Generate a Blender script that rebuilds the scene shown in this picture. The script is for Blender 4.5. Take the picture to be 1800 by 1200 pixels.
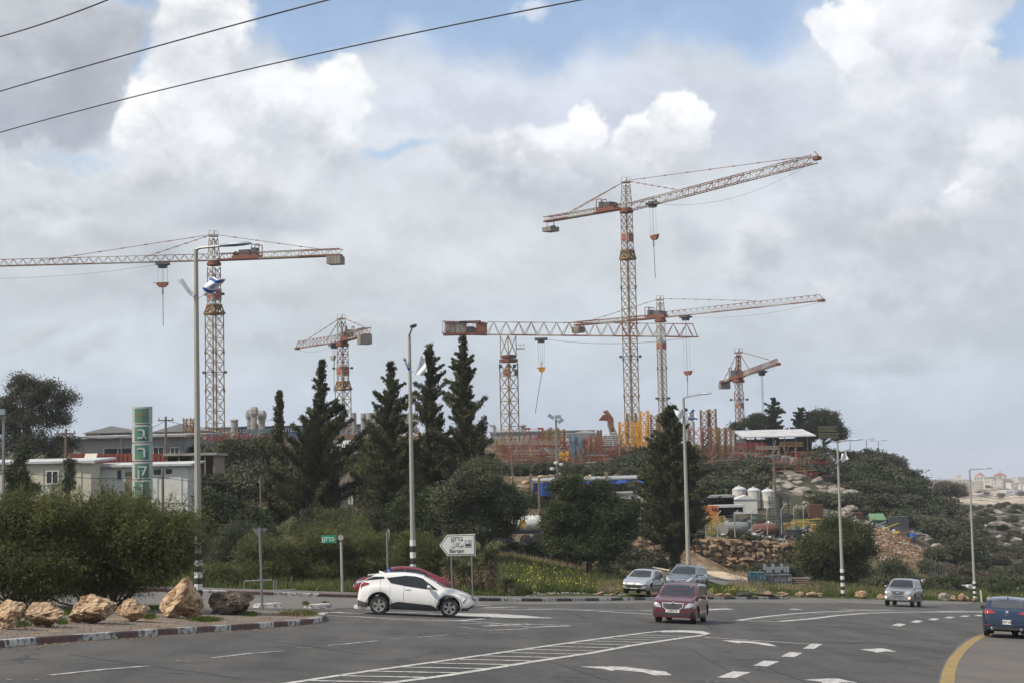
import bpy, bmesh, math, random
import numpy as np
from mathutils import Vector, Matrix
from mathutils.bvhtree import BVHTree
for o in list(bpy.data.objects): bpy.data.objects.remove(o)
scn = bpy.context.scene
COL = scn.collection
# ------------------------------------------------------------------ camera
FPX = 3000.; PITCH = math.atan(240/3000); ROLL = .022; RC = math.sqrt(1-ROLL*ROLL)
cF = np.array([0, math.cos(PITCH), math.sin(PITCH)]); _R0 = np.array([1., 0, 0]); _U0 = np.array([0, -math.sin(PITCH), math.cos(PITCH)])
cR = _R0*RC-_U0*ROLL; cU = _U0*RC+_R0*ROLL
cd = bpy.data.cameras.new('camera'); cam = bpy.data.objects.new('camera', cd); COL.objects.link(cam)
cd.sensor_width = 36; cd.lens = 60; cd.clip_start = .5; cd.clip_end = 30000
M = Matrix.Identity(4)
for i in range(3):
    M[i][0] = cR[i]; M[i][1] = cU[i]; M[i][2] = -cF[i]
cam.matrix_world = M
scn.camera = cam
def W(px, py, d): return d*(cF+cR*(px-900)/FPX+cU*(600-py)/FPX)
def ray(px, py): return cF+cR*(px-900)/FPX+cU*(600-py)/FPX
# ------------------------------------------------------------------ light and sky
SUN = Vector((-.66, -.30, .78)).normalized()      # direction towards the sun
EL = math.asin(SUN.z); AZ = math.atan2(SUN.x, SUN.y)
sd = bpy.data.lights.new('sun', 'SUN'); sd.energy = 4.9; sd.angle = math.radians(.5); sd.color = (1, .91, .77)
so = bpy.data.objects.new('sun', sd); COL.objects.link(so); so.rotation_euler = (-SUN).to_track_quat('-Z', 'Y').to_euler()
scn.view_settings.view_transform = 'Standard'; scn.view_settings.look = 'None'
scn.view_settings.exposure = 0; scn.view_settings.gamma = 1
def lin(c): return tuple(((v/255)/12.92 if v/255 <= .04045 else ((v/255+.055)/1.055)**2.4) for v in c)+(1,)
wd = bpy.data.worlds.new('World'); scn.world = wd; wd.use_nodes = True
def make_sky():
    nt = wd.node_tree; nt.nodes.clear(); N = nt.nodes.new; L = nt.links.new
    def math_(op, a, b=None, c=None):
        n = N('ShaderNodeMath'); n.operation = op
        for i, v in enumerate((a, b, c)):
            if v is None: continue
            if isinstance(v, (int, float)): n.inputs[i].default_value = v
            else: L(v, n.inputs[i])
        return n.outputs[0]
    tc = N('ShaderNodeTexCoord'); sx = N('ShaderNodeSeparateXYZ'); L(tc.outputs['Generated'], sx.inputs[0])
    az = math_('ARCTAN2', sx.outputs[0], sx.outputs[1]); el = math_('ARCSINE', sx.outputs[2])
    def noise(scale, detail, rough=.55, sq=1.0):
        mp = N('ShaderNodeMapping'); mp.inputs['Scale'].default_value = (1, 1, sq); L(tc.outputs['Generated'], mp.inputs[0])
        n = N('ShaderNodeTexNoise'); n.inputs['Scale'].default_value = scale; n.inputs['Detail'].default_value = detail
        n.inputs['Roughness'].default_value = rough; L(mp.outputs[0], n.inputs['Vector']); return n
    n1 = noise(11, 2); n2 = noise(38, 4, .62); n3 = noise(7, 4, .6, 1.8); n4 = noise(26, 4, .62, 1.3)
    def vm(op, a, b=None, s=None):
        n = N('ShaderNodeVectorMath'); n.operation = op
        for i, v in enumerate((a, b)):
            if v is None: continue
            if isinstance(v, tuple): n.inputs[i].default_value = v
            else: L(v, n.inputs[i])
        if s is not None: n.inputs['Scale'].default_value = s
        return n.outputs[0]
    cx = N('ShaderNodeCombineXYZ'); L(az, cx.inputs[0]); L(el, cx.inputs[1])
    w1 = vm('SCALE', vm('SUBTRACT', n1.outputs['Color'], (.5, .5, .5)), s=.055)
    w2 = vm('SCALE', vm('SUBTRACT', n2.outputs['Color'], (.5, .5, .5)), s=.030)
    P = vm('MULTIPLY', vm('ADD', vm('ADD', cx.outputs[0], w1), w2), (1, 1, 0))
    # node group: one soft-edged cloud lump laid over what is behind it
    g = bpy.data.node_groups.new('cloud_lump', 'ShaderNodeTree')
    for nm, ty in (('Base', 'NodeSocketColor'), ('P', 'NodeSocketVector'), ('C', 'NodeSocketVector'), ('IR', 'NodeSocketVector'), ('Edge', 'NodeSocketFloat'),
                   ('Top', 'NodeSocketColor'), ('Bot', 'NodeSocketColor'), ('Fade', 'NodeSocketFloat'), ('N', 'NodeSocketFloat'), ('Op', 'NodeSocketFloat')):
        g.interface.new_socket(nm, in_out='INPUT', socket_type=ty)
    g.interface.new_socket('Out', in_out='OUTPUT', socket_type='NodeSocketColor')
    gi = g.nodes.new('NodeGroupInput'); go = g.nodes.new('NodeGroupOutput'); GL = g.links.new
    def gn(t, **k):
        n = g.nodes.new(t)
        for a, b in k.items(): setattr(n, a, b)
        return n
    s0 = gn('ShaderNodeVectorMath', operation='MULTIPLY_ADD'); GL(gi.outputs['Base'], s0.inputs[0]); s0.inputs[1].default_value = (1e-7, 1e-7, 1e-7); GL(gi.outputs['P'], s0.inputs[2])
    s1 = gn('ShaderNodeVectorMath', operation='SUBTRACT'); GL(s0.outputs[0], s1.inputs[0]); GL(gi.outputs['C'], s1.inputs[1])
    s2 = gn('ShaderNodeVectorMath', operation='MULTIPLY'); GL(s1.outputs[0], s2.inputs[0]); GL(gi.outputs['IR'], s2.inputs[1])
    ln = gn('ShaderNodeVectorMath', operation='LENGTH'); GL(s2.outputs[0], ln.inputs[0])
    sp = gn('ShaderNodeSeparateXYZ'); GL(s2.outputs[0], sp.inputs[0])
    sb = gn('ShaderNodeMath', operation='SUBTRACT'); sb.inputs[0].default_value = 1; GL(gi.outputs['Edge'], sb.inputs[1])
    mr = gn('ShaderNodeMapRange', interpolation_type='SMOOTHSTEP'); GL(ln.outputs['Value'], mr.inputs[0])
    mr.inputs[1].default_value = 1.0; GL(sb.outputs[0], mr.inputs[2]); mr.inputs[3].default_value = 0; mr.inputs[4].default_value = 1
    ad = gn('ShaderNodeMath', operation='ADD'); GL(sp.outputs[1], ad.inputs[0]); GL(gi.outputs['N'], ad.inputs[1])
    tr = gn('ShaderNodeMapRange', interpolation_type='SMOOTHSTEP'); GL(ad.outputs[0], tr.inputs[0]); tr.inputs[1].default_value = -.8; tr.inputs[2].default_value = .75
    mx = gn('ShaderNodeMixRGB'); GL(tr.outputs[0], mx.inputs[0]); GL(gi.outputs['Bot'], mx.inputs[1]); GL(gi.outputs['Top'], mx.inputs[2])
    fd = gn('ShaderNodeMapRange', interpolation_type='SMOOTHSTEP'); GL(sp.outputs[1], fd.inputs[0]); fd.inputs[1].default_value = -1; GL(gi.outputs['Fade'], fd.inputs[2])
    m1 = gn('ShaderNodeMath', operation='MULTIPLY'); GL(mr.outputs[0], m1.inputs[0]); GL(fd.outputs[0], m1.inputs[1])
    m2 = gn('ShaderNodeMath', operation='MULTIPLY'); GL(m1.outputs[0], m2.inputs[0]); GL(gi.outputs['Op'], m2.inputs[1])
    m3 = gn('ShaderNodeMixRGB'); GL(m2.outputs[0], m3.inputs[0]); GL(gi.outputs['Base'], m3.inputs[1]); GL(mx.outputs[0], m3.inputs[2]); GL(m3.outputs[0], go.inputs[0])
    sky = N('ShaderNodeTexSky'); sky.sky_type = 'NISHITA'; sky.sun_disc = False; sky.sun_elevation = EL; sky.sun_rotation = AZ; sky.air_density = 1.0; sky.dust_density = 1.5; sky.altitude = 300
    sk = N('ShaderNodeMixRGB'); sk.blend_type = 'MULTIPLY'; sk.inputs[0].default_value = 1; L(sky.outputs[0], sk.inputs[1]); sk.inputs[2].default_value = SKYMUL
    blue = sk.outputs[0]
    nsh = math_('MULTIPLY', math_('SUBTRACT', n4.outputs['Fac'], .5), 3.0)
    # overall cloud sheet, brighter high up, grey-blue towards the horizon
    K = 11.1
    def c_(r, g_, b): v = lin((r, g_, b)); return (v[0]*K, v[1]*K, v[2]*K, 1)
    er = N('ShaderNodeValToRGB'); L(math_('MULTIPLY', el, 2.0), er.inputs[0]); cr = er.color_ramp
    stops = [(0, (164, 177, 194)), (.05, (172, 183, 197)), (.14, (184, 192, 200)), (.26, (196, 202, 207)), (.40, (202, 207, 214)), (1, (190, 198, 214))]
    while len(cr.elements) < len(stops): cr.elements.new(.5)
    for e, (p, c) in zip(cr.elements, stops): e.position = p; e.color = lin(c)
    sheet = N('ShaderNodeVectorMath'); sheet.operation = 'SCALE'; L(er.outputs[0], sheet.inputs[0])
    L(math_('MULTIPLY', math_('ADD', .72, math_('MULTIPLY', n3.outputs['Fac'], .78)), K), sheet.inputs['Scale'])
    cur = sheet.outputs[0]
    def lump(px, py, rx, ry, edge=.25, top=(240, 242, 246), bot=(190, 194, 202), fade=-.2, op=1., base=None, topsock=None):
        nonlocal cur
        d = ray(px, py); d = d/np.linalg.norm(d)
        n = N('ShaderNodeGroup'); n.node_tree = g
        L(cur, n.inputs['Base']); L(P, n.inputs['P']); L(nsh, n.inputs['N'])
        n.inputs['C'].default_value = (math.atan2(d[0], d[1]), math.asin(d[2]), 0)
        n.inputs['IR'].default_value = (FPX/rx, FPX/ry, 0)
        n.inputs['Edge'].default_value = min(.95, edge*1.1+.04); n.inputs['Fade'].default_value = fade; n.inputs['Op'].default_value = op
        if topsock is not None: L(topsock, n.inputs['Top']); L(topsock, n.inputs['Bot'])
        else: n.inputs['Top'].default_value = c_(*top); n.inputs['Bot'].default_value = c_(*bot)
        cur = n.outputs[0]
    # blue gaps
    for (x, y, rx, ry, e, op) in [(960, -110, 640, 265, .30, 1), (1300, -20, 280, 160, .5, 1), (560, 20, 190, 110, .4, 1), (240, 90, 60, 90, .7, .9), (700, 268, 120, 22, .8, .9),
                                  (1800, 50, 90, 75, .4, .95), (130, 292, 130, 22, .8, .6), (250, -40, 90, 80, .6, .8), (1500, -300, 2000, 230, .3, .8), (-900, -100, 500, 260, .4, .8)]:
        lump(x, y, rx, ry, e, op=op, fade=-.99, topsock=blue)
    G1 = (168, 173, 184)
    for a in [
        # soft veil below the blue gap
        (1050, 205, 480, 95, .8, (204, 210, 226), (192, 198, 212), -.9, .85), (1380, 215, 230, 105, .9, (200, 206, 221), (190, 197, 212), -.9, .8),
        (780, 180, 220, 65, .6, (214, 219, 231), (196, 201, 214), -.8, .8),
        # grey bank top left
        (60, 110, 200, 170, .35, (192, 196, 203), (168, 174, 184), -.9, 1), (170, 60, 110, 90, .4, (190, 194, 201), (172, 177, 187), -.9, 1), (40, 230, 170, 60, .5, (174, 180, 190), (166, 172, 184), -.9, .9),
        (300, 10, 60, 50, .6, (200, 204, 211), (178, 184, 195), -.9, .8),
        # bright column and big lump
        (355, 30, 100, 120, .22, (250, 250, 251), (206, 210, 217), -.9, 1), (330, 130, 85, 80, .4, (238, 240, 244), (214, 218, 225), -.9, 1),
        (260, 205, 88, 85, .22, (251, 251, 251), (214, 217, 223), -.6, 1), (380, 230, 130, 110, .4, (232, 235, 240), (200, 204, 212), -.6, 1),
        (500, 190, 120, 90, .35, (240, 242, 246), (206, 210, 218), -.6, 1), (590, 160, 62, 68, .3, (248, 249, 250), (212, 216, 223), -.6, 1), (570, 250, 75, 100, .35, (234, 237, 241), (200, 205, 213), -.6, 1),
        (330, 300, 140, 70, .7, (222, 225, 231), (186, 190, 198), -.8, .9), (250, 330, 120, 60, .8, (222, 225, 230), (186, 190, 197), -.8, .8), (470, 330, 110, 70, .8, (224, 227, 232), (180, 184, 192), -.8, .8),
        (40, 312, 46, 16, .8, (240, 243, 248), (210, 214, 222), -.8, .9), (100, 350, 200, 60, .8, (212, 216, 222), (184, 189, 196), -.8, .8),
        (450, 390, 220, 55, .9, (182, 187, 196), (176, 181, 190), -.9, .75), (150, 430, 260, 60, .9, (196, 200, 206), (180, 185, 191), -.9, .6),
        # centre cumulus
        (950, 330, 190, 70, .6, (214, 217, 224), (182, 187, 196), -.8, .95), (845, 275, 72, 55, .4, (222, 225, 231), (190, 195, 203), -.7, .9),
        (930, 270, 72, 62, .35, (238, 240, 244), (196, 200, 208), -.7, 1), (1012, 232, 48, 62, .25, (252, 252, 252), (206, 210, 217), -.7, 1), (980, 270, 85, 60, .4, (238, 240, 244), (200, 204, 211), -.7, 1),
        (1100, 250, 52, 46, .3, (246, 247, 249), (204, 208, 215), -.7, 1), (1180, 225, 58, 58, .25, (253, 253, 252), (214, 217, 223), -.7, 1), (1220, 232, 34, 46, .3, (240, 242, 245), (210, 214, 220), -.7, 1),
        (1130, 290, 110, 60, .6, (226, 229, 234), (192, 197, 205), -.8, .9), (1000, 370, 220, 50, .9, (192, 197, 205), (180, 186, 195), -.9, .7),
        # right mass
        (1600, 330, 300, 330, .5, (208, 212, 221), (188, 193, 203), -.9, .9), (1640, 60, 125, 150, .2, (232, 234, 240), (208, 212, 221), -.9, 1), (1520, 45, 66, 66, .2, (246, 247, 250), (220, 223, 230), -.9, 1),
        (1540, 130, 62, 80, .25, (238, 240, 244), (214, 218, 226), -.9, 1), (1735, 95, 40, 45, .25, (232, 235, 240), (206, 211, 220), -.9, 1), (1490, 235, 60, 50, .5, (222, 225, 231), (202, 206, 215), -.9, .9), (1600, 190, 150, 70, .6, (226, 229, 235), (204, 208, 217), -.9, .9),
        (1760, 330, 110, 60, .35, (228, 231, 235), (196, 200, 208), -.8, 1), (1790, 270, 70, 70, .3, (228, 231, 236), (200, 205, 214), -.8, .9), (1600, 395, 130, 60, .6, (218, 221, 226), (190, 195, 202), -.8, .9), (1690, 312, 32, 12, .8, (242, 244, 247), (220, 224, 230), -.8, .8),
        (1350, 425, 75, 60, .35, (222, 226, 231), (190, 195, 203), -.7, .95), (1310, 490, 80, 35, .7, (210, 214, 220), (186, 191, 199), -.7, .8), (1460, 490, 60, 26, .7, (214, 217, 222), (186, 191, 199), -.7, .7),
        (1400, 330, 60, 18, .9, (224, 228, 236), (200, 205, 214), -.8, .7), (1560, 500, 120, 28, .9, (200, 204, 210), (182, 188, 197), -.7, .6), (1430, 575, 30, 24, .7, (204, 208, 213), (184, 190, 198), -.7, .6), (1490, 580, 26, 16, .7, (202, 206, 211), (182, 188, 196), -.7, .5),
        (1690, 560, 200, 50, .9, (178, 186, 196), (174, 183, 195), -.9, .6), (760, 420, 130, 50, .8, (208, 212, 217), (188, 193, 200), -.8, .6), (650, 460, 160, 60, .8, (200, 205, 210), (186, 191, 198), -.8, .6),
        (500, 540, 200, 30, .9, (196, 200, 205), (180, 186, 192), -.8, .5), (200, 520, 260, 50, .9, (184, 190, 196), (180, 187, 194), -.8, .6), (160, 640, 60, 26, .8, (188, 193, 198), (174, 180, 188), -.8, .5),
        (560, 420, 120, 40, .8, (222, 225, 229), (188, 193, 199), -.7, .8), (90, 400, 120, 40, .8, (220, 224, 228), (190, 195, 200), -.7, .8), (300, 480, 130, 40, .9, (176, 182, 189), (172, 179, 187), -.8, .7), (830, 480, 120, 36, .8, (216, 220, 224), (184, 190, 196), -.7, .8), (640, 560, 110, 30, .9, (206, 210, 214), (182, 188, 195), -.7, .6), (1230, 420, 70, 50, .8, (188, 193, 201), (182, 188, 196), -.8, .7), (1540, 620, 130, 30, .9, (180, 187, 196), (172, 181, 192), -.8, .6), (60, 590, 110, 26, .9, (204, 208, 212), (180, 186, 192), -.7, .6), (430, 620, 80, 24, .9, (200, 205, 210), (180, 187, 194), -.7, .6), (940, 5, 40, 18, .7, (222, 227, 238), (200, 208, 224), -.9, .8), (600, 90, 70, 14, .9, (196, 208, 230), (180, 194, 222), -.9, .5),
    ]: lump(*a)
    # fine texture and below-horizon ground light
    tx = N('ShaderNodeVectorMath'); tx.operation = 'SCALE'; L(cur, tx.inputs[0])
    n5 = noise(60, 3, .6, 1.2)
    L(math_('ADD', .81, math_('ADD', math_('MULTIPLY', n4.outputs['Fac'], .26), math_('MULTIPLY', n5.outputs['Fac'], .12))), tx.inputs['Scale'])
    bg = N('ShaderNodeBackground'); bg.inputs['Strength'].default_value = .1; L(tx.outputs[0], bg.inputs[0])
    out = N('ShaderNodeOutputWorld'); L(bg.outputs[0], out.inputs[0])
SKYMUL = (2.0, 1.82, 1.72, 1)
make_sky()
wd.cycles.sampling_method = 'MANUAL'; wd.cycles.sample_map_resolution = 256
scn.cycles.max_bounces = 5; scn.cycles.transparent_max_bounces = 6; scn.cycles.diffuse_bounces = 2; scn.cycles.glossy_bounces = 3
scn.cycles.caustics_reflective = False; scn.cycles.caustics_refractive = False
# ------------------------------------------------------------------ helpers
def tag(o, label=None, cat=None, group=None, kind=None):
    if label: o['label'] = label
    if cat: o['category'] = cat
    if group: o['group'] = group
    if kind: o['kind'] = kind
    return o
def thing(name, label, cat, loc=(0, 0, 0), rz=0, group=None):
    o = bpy.data.objects.new(name, None); COL.objects.link(o); o.empty_display_size = .3
    o.location = tuple(float(v) for v in loc); o.rotation_euler = (0, 0, rz)
    return tag(o, label, cat, group)
def dup(root, loc=None, rz=None, label=None, group=None, scale=None, name=None):
    r = root.copy(); COL.objects.link(r)
    if loc is not None: r.location = tuple(float(v) for v in loc)
    if rz is not None: r.rotation_euler = (0, 0, rz)
    if scale is not None: r.scale = scale if isinstance(scale, tuple) else (scale,)*3
    if label: r['label'] = label
    if group: r['group'] = group
    for ch in list(root.children):
        c = ch.copy(); COL.objects.link(c); c.parent = r
        for gch in list(ch.children):
            d = gch.copy(); COL.objects.link(d); d.parent = c
    return r
def V(*a): return np.array(a, float)
def basis(d):
    d = d/np.linalg.norm(d); a = V(0, 0, 1) if abs(d[2]) < .9 else V(1, 0, 0)
    u = np.cross(d, a); u /= np.linalg.norm(u); return u, np.cross(u, d)
class MB:
    def __init__(s): s.v = []; s.f = []
    def add(s, vs, fs):
        b = len(s.v); s.v += [tuple(float(q) for q in p) for p in vs]; s.f += [tuple(b+i for i in f) for f in fs]; return s
    def box(s, c, sz, rz=0, taper=1., rot=None):
        x, y, z = sz[0]/2, sz[1]/2, sz[2]/2; cs, sn = math.cos(rz), math.sin(rz); P = []
        for k in (-1, 1):
            t = taper if k > 0 else 1
            for i, j in ((-1, -1), (1, -1), (1, 1), (-1, 1)):
                p = V(i*x*t, j*y*t, k*z)
                if rot is not None: p = np.array(rot @ Vector(p))
                P.append((c[0]+p[0]*cs-p[1]*sn, c[1]+p[0]*sn+p[1]*cs, c[2]+p[2]))
        return s.add(P, [(3, 2, 1, 0), (4, 5, 6, 7), (0, 1, 5, 4), (1, 2, 6, 5), (2, 3, 7, 6), (3, 0, 4, 7)])
    def tube(s, a, b, r, r2=None, n=4):
        a, b = np.array(a, float), np.array(b, float)
        if np.linalg.norm(b-a) < 1e-6: return s
        u, w = basis(b-a); r2 = r if r2 is None else r2; P = []
        for c, q in ((a, r), (b, r2)):
            for i in range(n):
                t = 2*math.pi*(i+.5)/n; P.append(c+(u*math.cos(t)+w*math.sin(t))*q)
        F = [(i, (i+1) % n, n+(i+1) % n, n+i) for i in range(n)]+[tuple(range(n))[::-1], tuple(range(n, 2*n))]
        return s.add(P, F)
    def path(s, pts, r, n=6):
        for a, b in zip(pts[:-1], pts[1:]): s.tube(a, b, r, n=n)
        return s
    def smoothpath(s, pts, rs, n=8):
        pts = [np.array(p, float) for p in pts]; P = []; m = len(pts); u = None
        if not hasattr(rs, '__len__'): rs = [rs]*m
        for i, p in enumerate(pts):
            d = pts[min(i+1, m-1)]-pts[max(i-1, 0)]; d /= np.linalg.norm(d)
            if u is None: u, w = basis(d)
            else: u = u-d*np.dot(u, d); u /= np.linalg.norm(u)
            w = np.cross(u, d)
            for k in range(n):
                t = 2*math.pi*k/n; P.append(p+(u*math.cos(t)+w*math.sin(t))*rs[i])
        F = [(i*n+k, i*n+(k+1) % n, (i+1)*n+(k+1) % n, (i+1)*n+k) for i in range(m-1) for k in range(n)]
        F += [tuple(range(n))[::-1], tuple(range((m-1)*n, m*n))]
        return s.add(P, F)
    def lathe(s, c, prof, n=20, axis='z'):
        P = []; c = np.array(c, float)
        for r, h in prof:
            for i in range(n):
                t = 2*math.pi*i/n; q = (r*math.cos(t), r*math.sin(t), h)
                if axis == 'y': q = (r*math.cos(t), h, r*math.sin(t))
                if axis == 'x': q = (h, r*math.cos(t), r*math.sin(t))
                P.append(c+q)
        m = len(prof); F = [(j*n+i, j*n+(i+1) % n, (j+1)*n+(i+1) % n, (j+1)*n+i) for j in range(m-1) for i in range(n)]
        F += [tuple(range(n))[::-1], tuple(range((m-1)*n, m*n))]
        return s.add(P, F)
    def prism(s, poly, off):
        n = len(poly); poly = [np.array(p, float) for p in poly]; off = np.array(off, float)
        return s.add(poly+[p+off for p in poly], [tuple(range(n))[::-1], tuple(range(n, 2*n))]+[(i, (i+1) % n, n+(i+1) % n, n+i) for i in range(n)])
    def build(s, name, m, parent=None, smooth=False):
        me = bpy.data.meshes.new(name); me.from_pydata(s.v, [], s.f); me.update()
        if m is not None: me.materials.append(m)
        o = bpy.data.objects.new(name, me); COL.objects.link(o)
        if parent is not None: o.parent = parent
        bm = bmesh.new(); bm.from_mesh(me); bmesh.ops.recalc_face_normals(bm, faces=bm.faces); bm.to_mesh(me); bm.free()
        if smooth:
            for p in me.polygons: p.use_smooth = True
            try: me.set_sharp_from_angle(angle=math.radians(40))
            except Exception: pass
        return o
def fast_mesh(name, verts, nper, m, parent=None):
    """verts (N*nper,3): N separate polygons of nper corners"""
    nv = len(verts); nf = nv//nper; me = bpy.data.meshes.new(name)
    me.vertices.add(nv); me.vertices.foreach_set('co', np.ascontiguousarray(verts, dtype=np.float32).ravel())
    me.loops.add(nv); me.loops.foreach_set('vertex_index', np.arange(nv, dtype=np.int32))
    me.polygons.add(nf); me.polygons.foreach_set('loop_start', np.arange(0, nv, nper, dtype=np.int32))
    me.update(calc_edges=True); me.validate()
    if m is not None: me.materials.append(m)
    o = bpy.data.objects.new(name, me); COL.objects.link(o)
    if parent is not None: o.parent = parent
    return o
# ------------------------------------------------------------------ materials
_mats = {}
def mat(name, col, rough=.8, metal=0., var=.15, vscale=3., bump=0., bscale=20., coat=0., col2=None, c2scale=1.5, c2lo=.5, c2hi=.62, emit=None, spec=.5, obj=True):
    """principled with two octaves of procedural wear: value variation, a second colour in patches and bump"""
    if name in _mats: return _mats[name]
    m = bpy.data.materials.new(name); _mats[name] = m; m.use_nodes = True; nt = m.node_tree; N = nt.nodes.new; L = nt.links.new
    b = nt.nodes['Principled BSDF']; b.inputs['Roughness'].default_value = rough; b.inputs['Metallic'].default_value = metal
    b.inputs['Specular IOR Level'].default_value = spec
    if coat: b.inputs['Coat Weight'].default_value = coat; b.inputs['Coat Roughness'].default_value = .08
    c = lin(col) if max(col) > 1 else tuple(col)+(1,)
    tc = N('ShaderNodeTexCoord'); src = tc.outputs['Object']
    cur = None
    if col2 is not None:
        n = N('ShaderNodeTexNoise'); n.inputs['Scale'].default_value = c2scale; n.inputs['Detail'].default_value = 5; n.inputs['Roughness'].default_value = .65; L(src, n.inputs['Vector'])
        r = N('ShaderNodeMapRange'); L(n.outputs['Fac'], r.inputs[0]); r.inputs[1].default_value = c2lo; r.inputs[2].default_value = c2hi
        x = N('ShaderNodeMixRGB'); L(r.outputs[0], x.inputs[0]); x.inputs[1].default_value = c; x.inputs[2].default_value = lin(col2) if max(col2) > 1 else tuple(col2)+(1,); cur = x.outputs[0]
    if var:
        n = N('ShaderNodeTexNoise'); n.inputs['Scale'].default_value = vscale; n.inputs['Detail'].default_value = 6; n.inputs['Roughness'].default_value = .6; L(src, n.inputs['Vector'])
        r = N('ShaderNodeMapRange'); L(n.outputs['Fac'], r.inputs[0]); r.inputs[1].default_value = .25; r.inputs[2].default_value = .75; r.inputs[3].default_value = 1-var; r.inputs[4].default_value = 1+var
        x = N('ShaderNodeVectorMath'); x.operation = 'SCALE'; L(r.outputs[0], x.inputs['Scale'])
        if cur is not None: L(cur, x.inputs[0])
        else: x.inputs[0].default_value = c[:3]
        cur = x.outputs[0]
    if cur is not None: L(cur, b.inputs['Base Color'])
    else: b.inputs['Base Color'].default_value = c
    if bump:
        n = N('ShaderNodeTexNoise'); n.inputs['Scale'].default_value = bscale; n.inputs['Detail'].default_value = 6; L(src, n.inputs['Vector'])
        u = N('ShaderNodeBump'); u.inputs['Strength'].default_value = 1; u.inputs['Distance'].default_value = bump; L(n.outputs['Fac'], u.inputs['Height']); L(u.outputs[0], b.inputs['Normal'])
    if emit: b.inputs['Emission Color'].default_value = lin(emit[0]); b.inputs['Emission Strength'].default_value = emit[1]
    return m
def leafmat(name, c1, c2, transl=.25, nscale=.6, rough=.7):
    if name in _mats: return _mats[name]
    m = bpy.data.materials.new(name); _mats[name] = m; m.use_nodes = True; nt = m.node_tree; N = nt.nodes.new; L = nt.links.new; nt.nodes.clear()
    ge = N('ShaderNodeNewGeometry'); tc = N('ShaderNodeTexCoord')
    n = N('ShaderNodeTexNoise'); n.inputs['Scale'].default_value = nscale; n.inputs['Detail'].default_value = 3; L(tc.outputs['Object'], n.inputs['Vector'])
    a = N('ShaderNodeMath'); a.operation = 'MULTIPLY_ADD'; L(ge.outputs['Random Per Island'], a.inputs[0]); a.inputs[1].default_value = .7; 
    r = N('ShaderNodeMapRange'); L(n.outputs['Fac'], r.inputs[0]); r.inputs[1].default_value = .35; r.inputs[2].default_value = .65; r.inputs[3].default_value = -.2; r.inputs[4].default_value = .5
    L(r.outputs[0], a.inputs[2])
    x = N('ShaderNodeMixRGB'); x.use_clamp = True; L(a.outputs[0], x.inputs[0]); x.inputs[1].default_value = c1+(1,); x.inputs[2].default_value = c2+(1,)
    p = N('ShaderNodeBsdfPrincipled'); p.inputs['Roughness'].default_value = rough; p.inputs['Specular IOR Level'].default_value = .25; L(x.outputs[0], p.inputs['Base Color'])
    t = N('ShaderNodeBsdfTranslucent'); L(x.outputs[0], t.inputs[0])
    s = N('ShaderNodeMixShader'); s.inputs[0].default_value = transl; L(p.outputs[0], s.inputs[1]); L(t.outputs[0], s.inputs[2])
    o = N('ShaderNodeOutputMaterial'); L(s.outputs[0], o.inputs[0]); return m
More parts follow.
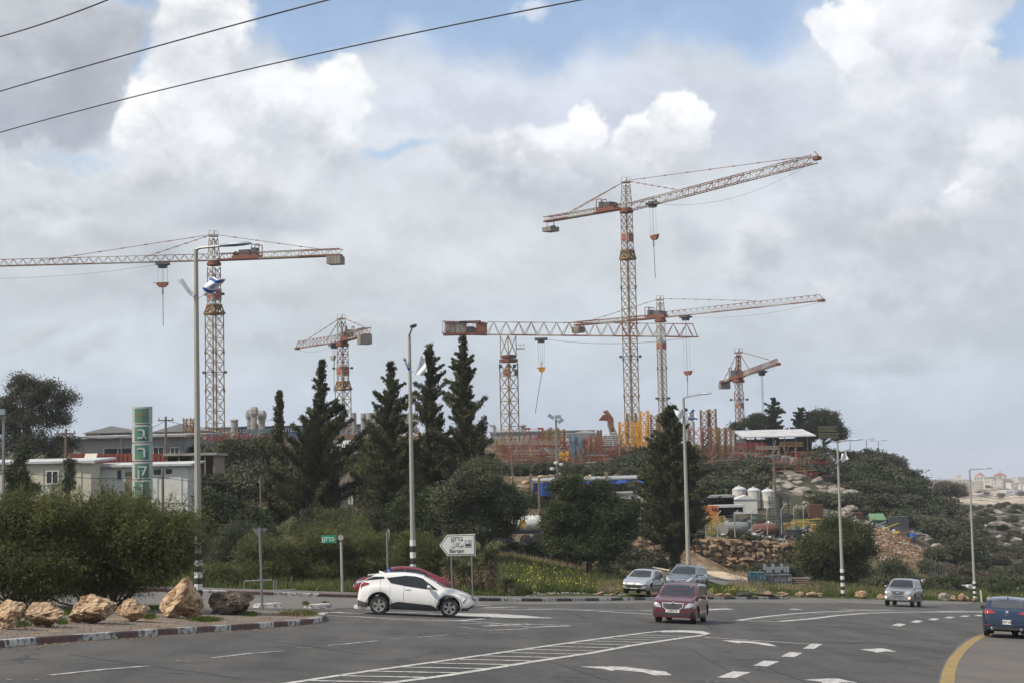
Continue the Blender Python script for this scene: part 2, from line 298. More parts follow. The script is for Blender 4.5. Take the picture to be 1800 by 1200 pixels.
# ------------------------------------------------------------------ terrain
PA, PB, PC = -.0632, -.0422, -2.447         # road plane z = PA x + PB y + PC
nP = np.array([-PA, -PB, 1.])
def G(px, py, up=0.):
    r = ray(px, py); p = r*(PC/(nP@r)); return p+V(0, 0, up)
def plane_py(px, d):
    a = (px-900)/FPX; return 600-FPX*(PC/d-nP@cF-a*(nP@cR))/(nP@cU)
def zpy(px, d, z): return 600-FPX*((z/d)-cF[2]-(px-900)/FPX*cR[2])/cU[2]
COLS = [
 (-900, 70, [(80, 1025), (110, 985), (150, 900), (200, 845), (300, 800), (350, 795), (600, 860)]),
 (0, 76, [(80, 1031), (110, 985), (140, 910), (200, 830), (300, 795), (350, 790), (600, 860)]),
 (240, 77, [(85, 1033), (110, 985), (130, 905), (150, 868), (205, 812), (240, 790), (300, 772), (350, 772), (600, 860)]),
 (500, 79, [(85, 1040), (110, 985), (140, 910), (180, 855), (235, 800), (300, 770), (350, 770), (600, 860)]),
 (750, 82.5, [(88, 1044), (110, 990), (140, 935), (180, 875), (235, 805), (300, 768), (350, 768), (600, 860)]),
 (900, 86.5, [(90, 1049), (115, 984), (125, 976), (137, 973), (139, 957), (150, 953), (175, 920), (195, 868), (215, 838), (225, 826), (250, 800), (300, 776), (350, 772), (600, 860)]),
 (1100, 99, [(103, 1043), (125, 1018), (140, 1002), (158, 985), (160, 962), (175, 935), (195, 878), (215, 838), (225, 822), (250, 800), (300, 780), (350, 778), (600, 860)]),
 (1180, 104, [(108, 1043), (118, 1030), (135, 1013), (160, 1004), (162, 950), (168, 943), (190, 920), (212, 872), (228, 830), (250, 803), (300, 782), (350, 780), (600, 860)]),
 (1290, 112, [(118, 1042), (135, 1026), (160, 1006), (165, 1002), (167, 947), (172, 942), (198, 918), (218, 880), (240, 832), (262, 800), (310, 785), (350, 785), (600, 860)]),
 (1380, 118, [(125, 1040), (140, 1028), (165, 1008), (169, 985), (178, 944), (198, 922), (218, 892), (240, 850), (268, 805), (300, 788), (350, 788), (600, 860)]),
 (1450, 121, [(128, 1042), (145, 1030), (165, 1010), (180, 955), (200, 920), (220, 898), (250, 850), (278, 808), (310, 792), (350, 792), (600, 880)]),
 (1560, 125.5, [(135, 1046), (150, 1034), (172, 1005), (190, 955), (203, 926), (225, 905), (255, 865), (288, 822), (310, 806), (340, 812), (500, 880), (900, 890)]),
 (1630, 128, [(137, 1048), (155, 1036), (180, 1002), (205, 958), (240, 925), (275, 886), (305, 862), (322, 858), (350, 872), (500, 895), (900, 885), (1300, 872), (1700, 852), (2500, 846)]),
 (1700, 130.5, [(140, 1050), (160, 1040), (200, 1000), (250, 965), (310, 930), (370, 905), (410, 896), (440, 896), (600, 906), (1000, 894), (1300, 876), (1600, 856), (1800, 848), (2500, 845)]),
 (1800, 134, [(142, 1052), (165, 1044), (205, 1012), (255, 972), (320, 934), (390, 900), (430, 888), (460, 888), (600, 900), (1000, 892), (1300, 878), (1600, 856), (1800, 846), (2500, 838)]),
 (2700, 150, [(160, 1065), (200, 1030), (260, 980), (330, 940), (400, 900), (450, 885), (500, 882), (650, 895), (1000, 890), (1300, 870), (1600, 850), (1800, 840), (2500, 825)]),
]
_cp = np.array([c[0] for c in COLS])
def _col(i, d):
    px, dk, pr = COLS[i]
    base = plane_py(px, dk)
    ds = [dk]+[a for a, b in pr]+[4000, 7000]; ps = [base]+[b for a, b in pr]+[zpy(px, 4000, -30), zpy(px, 7000, -45)]
    # heights rather than pixels are interpolated between the control rings
    t = np.array([(600-p)/FPX for p in ps])
    return np.interp(math.log(d), [math.log(q) for q in ds], t)
def kerb_d(px): return float(np.interp(px, _cp, [c[1] for c in COLS]))
from mathutils import noise as mn
def Tpy(px, d):
    if d <= kerb_d(px): return plane_py(px, d)
    i = int(np.searchsorted(_cp, px)); 
    if i <= 0: t = _col(0, d)
    elif i >= len(COLS): t = _col(len(COLS)-1, d)
    else:
        u = (px-_cp[i-1])/(_cp[i]-_cp[i-1]); t = _col(i-1, d)*(1-u)+_col(i, d)*u
    return 600-FPX*t
def H(px, d, up=0.):
    """point of the ground in the column px at depth d"""
    p = W(px, Tpy(px, d), d)
    k = kerb_d(px)
    if d > k+3:
        a = min(1., (d-k-3)/12)*(.12+min(d, 900)*.0016)
        p = p+V(0, 0, a*mn.fractal(Vector((p[0]*.11, p[1]*.11, 3.)), 1., 2., 4)*1.0)
    return p+V(0, 0, up)
def band(px, d, p0, p1, d0, d1, s=25., sd=6.):
    f = lambda x, a, b, w: 1/(1+math.exp(-max(-30, min(30, (x-a)/w))))*1/(1+math.exp(-max(-30, min(30, (b-x)/w))))
    return f(px, p0, p1, s)*f(d, d0, d1, sd)
def make_ground():
    pxs = list(np.arange(-2600, -300, 130))+list(np.arange(-300, 2100, 7.5))+list(np.arange(2100, 4600, 130))
    ds = [2, 5, 9, 14, 20]; d = 26.
    while d < 7000:
        ds.append(d); d *= 1.0125 if 70 < d < 480 else (1.03 if d < 2600 else 1.2)
    ds.append(7000)
    ds = sorted(ds+[137.2, 139.2, 160.2, 162.3, 165.2, 167.2])
    co = []; att = []
    for dd in ds:
        for px in pxs:
            p = H(px, dd); k = kerb_d(px)
            sink = .06 if dd <= k+.5 else 0
            co.append((p[0], p[1], p[2]-sink))
            grass = band(px, dd, -900, 1560, k, 150)+band(px, dd, 1350, 3000, k, 230)*.8
            dirt = band(px, dd, 860, 1400, 136, 172)*.7+band(px, dd, 880, 1160, 205, 224)*.9+band(px, dd, 1500, 1680, 182, 215, 14)*1.5+band(px, dd, 100, 900, 190, 400)*.25+band(px, dd, 860, 1500, 176, 196)*.4
            dirt += band(px, dd, 1160, 1420, k, 165, 20, 3)*.5+band(px, dd, 300, 1560, 245, 420)*.25
            rock = band(px, dd, 1330, 4000, 205, 600)+.0
            far = band(px, dd, 1500, 5000, 800, 3000, 30, 60)
            att.append((min(1, grass), min(1, dirt), min(1, rock), min(1, far)))
    n = len(pxs); F = [(j*n+i, j*n+i+1, (j+1)*n+i+1, (j+1)*n+i) for j in range(len(ds)-1) for i in range(n-1)]
    # the land to the sides of and behind the photographer, same sheet
    b = len(co); A = np.array(co)
    angs = np.linspace(math.radians(54), math.radians(306), 40); rad = [2, 8, 20, 45, 90, 200, 600, 3000, 7000]
    for r in rad:
        for a in angs:
            x, y = r*math.sin(a), r*math.cos(a); rr = min(r, 60); z = PA*rr*math.sin(a)+PB*rr*math.cos(a)*.5+PC-.06-(0 if r < 100 else min(70, r*.01))
            co.append((x, y, z)); att.append((.7, .2, .2, 0))
    m = len(angs); F += [(b+j*m+i, b+j*m+i+1, b+(j+1)*m+i+1, b+(j+1)*m+i) for j in range(len(rad)-1) for i in range(m-1)]
    me = bpy.data.meshes.new('ground'); me.from_pydata(co, [], F); me.update()
    at = me.color_attributes.new('zone', 'FLOAT_COLOR', 'POINT'); at.data.foreach_set('color', np.array(att, dtype=np.float32).ravel())
    for p in me.polygons: p.use_smooth = True
    o = bpy.data.objects.new('ground', me); COL.objects.link(o); o['kind'] = 'structure'
    mt = bpy.data.materials.new('ground_soil'); mt.use_nodes = True; nt = mt.node_tree; N = nt.nodes.new; L = nt.links.new; bs = nt.nodes['Principled BSDF']; bs.inputs['Roughness'].default_value = .95; bs.inputs['Specular IOR Level'].default_value = .1
    tc = N('ShaderNodeTexCoord'); va = N('ShaderNodeVertexColor'); va.layer_name = 'zone'; sp = N('ShaderNodeSeparateColor'); L(va.outputs[0], sp.inputs[0])
    def noi(s, dt=6, r=.6, z=1.):
        mp = N('ShaderNodeMapping'); mp.inputs['Scale'].default_value = (1, 1, z); L(tc.outputs['Object'], mp.inputs[0])
        n = N('ShaderNodeTexNoise'); n.inputs['Scale'].default_value = s; n.inputs['Detail'].default_value = dt; n.inputs['Roughness'].default_value = r; L(mp.outputs[0], n.inputs['Vector']); return n.outputs['Fac']
    def mr(v, a, b_, c=0., d=1.):
        n = N('ShaderNodeMapRange'); L(v, n.inputs[0]); n.inputs[1].default_value = a; n.inputs[2].default_value = b_; n.inputs[3].default_value = c; n.inputs[4].default_value = d; return n.outputs[0]
    def mix(f, a, b_):
        n = N('ShaderNodeMixRGB')
        for i, v in enumerate((f, a, b_)):
            if isinstance(v, tuple): n.inputs[i].default_value = v+(1,)
            else: L(v, n.inputs[i])
        return n.outputs[0]
    def mul(a, b_):
        n = N('ShaderNodeMath'); n.operation = 'MULTIPLY'; n.use_clamp = True; L(a, n.inputs[0]); L(b_, n.inputs[1]) if not isinstance(b_, float) else setattr(n.inputs[1], 'default_value', b_); return n.outputs[0]
    base = mix(mr(noi(.6), .4, .6), (.050, .043, .028), (.10, .085, .06))
    gr = mix(mr(noi(1.2), .4, .6), (.040, .062, .015), (.080, .095, .032))
    c = mix(sp.outputs[0], base, gr)
    dr = mix(mr(noi(.9), .38, .62), (.13, .085, .05), (.27, .205, .14))
    c = mix(mul(sp.outputs[1], mr(noi(.5), .3, .5)), c, dr)
    rk = mix(mr(noi(2.2), .35, .65), (.16, .15, .13), (.38, .36, .33))
    c = mix(mul(sp.outputs[2], .75), c, (.055, .052, .035)); c = mix(mul(sp.outputs[2], mr(noi(.35, 8, .7, 2.), .55, .60)), c, rk)
    # far valley: pale terraces over dark scrub
    fr = mix(mr(noi(.03, 8, .75, 5.), .44, .54), (.075, .07, .05), (.46, .38, .28))
    L(mix(va.outputs[1], c, fr), bs.inputs['Base Color'])
    bp = N('ShaderNodeBump'); bp.inputs['Distance'].default_value = .25; L(noi(1.5, 8, .7), bp.inputs['Height']); L(bp.outputs[0], bs.inputs['Normal'])
    me.materials.append(mt)
make_ground()
# ------------------------------------------------------------------ roads
def asphalt(name, c1, c2, crack=True):
    m = bpy.data.materials.new(name); _mats[name] = m; m.use_nodes = True; nt = m.node_tree; N = nt.nodes.new; L = nt.links.new; b = nt.nodes['Principled BSDF']
    b.inputs['Specular IOR Level'].default_value = .35
    tc = N('ShaderNodeTexCoord'); mp = N('ShaderNodeMapping'); mp.inputs['Rotation'].default_value = (0, 0, .55); mp.inputs['Scale'].default_value = (.9, .09, 1); L(tc.outputs['Object'], mp.inputs[0])
    def noi(s, dt, v): 
        n = N('ShaderNodeTexNoise'); n.inputs['Scale'].default_value = s; n.inputs['Detail'].default_value = dt; n.inputs['Roughness'].default_value = .65; L(v, n.inputs['Vector']); return n.outputs['Fac']
    a = noi(.35, 6, tc.outputs['Object']); s = noi(.9, 5, mp.outputs[0]); f = noi(9, 6, tc.outputs['Object'])
    def mr(v, p, q, c=0., d=1.):
        n = N('ShaderNodeMapRange'); L(v, n.inputs[0]); n.inputs[1].default_value = p; n.inputs[2].default_value = q; n.inputs[3].default_value = c; n.inputs[4].default_value = d; return n.outputs[0]
    ad = N('ShaderNodeMath'); ad.operation = 'MULTIPLY_ADD'; L(s, ad.inputs[0]); ad.inputs[1].default_value = .9; L(a, ad.inputs[2])
    x = N('ShaderNodeMixRGB'); L(mr(ad.outputs[0], .75, 1.15), x.inputs[0]); x.inputs[1].default_value = c1+(1,); x.inputs[2].default_value = c2+(1,)
    y = N('ShaderNodeVectorMath'); y.operation = 'SCALE'; L(x.outputs[0], y.inputs[0]); L(mr(f, .3, .7, .84, 1.16), y.inputs['Scale'])
    cur = y.outputs[0]
    if crack:
        wv = N('ShaderNodeTexVoronoi'); wv.feature = 'DISTANCE_TO_EDGE'; wv.inputs['Scale'].default_value = .13
        dn = N('ShaderNodeTexNoise'); dn.inputs['Scale'].default_value = .8; dn.inputs['Detail'].default_value = 5; L(tc.outputs['Object'], dn.inputs['Vector'])
        dv = N('ShaderNodeVectorMath'); dv.operation = 'MULTIPLY_ADD'; L(dn.outputs['Color'], dv.inputs[0]); dv.inputs[1].default_value = (1.6, 1.6, 0); L(tc.outputs['Object'], dv.inputs[2]); L(dv.outputs[0], wv.inputs['Vector'])
        z = N('ShaderNodeMixRGB'); L(mr(wv.outputs['Distance'], 0.0, .010, .75, 0.), z.inputs[0]); L(cur, z.inputs[1]); z.inputs[2].default_value = (.02, .02, .02, 1); cur = z.outputs[0]
    L(cur, b.inputs['Base Color']); L(mr(a, .3, .7, .72, .92), b.inputs['Roughness'])
    bp = N('ShaderNodeBump'); bp.inputs['Distance'].default_value = .012; L(noi(60, 3, tc.outputs['Object']), bp.inputs['Height']); L(bp.outputs[0], b.inputs['Normal'])
    return m
M_road = asphalt('asphalt', (.040, .0385, .036), (.080, .076, .070))
M_road2 = asphalt('worn_asphalt', (.10, .094, .085), (.14, .13, .115), False)
M_shoulder = asphalt('rough_asphalt', (.085, .078, .07), (.13, .115, .10), False)
def sheet(name, poly, m, kind='structure', th=.0):
    """poly: world points on the road plane, counter-clockwise from above"""
    mb = MB(); mb.add(poly, [tuple(range(len(poly)))]); o = mb.build(name, m); o['kind'] = kind
    if o.data.polygons[0].normal.z < 0: o.data.flip_normals()
    return o
def PL(x, y, up=0.): return V(x, y, PA*x+PB*y+PC+up)
# far kerb line of the junction, from its left end round to the right
kx = [(-900, 1018), (-500, 1021), (0, 1028), (240, 1036), (400, 1041), (560, 1046), (700, 1050), (840, 1053), (950, 1054), (1050, 1053), (1150, 1051), (1270, 1050), (1385, 1050), (1440, 1046.5), (1500, 1047), (1560, 1050), (1620, 1053), (1720, 1056), (1800, 1059), (2100, 1069), (2700, 1090)]
kerb_pts = [G(*q) for q in kx]
road_poly = [PL(95, 30), PL(70, -45), PL(-70, -45)]
sheet('road', road_poly+[p+V(0, 0, 0) for p in kerb_pts], M_road)
# paler worn asphalt where the side street joins, beyond the markings
def pxsheet(name, pts, m, up): return sheet(name, [G(x, y, up) for x, y in pts], m)
pxsheet('side_street', [(-700, 1048), (250, 1066), (560, 1070), (640, 1066), (850, 1062), (1060, 1060), (1240, 1058), (1480, 1059), (1620, 1062), (1700, 1061), (1715, 1056.5), (1560, 1051.2), (1440, 1048), (1385, 1051.5), (1270, 1051.5), (1150, 1052.5), (1050, 1054.5), (950, 1055.5), (840, 1054.5), (700, 1051.5), (560, 1047.5), (400, 1042.5), (240, 1037.5), (0, 1030), (-700, 1021)], M_road2, .004)
pxsheet('road_shoulder', [(1647, 1230), (1650, 1190), (1662, 1160), (1680, 1138), (1700, 1122), (1722, 1113), (1760, 1104), (1800, 1099), (1900, 1092), (2400, 1080), (2600, 1160), (2300, 1260)], M_shoulder, .004)
M_white = mat('road_paint', (.44, .43, .405), .8, var=.2, vscale=2., col2=(.11, .107, .10), c2scale=7., c2lo=.47, c2hi=.66)
M_worn = mat('worn_road_paint', (.36, .35, .33), .8, var=.12, vscale=2., col2=(.12, .118, .115), c2scale=4., c2lo=.42, c2hi=.60)
M_yel = mat('yellow_road_paint', (.26, .175, .045), .8, var=.2, vscale=2., col2=(.13, .105, .065), c2scale=5., c2lo=.46, c2hi=.72)
class Marks:
    def __init__(s): s.mb = MB()
    def line(s, pts, w, up=.008):
        """stripe of width w metres along pixel points"""
        P = [G(*p) for p in pts]; n = len(P); Lh = []; Rh = []
        for i in range(n):
            d = P[min(i+1, n-1)]-P[max(i-1, 0)]; d[2] = 0; d /= np.linalg.norm(d); s_ = V(-d[1], d[0], 0)*w/2
            for q, lst in ((P[i]+s_, Lh), (P[i]-s_, Rh)): lst.append(PL(q[0], q[1], up))
        s.mb.add(Rh+Lh, [(i, i+1, n+i+1, n+i) for i in range(n-1)]); return s
    def poly(s, pts, up=.008):
        P = [G(x, y, up) for x, y in pts]; s.mb.add(P, [tuple(range(len(P)))]); return s
    def build(s, name, m):
        o = s.mb.build(name, m); o['kind'] = 'structure'
        for p in o.data.polygons:
            if p.normal.z < 0: o.data.flip_normals(); break
        return o
# near hatched island
up_e = [(470, 1206), (640, 1180), (800, 1158), (960, 1135), (1060, 1121), (1130, 1112), (1160, 1109)]
lo_e = [(640, 1206), (790, 1186), (860, 1175), (940, 1162), (1040, 1147), (1110, 1134), (1190, 1122), (1235, 1116)]
m = Marks(); m.line(up_e, .16); m.line(lo_e, .20)
def interp(e, x): return float(np.interp(x, [p[0] for p in e], [p[1] for p in e]))
def inv(e, y): return float(np.interp(-y, [-p[1] for p in e], [p[0] for p in e]))
for yl in (1197.5, 1189, 1181, 1173.5, 1166.5, 1160, 1154, 1148, 1142.5, 1137, 1132, 1127.5, 1123.5, 1120, 1116.8):
    y2 = yl; x1 = inv(up_e, y2-1.8); x2 = inv(lo_e, y2+1.8)
    m.line([(x1, y2-1.8), (x2, y2+1.4)], .20, .009)
m.build('hatched_marking', M_white)
m = Marks(); m.poly([(1150, 1109), (1165, 1107.6), (1200, 1107), (1235, 1108.6), (1250, 1113), (1238, 1115.5), (1228, 1112.6), (1200, 1110.6), (1165, 1110.8)]); m.build('island_nose_marking', M_white)
# stop line and give way corner, lane dashes, arrows
m = Marks(); m.line([(1236, 1119), (1300, 1123.5), (1370, 1128), (1432, 1132)], .22)
for q in ([(1260, 1190.5), (1292, 1191.5), (1320, 1181), (1288, 1179.5)], [(1323, 1169.5), (1350, 1171), (1370, 1162), (1343, 1160.6)], [(1372, 1153.5), (1396, 1154.5), (1411, 1147), (1388, 1145.5)],
          [(1411, 1139.5), (1431, 1140), (1446, 1131.5), (1427, 1130.5)], [(1240, 1206), (1225, 1214), (1262, 1216), (1280, 1206)]): m.poly(q)
m.build('lane_marking', M_white)
m = Marks()
for q in ([(1567, 1098.6), (1582, 1100.4), (1593, 1096.6), (1578, 1095)], [(1600, 1092.6), (1613, 1094), (1623, 1090.6), (1610, 1089.4)], [(1631, 1088.6), (1644, 1089.6), (1652, 1087), (1640, 1086)],
          [(1659, 1085.4), (1671, 1086.2), (1679, 1083.9), (1667, 1083)], [(1686, 1083), (1698, 1083.6), (1706, 1081.7), (1694, 1081)], [(1712, 1081.6), (1724, 1082.2), (1731, 1080.4), (1719, 1079.8)], [(1752, 1079.6), (1764, 1080.1), (1770, 1078.6), (1758, 1078)]): m.poly(q)
m.build('lane_marking', M_white)
m = Marks()
for x, y in ((1622, 1064), (1664, 1064.6), (1704, 1065.6)): m.line([(x, y), (x+20, y+.6)], .35)
m.line([(1380, 1060), (1470, 1061)], .2)
m.build('lane_marking', M_worn)
m = Marks(); m.poly([(1018, 1171.5), (1040, 1171), (1075, 1170.8), (1100, 1171.6), (1140, 1176.5), (1170, 1180), (1181, 1186.4), (1150, 1186.5), (1130, 1181), (1082, 1176.6), (1077, 1179), (1062, 1175.5)]); m.build('turn_arrow_marking', M_white)
m = Marks(); m.poly([(1268, 1125), (1290, 1125.3), (1310, 1125.8), (1330, 1127.5), (1352, 1130.6), (1367, 1135.5), (1349, 1134.4), (1326, 1130.3), (1304, 1128.6), (1300, 1130.4)]); m.build('turn_arrow_marking', M_white)
m = Marks(); m.poly([(1512, 1141), (1546, 1139), (1554, 1139.4), (1577, 1144.8), (1556, 1144.5), (1541, 1146.6), (1534, 1144.4)]); m.build('arrow_marking', M_white)
m = Marks(); m.poly([(1412, 1194.5), (1456, 1192), (1476, 1192.6), (1508, 1199.8), (1480, 1199), (1450, 1204), (1444, 1198)]); m.build('arrow_marking', M_white)
m = Marks(); m.poly([(1386, 1069.6), (1397, 1068.9), (1413, 1070.6), (1404, 1071.4), (1390, 1071.2)]); m.build('arrow_marking', M_worn)
# far hatched islands
m = Marks()
u2 = [(1296, 1090), (1340, 1083.6), (1395, 1078), (1440, 1075), (1500, 1073), (1560, 1072.6), (1640, 1074)]
l2 = [(1296, 1090), (1370, 1091.6), (1420, 1087.6), (1470, 1081.4), (1520, 1077.5), (1570, 1075.6), (1640, 1075.2), (1740, 1075.5)]
m.line(u2, .25); m.line(l2, .30)
for x in range(1325, 1500, 16):
    y = interp(u2, x); m.line([(x, y), (x+62, min(interp(l2, x+62), y+5.4))], .16, .009)
m.build('hatched_marking', M_white)
m = Marks(); m.line([(1645, 1074.2), (1690, 1073.8), (1740, 1074.3)], .9)
m.line([(1480, 1071.4), (1540, 1071.2), (1570, 1071.6)], .5, .010); m.build('median_marking', M_worn)
m = Marks()
m.line([(560, 1080.5), (620, 1083), (700, 1088), (760, 1090.6), (800, 1090.8), (850, 1087)], .25); m.line([(575, 1076), (640, 1077.5), (760, 1079), (860, 1078.5), (970, 1085.5)], .30); m.line([(556, 1077.5), (600, 1075.5)], .3)
m.line([(640, 1075.5), (700, 1075.8), (760, 1076.6)], .22)
m.poly([(800, 1077), (870, 1078), (925, 1081.5), (972, 1086), (905, 1085.6), (850, 1083.6), (800, 1083)])
m.line([(850, 1067.5), (910, 1066), (1010, 1070.5), (1140, 1079.5), (1200, 1083)], .30); m.line([(930, 1069), (1050, 1073), (1140, 1078), (1200, 1080)], .22)
m.line([(840, 1069.5), (900, 1070.5), (980, 1070.5)], .25); m.line([(1030, 1071), (1130, 1072.5), (1280, 1069)], .22); m.line([(1235, 1064.4), (1276, 1066.5)], .3); m.line([(1234, 1071.6), (1285, 1069.6)], .5)
m.line([(836, 1063.5), (862, 1063.2)], .25); m.line([(850, 1100), (930, 1096), (990, 1098), (1004, 1098.6)], .2); m.line([(860, 1097.5), (935, 1102), (1000, 1099.4)], .2)
m.build('junction_marking', M_white)
m = Marks()
m.line([(600, 1082), (760, 1088), (850, 1092.5), (930, 1101)], .18); m.line([(805, 1101), (860, 1107), (930, 1104.6)], .2); m.line([(812, 1096), (905, 1096), (970, 1099)], .25, .010); m.line([(780, 1089), (890, 1096)], .2, .010)
m.line([(290, 1092), (340, 1090)], .12); m.line([(86, 1186.5), (180, 1176.5), (262, 1170)], .14); m.line([(372, 1156), (440, 1148), (498, 1143.6)], .12); m.line([(578, 1134), (640, 1128), (664, 1125.6)], .12); m.line([(735, 1120), (790, 1115)], .1)
for x, y in ((12, 1194), (60, 1194.6), (310, 1161), (328, 1162), (523, 1138), (540, 1138.5), (687, 1122), (697, 1122.6), (804, 1112.6), (815, 1113)): m.line([(x, y), (x+9, y)], .10)
for x, y in ((1325, 1173.5), (1340, 1174.6), (1365, 1156.5), (1376, 1157.5), (1405, 1141.5), (1416, 1142), (1438, 1134), (1589, 1093.6), (1597, 1094.5), (1624, 1089.6), (1654, 1086.6), (1240, 1197), (1256, 1197.6)): m.line([(x, y), (x+7, y+.3)], .10)
m.build('faded_marking', M_worn)
M_tar = mat('tar', (.022, .021, .020), .7, var=.2); M_patch = asphalt('patched_asphalt', (.050, .049, .047), (.066, .063, .060), False)
m = Marks(); rr_ = random.Random(5)
for x0, y0, x1, y1 in ((1205, 1135, 1330, 1205), (1330, 1165, 1420, 1200), (1440, 1085, 1640, 1120), (960, 1160, 1080, 1200), (120, 1150, 420, 1190), (430, 1120, 640, 1150), (1060, 1098, 1180, 1104), (640, 1112, 860, 1122)):
    P_ = []; ya = 0
    for k in range(15): u = k/14; ya += rr_.uniform(-1, 1)*.7; P_.append((x0+(x1-x0)*u+rr_.uniform(-2, 2), y0+(y1-y0)*u+ya))
    m.line(P_, .045, .005)
m.build('crack_seal', M_tar)
m = Marks(); m.poly([(330, 1140), (470, 1128), (520, 1133), (372, 1147)], .003); m.poly([(1480, 1160), (1600, 1168), (1560, 1186), (1430, 1176)], .003); m.poly([(880, 1108), (1010, 1102), (1040, 1106), (905, 1113)], .003); m.build('asphalt_patch', M_patch)
m = Marks(); m.line([(1664, 1230), (1665, 1200), (1668, 1180), (1676, 1160), (1690, 1142), (1706, 1128), (1721, 1119), (1742, 1112)], .30); m.build('yellow_edge_marking', M_yel)
# kerbs: painted blocks laid end to end
M_kw = mat('kerb_white', (.46, .45, .42), .85, var=.3, vscale=3., col2=(.08, .072, .068), c2scale=5., c2lo=.46, c2hi=.60, bump=.01)
M_kr = mat('kerb_red', (.105, .052, .046), .8, var=.25, vscale=3., col2=(.10, .085, .075), c2scale=5., c2lo=.48, c2hi=.64, bump=.01)
M_kb = mat('kerb_black', (.03, .03, .032), .8, var=.2, vscale=3., col2=(.14, .13, .12), c2scale=5., c2lo=.52, c2hi=.7, bump=.01)
def kerb(pts, m1, m2, w=.22, h=.15, step=1.0, label='kerb', lab=''):
    P = [G(*p) if len(p) == 2 else np.array(p) for p in pts]; q = [P[0]]; 
    for a, b in zip(P[:-1], P[1:]):
        n = max(1, int(np.linalg.norm(b-a)/step)); q += [a+(b-a)*i/n for i in range(1, n+1)]
    A, B = MB(), MB()
    for i, (a, b) in enumerate(zip(q[:-1], q[1:])):
        d = b-a; d = d/np.linalg.norm(d); a2 = a+d*.006; b2 = b-d*.006; s = V(-d[1], d[0], 0)*w/2
        pr = [(a2-s), (b2-s), (b2+s), (a2+s)]; t = .86
        top = [(a2-s*t), (b2-s*t), (b2+s*t), (a2+s*t)]
        (A if (i//1) % 2 else B).add([p+V(0, 0, -.05) for p in pr]+[p+V(0, 0, h*.8) for p in pr]+[p+V(0, 0, h) for p in top],
             [(4, 5, 1, 0), (5, 6, 2, 1), (6, 7, 3, 2), (7, 4, 0, 3), (8, 9, 5, 4), (9, 10, 6, 5), (10, 11, 7, 6), (11, 8, 4, 7), (8, 11, 10, 9), (0, 1, 5, 4)][:9])
    r = thing('kerb', lab, 'kerb', (0, 0, 0)); A.build('white_kerb_stone' if m1 is M_kw else 'kerb_stone', m1, r); B.build('red_kerb_stone' if m2 is M_kr else 'black_kerb_stone', m2, r); return r
isl_front = [(-320, 1152), (-150, 1148), (0, 1136.5), (60, 1131), (130, 1126), (200, 1121), (270, 1115.5), (340, 1111), (400, 1107), (450, 1103.5), (500, 1099.5), (545, 1095), (562, 1091.5), (568, 1087.5), (562, 1083.5), (548, 1081)]
kerb(isl_front, M_kw, M_kr, step=.95, lab='chipped red and white kerb curving round the boulder island at lower left')
kerb([(-500, 1023), (0, 1030), (240, 1038), (400, 1043), (560, 1048), (700, 1052), (840, 1055.4)], M_kw, M_kr, step=1.6, lab='red and white kerb on the far side of the side street, before the bushes')
kerb([(840, 1055.4), (950, 1056.4), (1050, 1055.4), (1150, 1053.4), (1270, 1052.4), (1385, 1052.4)], M_kw, M_kb, step=1.5, lab='black and white kerb below the parked silver hatchback')
# raised ground of the boulder island and far pavement
M_isl = mat('island_dirt', (.115, .10, .085), .95, var=.25, vscale=1.2, col2=(.20, .145, .09), c2scale=.9, c2lo=.5, c2hi=.62, bump=.03)
M_pave = mat('pavement_asphalt', (.105, .092, .085), .92, var=.2, vscale=2., bump=.01)
isl = [(-320, 1151), (-150, 1147), (0, 1135.6), (60, 1130), (130, 1125), (200, 1120), (270, 1114.5), (340, 1110), (400, 1106), (450, 1102.5), (500, 1098.6), (543, 1094.2), (559, 1091), (564, 1087.5), (558, 1084), (545, 1082), (470, 1079), (350, 1074), (200, 1068), (0, 1062), (-400, 1052)]
P = [G(x, y, .13) for x, y in isl]; mb = MB(); mb.prism([p-V(0, 0, .2) for p in P], (0, 0, .2)); mb.build('island_surface', M_isl)['kind'] = 'structure'
def strip(name, nearpts, far_off, up, m, n=60):
    """pavement strip behind a kerb: follows the kerb line and is far_off metres deep"""
    xs = np.linspace(nearpts[0][0], nearpts[-1][0], n); A = []; B = []
    for x in xs:
        y = float(np.interp(x, [p[0] for p in nearpts], [p[1] for p in nearpts])); p = G(x, y, 0); d = p@cF
        A.append(p+V(0, 0, up)); q = p+V(0, far_off, 0); B.append(V(q[0], q[1], PA*q[0]+PB*q[1]+PC+up+.02))
    mb = MB(); k = len(A); mb.add(A+B+[p-V(0, 0, .5) for p in B], [(i, i+1, k+i+1, k+i) for i in range(k-1)]+[(k+i, k+i+1, 2*k+i+1, 2*k+i) for i in range(k-1)]); o = mb.build(name, m); o['kind'] = 'structure'
strip('pavement', [(-500, 1022.4), (0, 1029.3), (240, 1037.3), (400, 1042.2), (560, 1047.2), (700, 1051.2), (840, 1054.6), (950, 1055.6), (1050, 1054.6), (1090, 1054)], 3.0, .135, M_pave)
for px, py, w in ((470, 1067.5, 46), (560, 1068.5, 44), (641, 1069, 34)):
    a, b = G(px-w/2, py-.5), G(px+w/2, py+.5); mb = MB(); d = b-a; ln_ = np.linalg.norm(d); c = (a+b)/2
    mb.box(c+V(0, 0, .06), (ln_, .7, .2), math.atan2(d[1], d[0]), .86)
    o = mb.build('kerb_island', M_kw); tag(o, {470: 'short white painted kerb block behind the yield sign post', 560: 'middle white kerb block with weeds at both ends', 641: 'white kerb block just behind the rear wheel of the white car'}[px], 'kerb block', 'white kerb blocks dividing the side street')
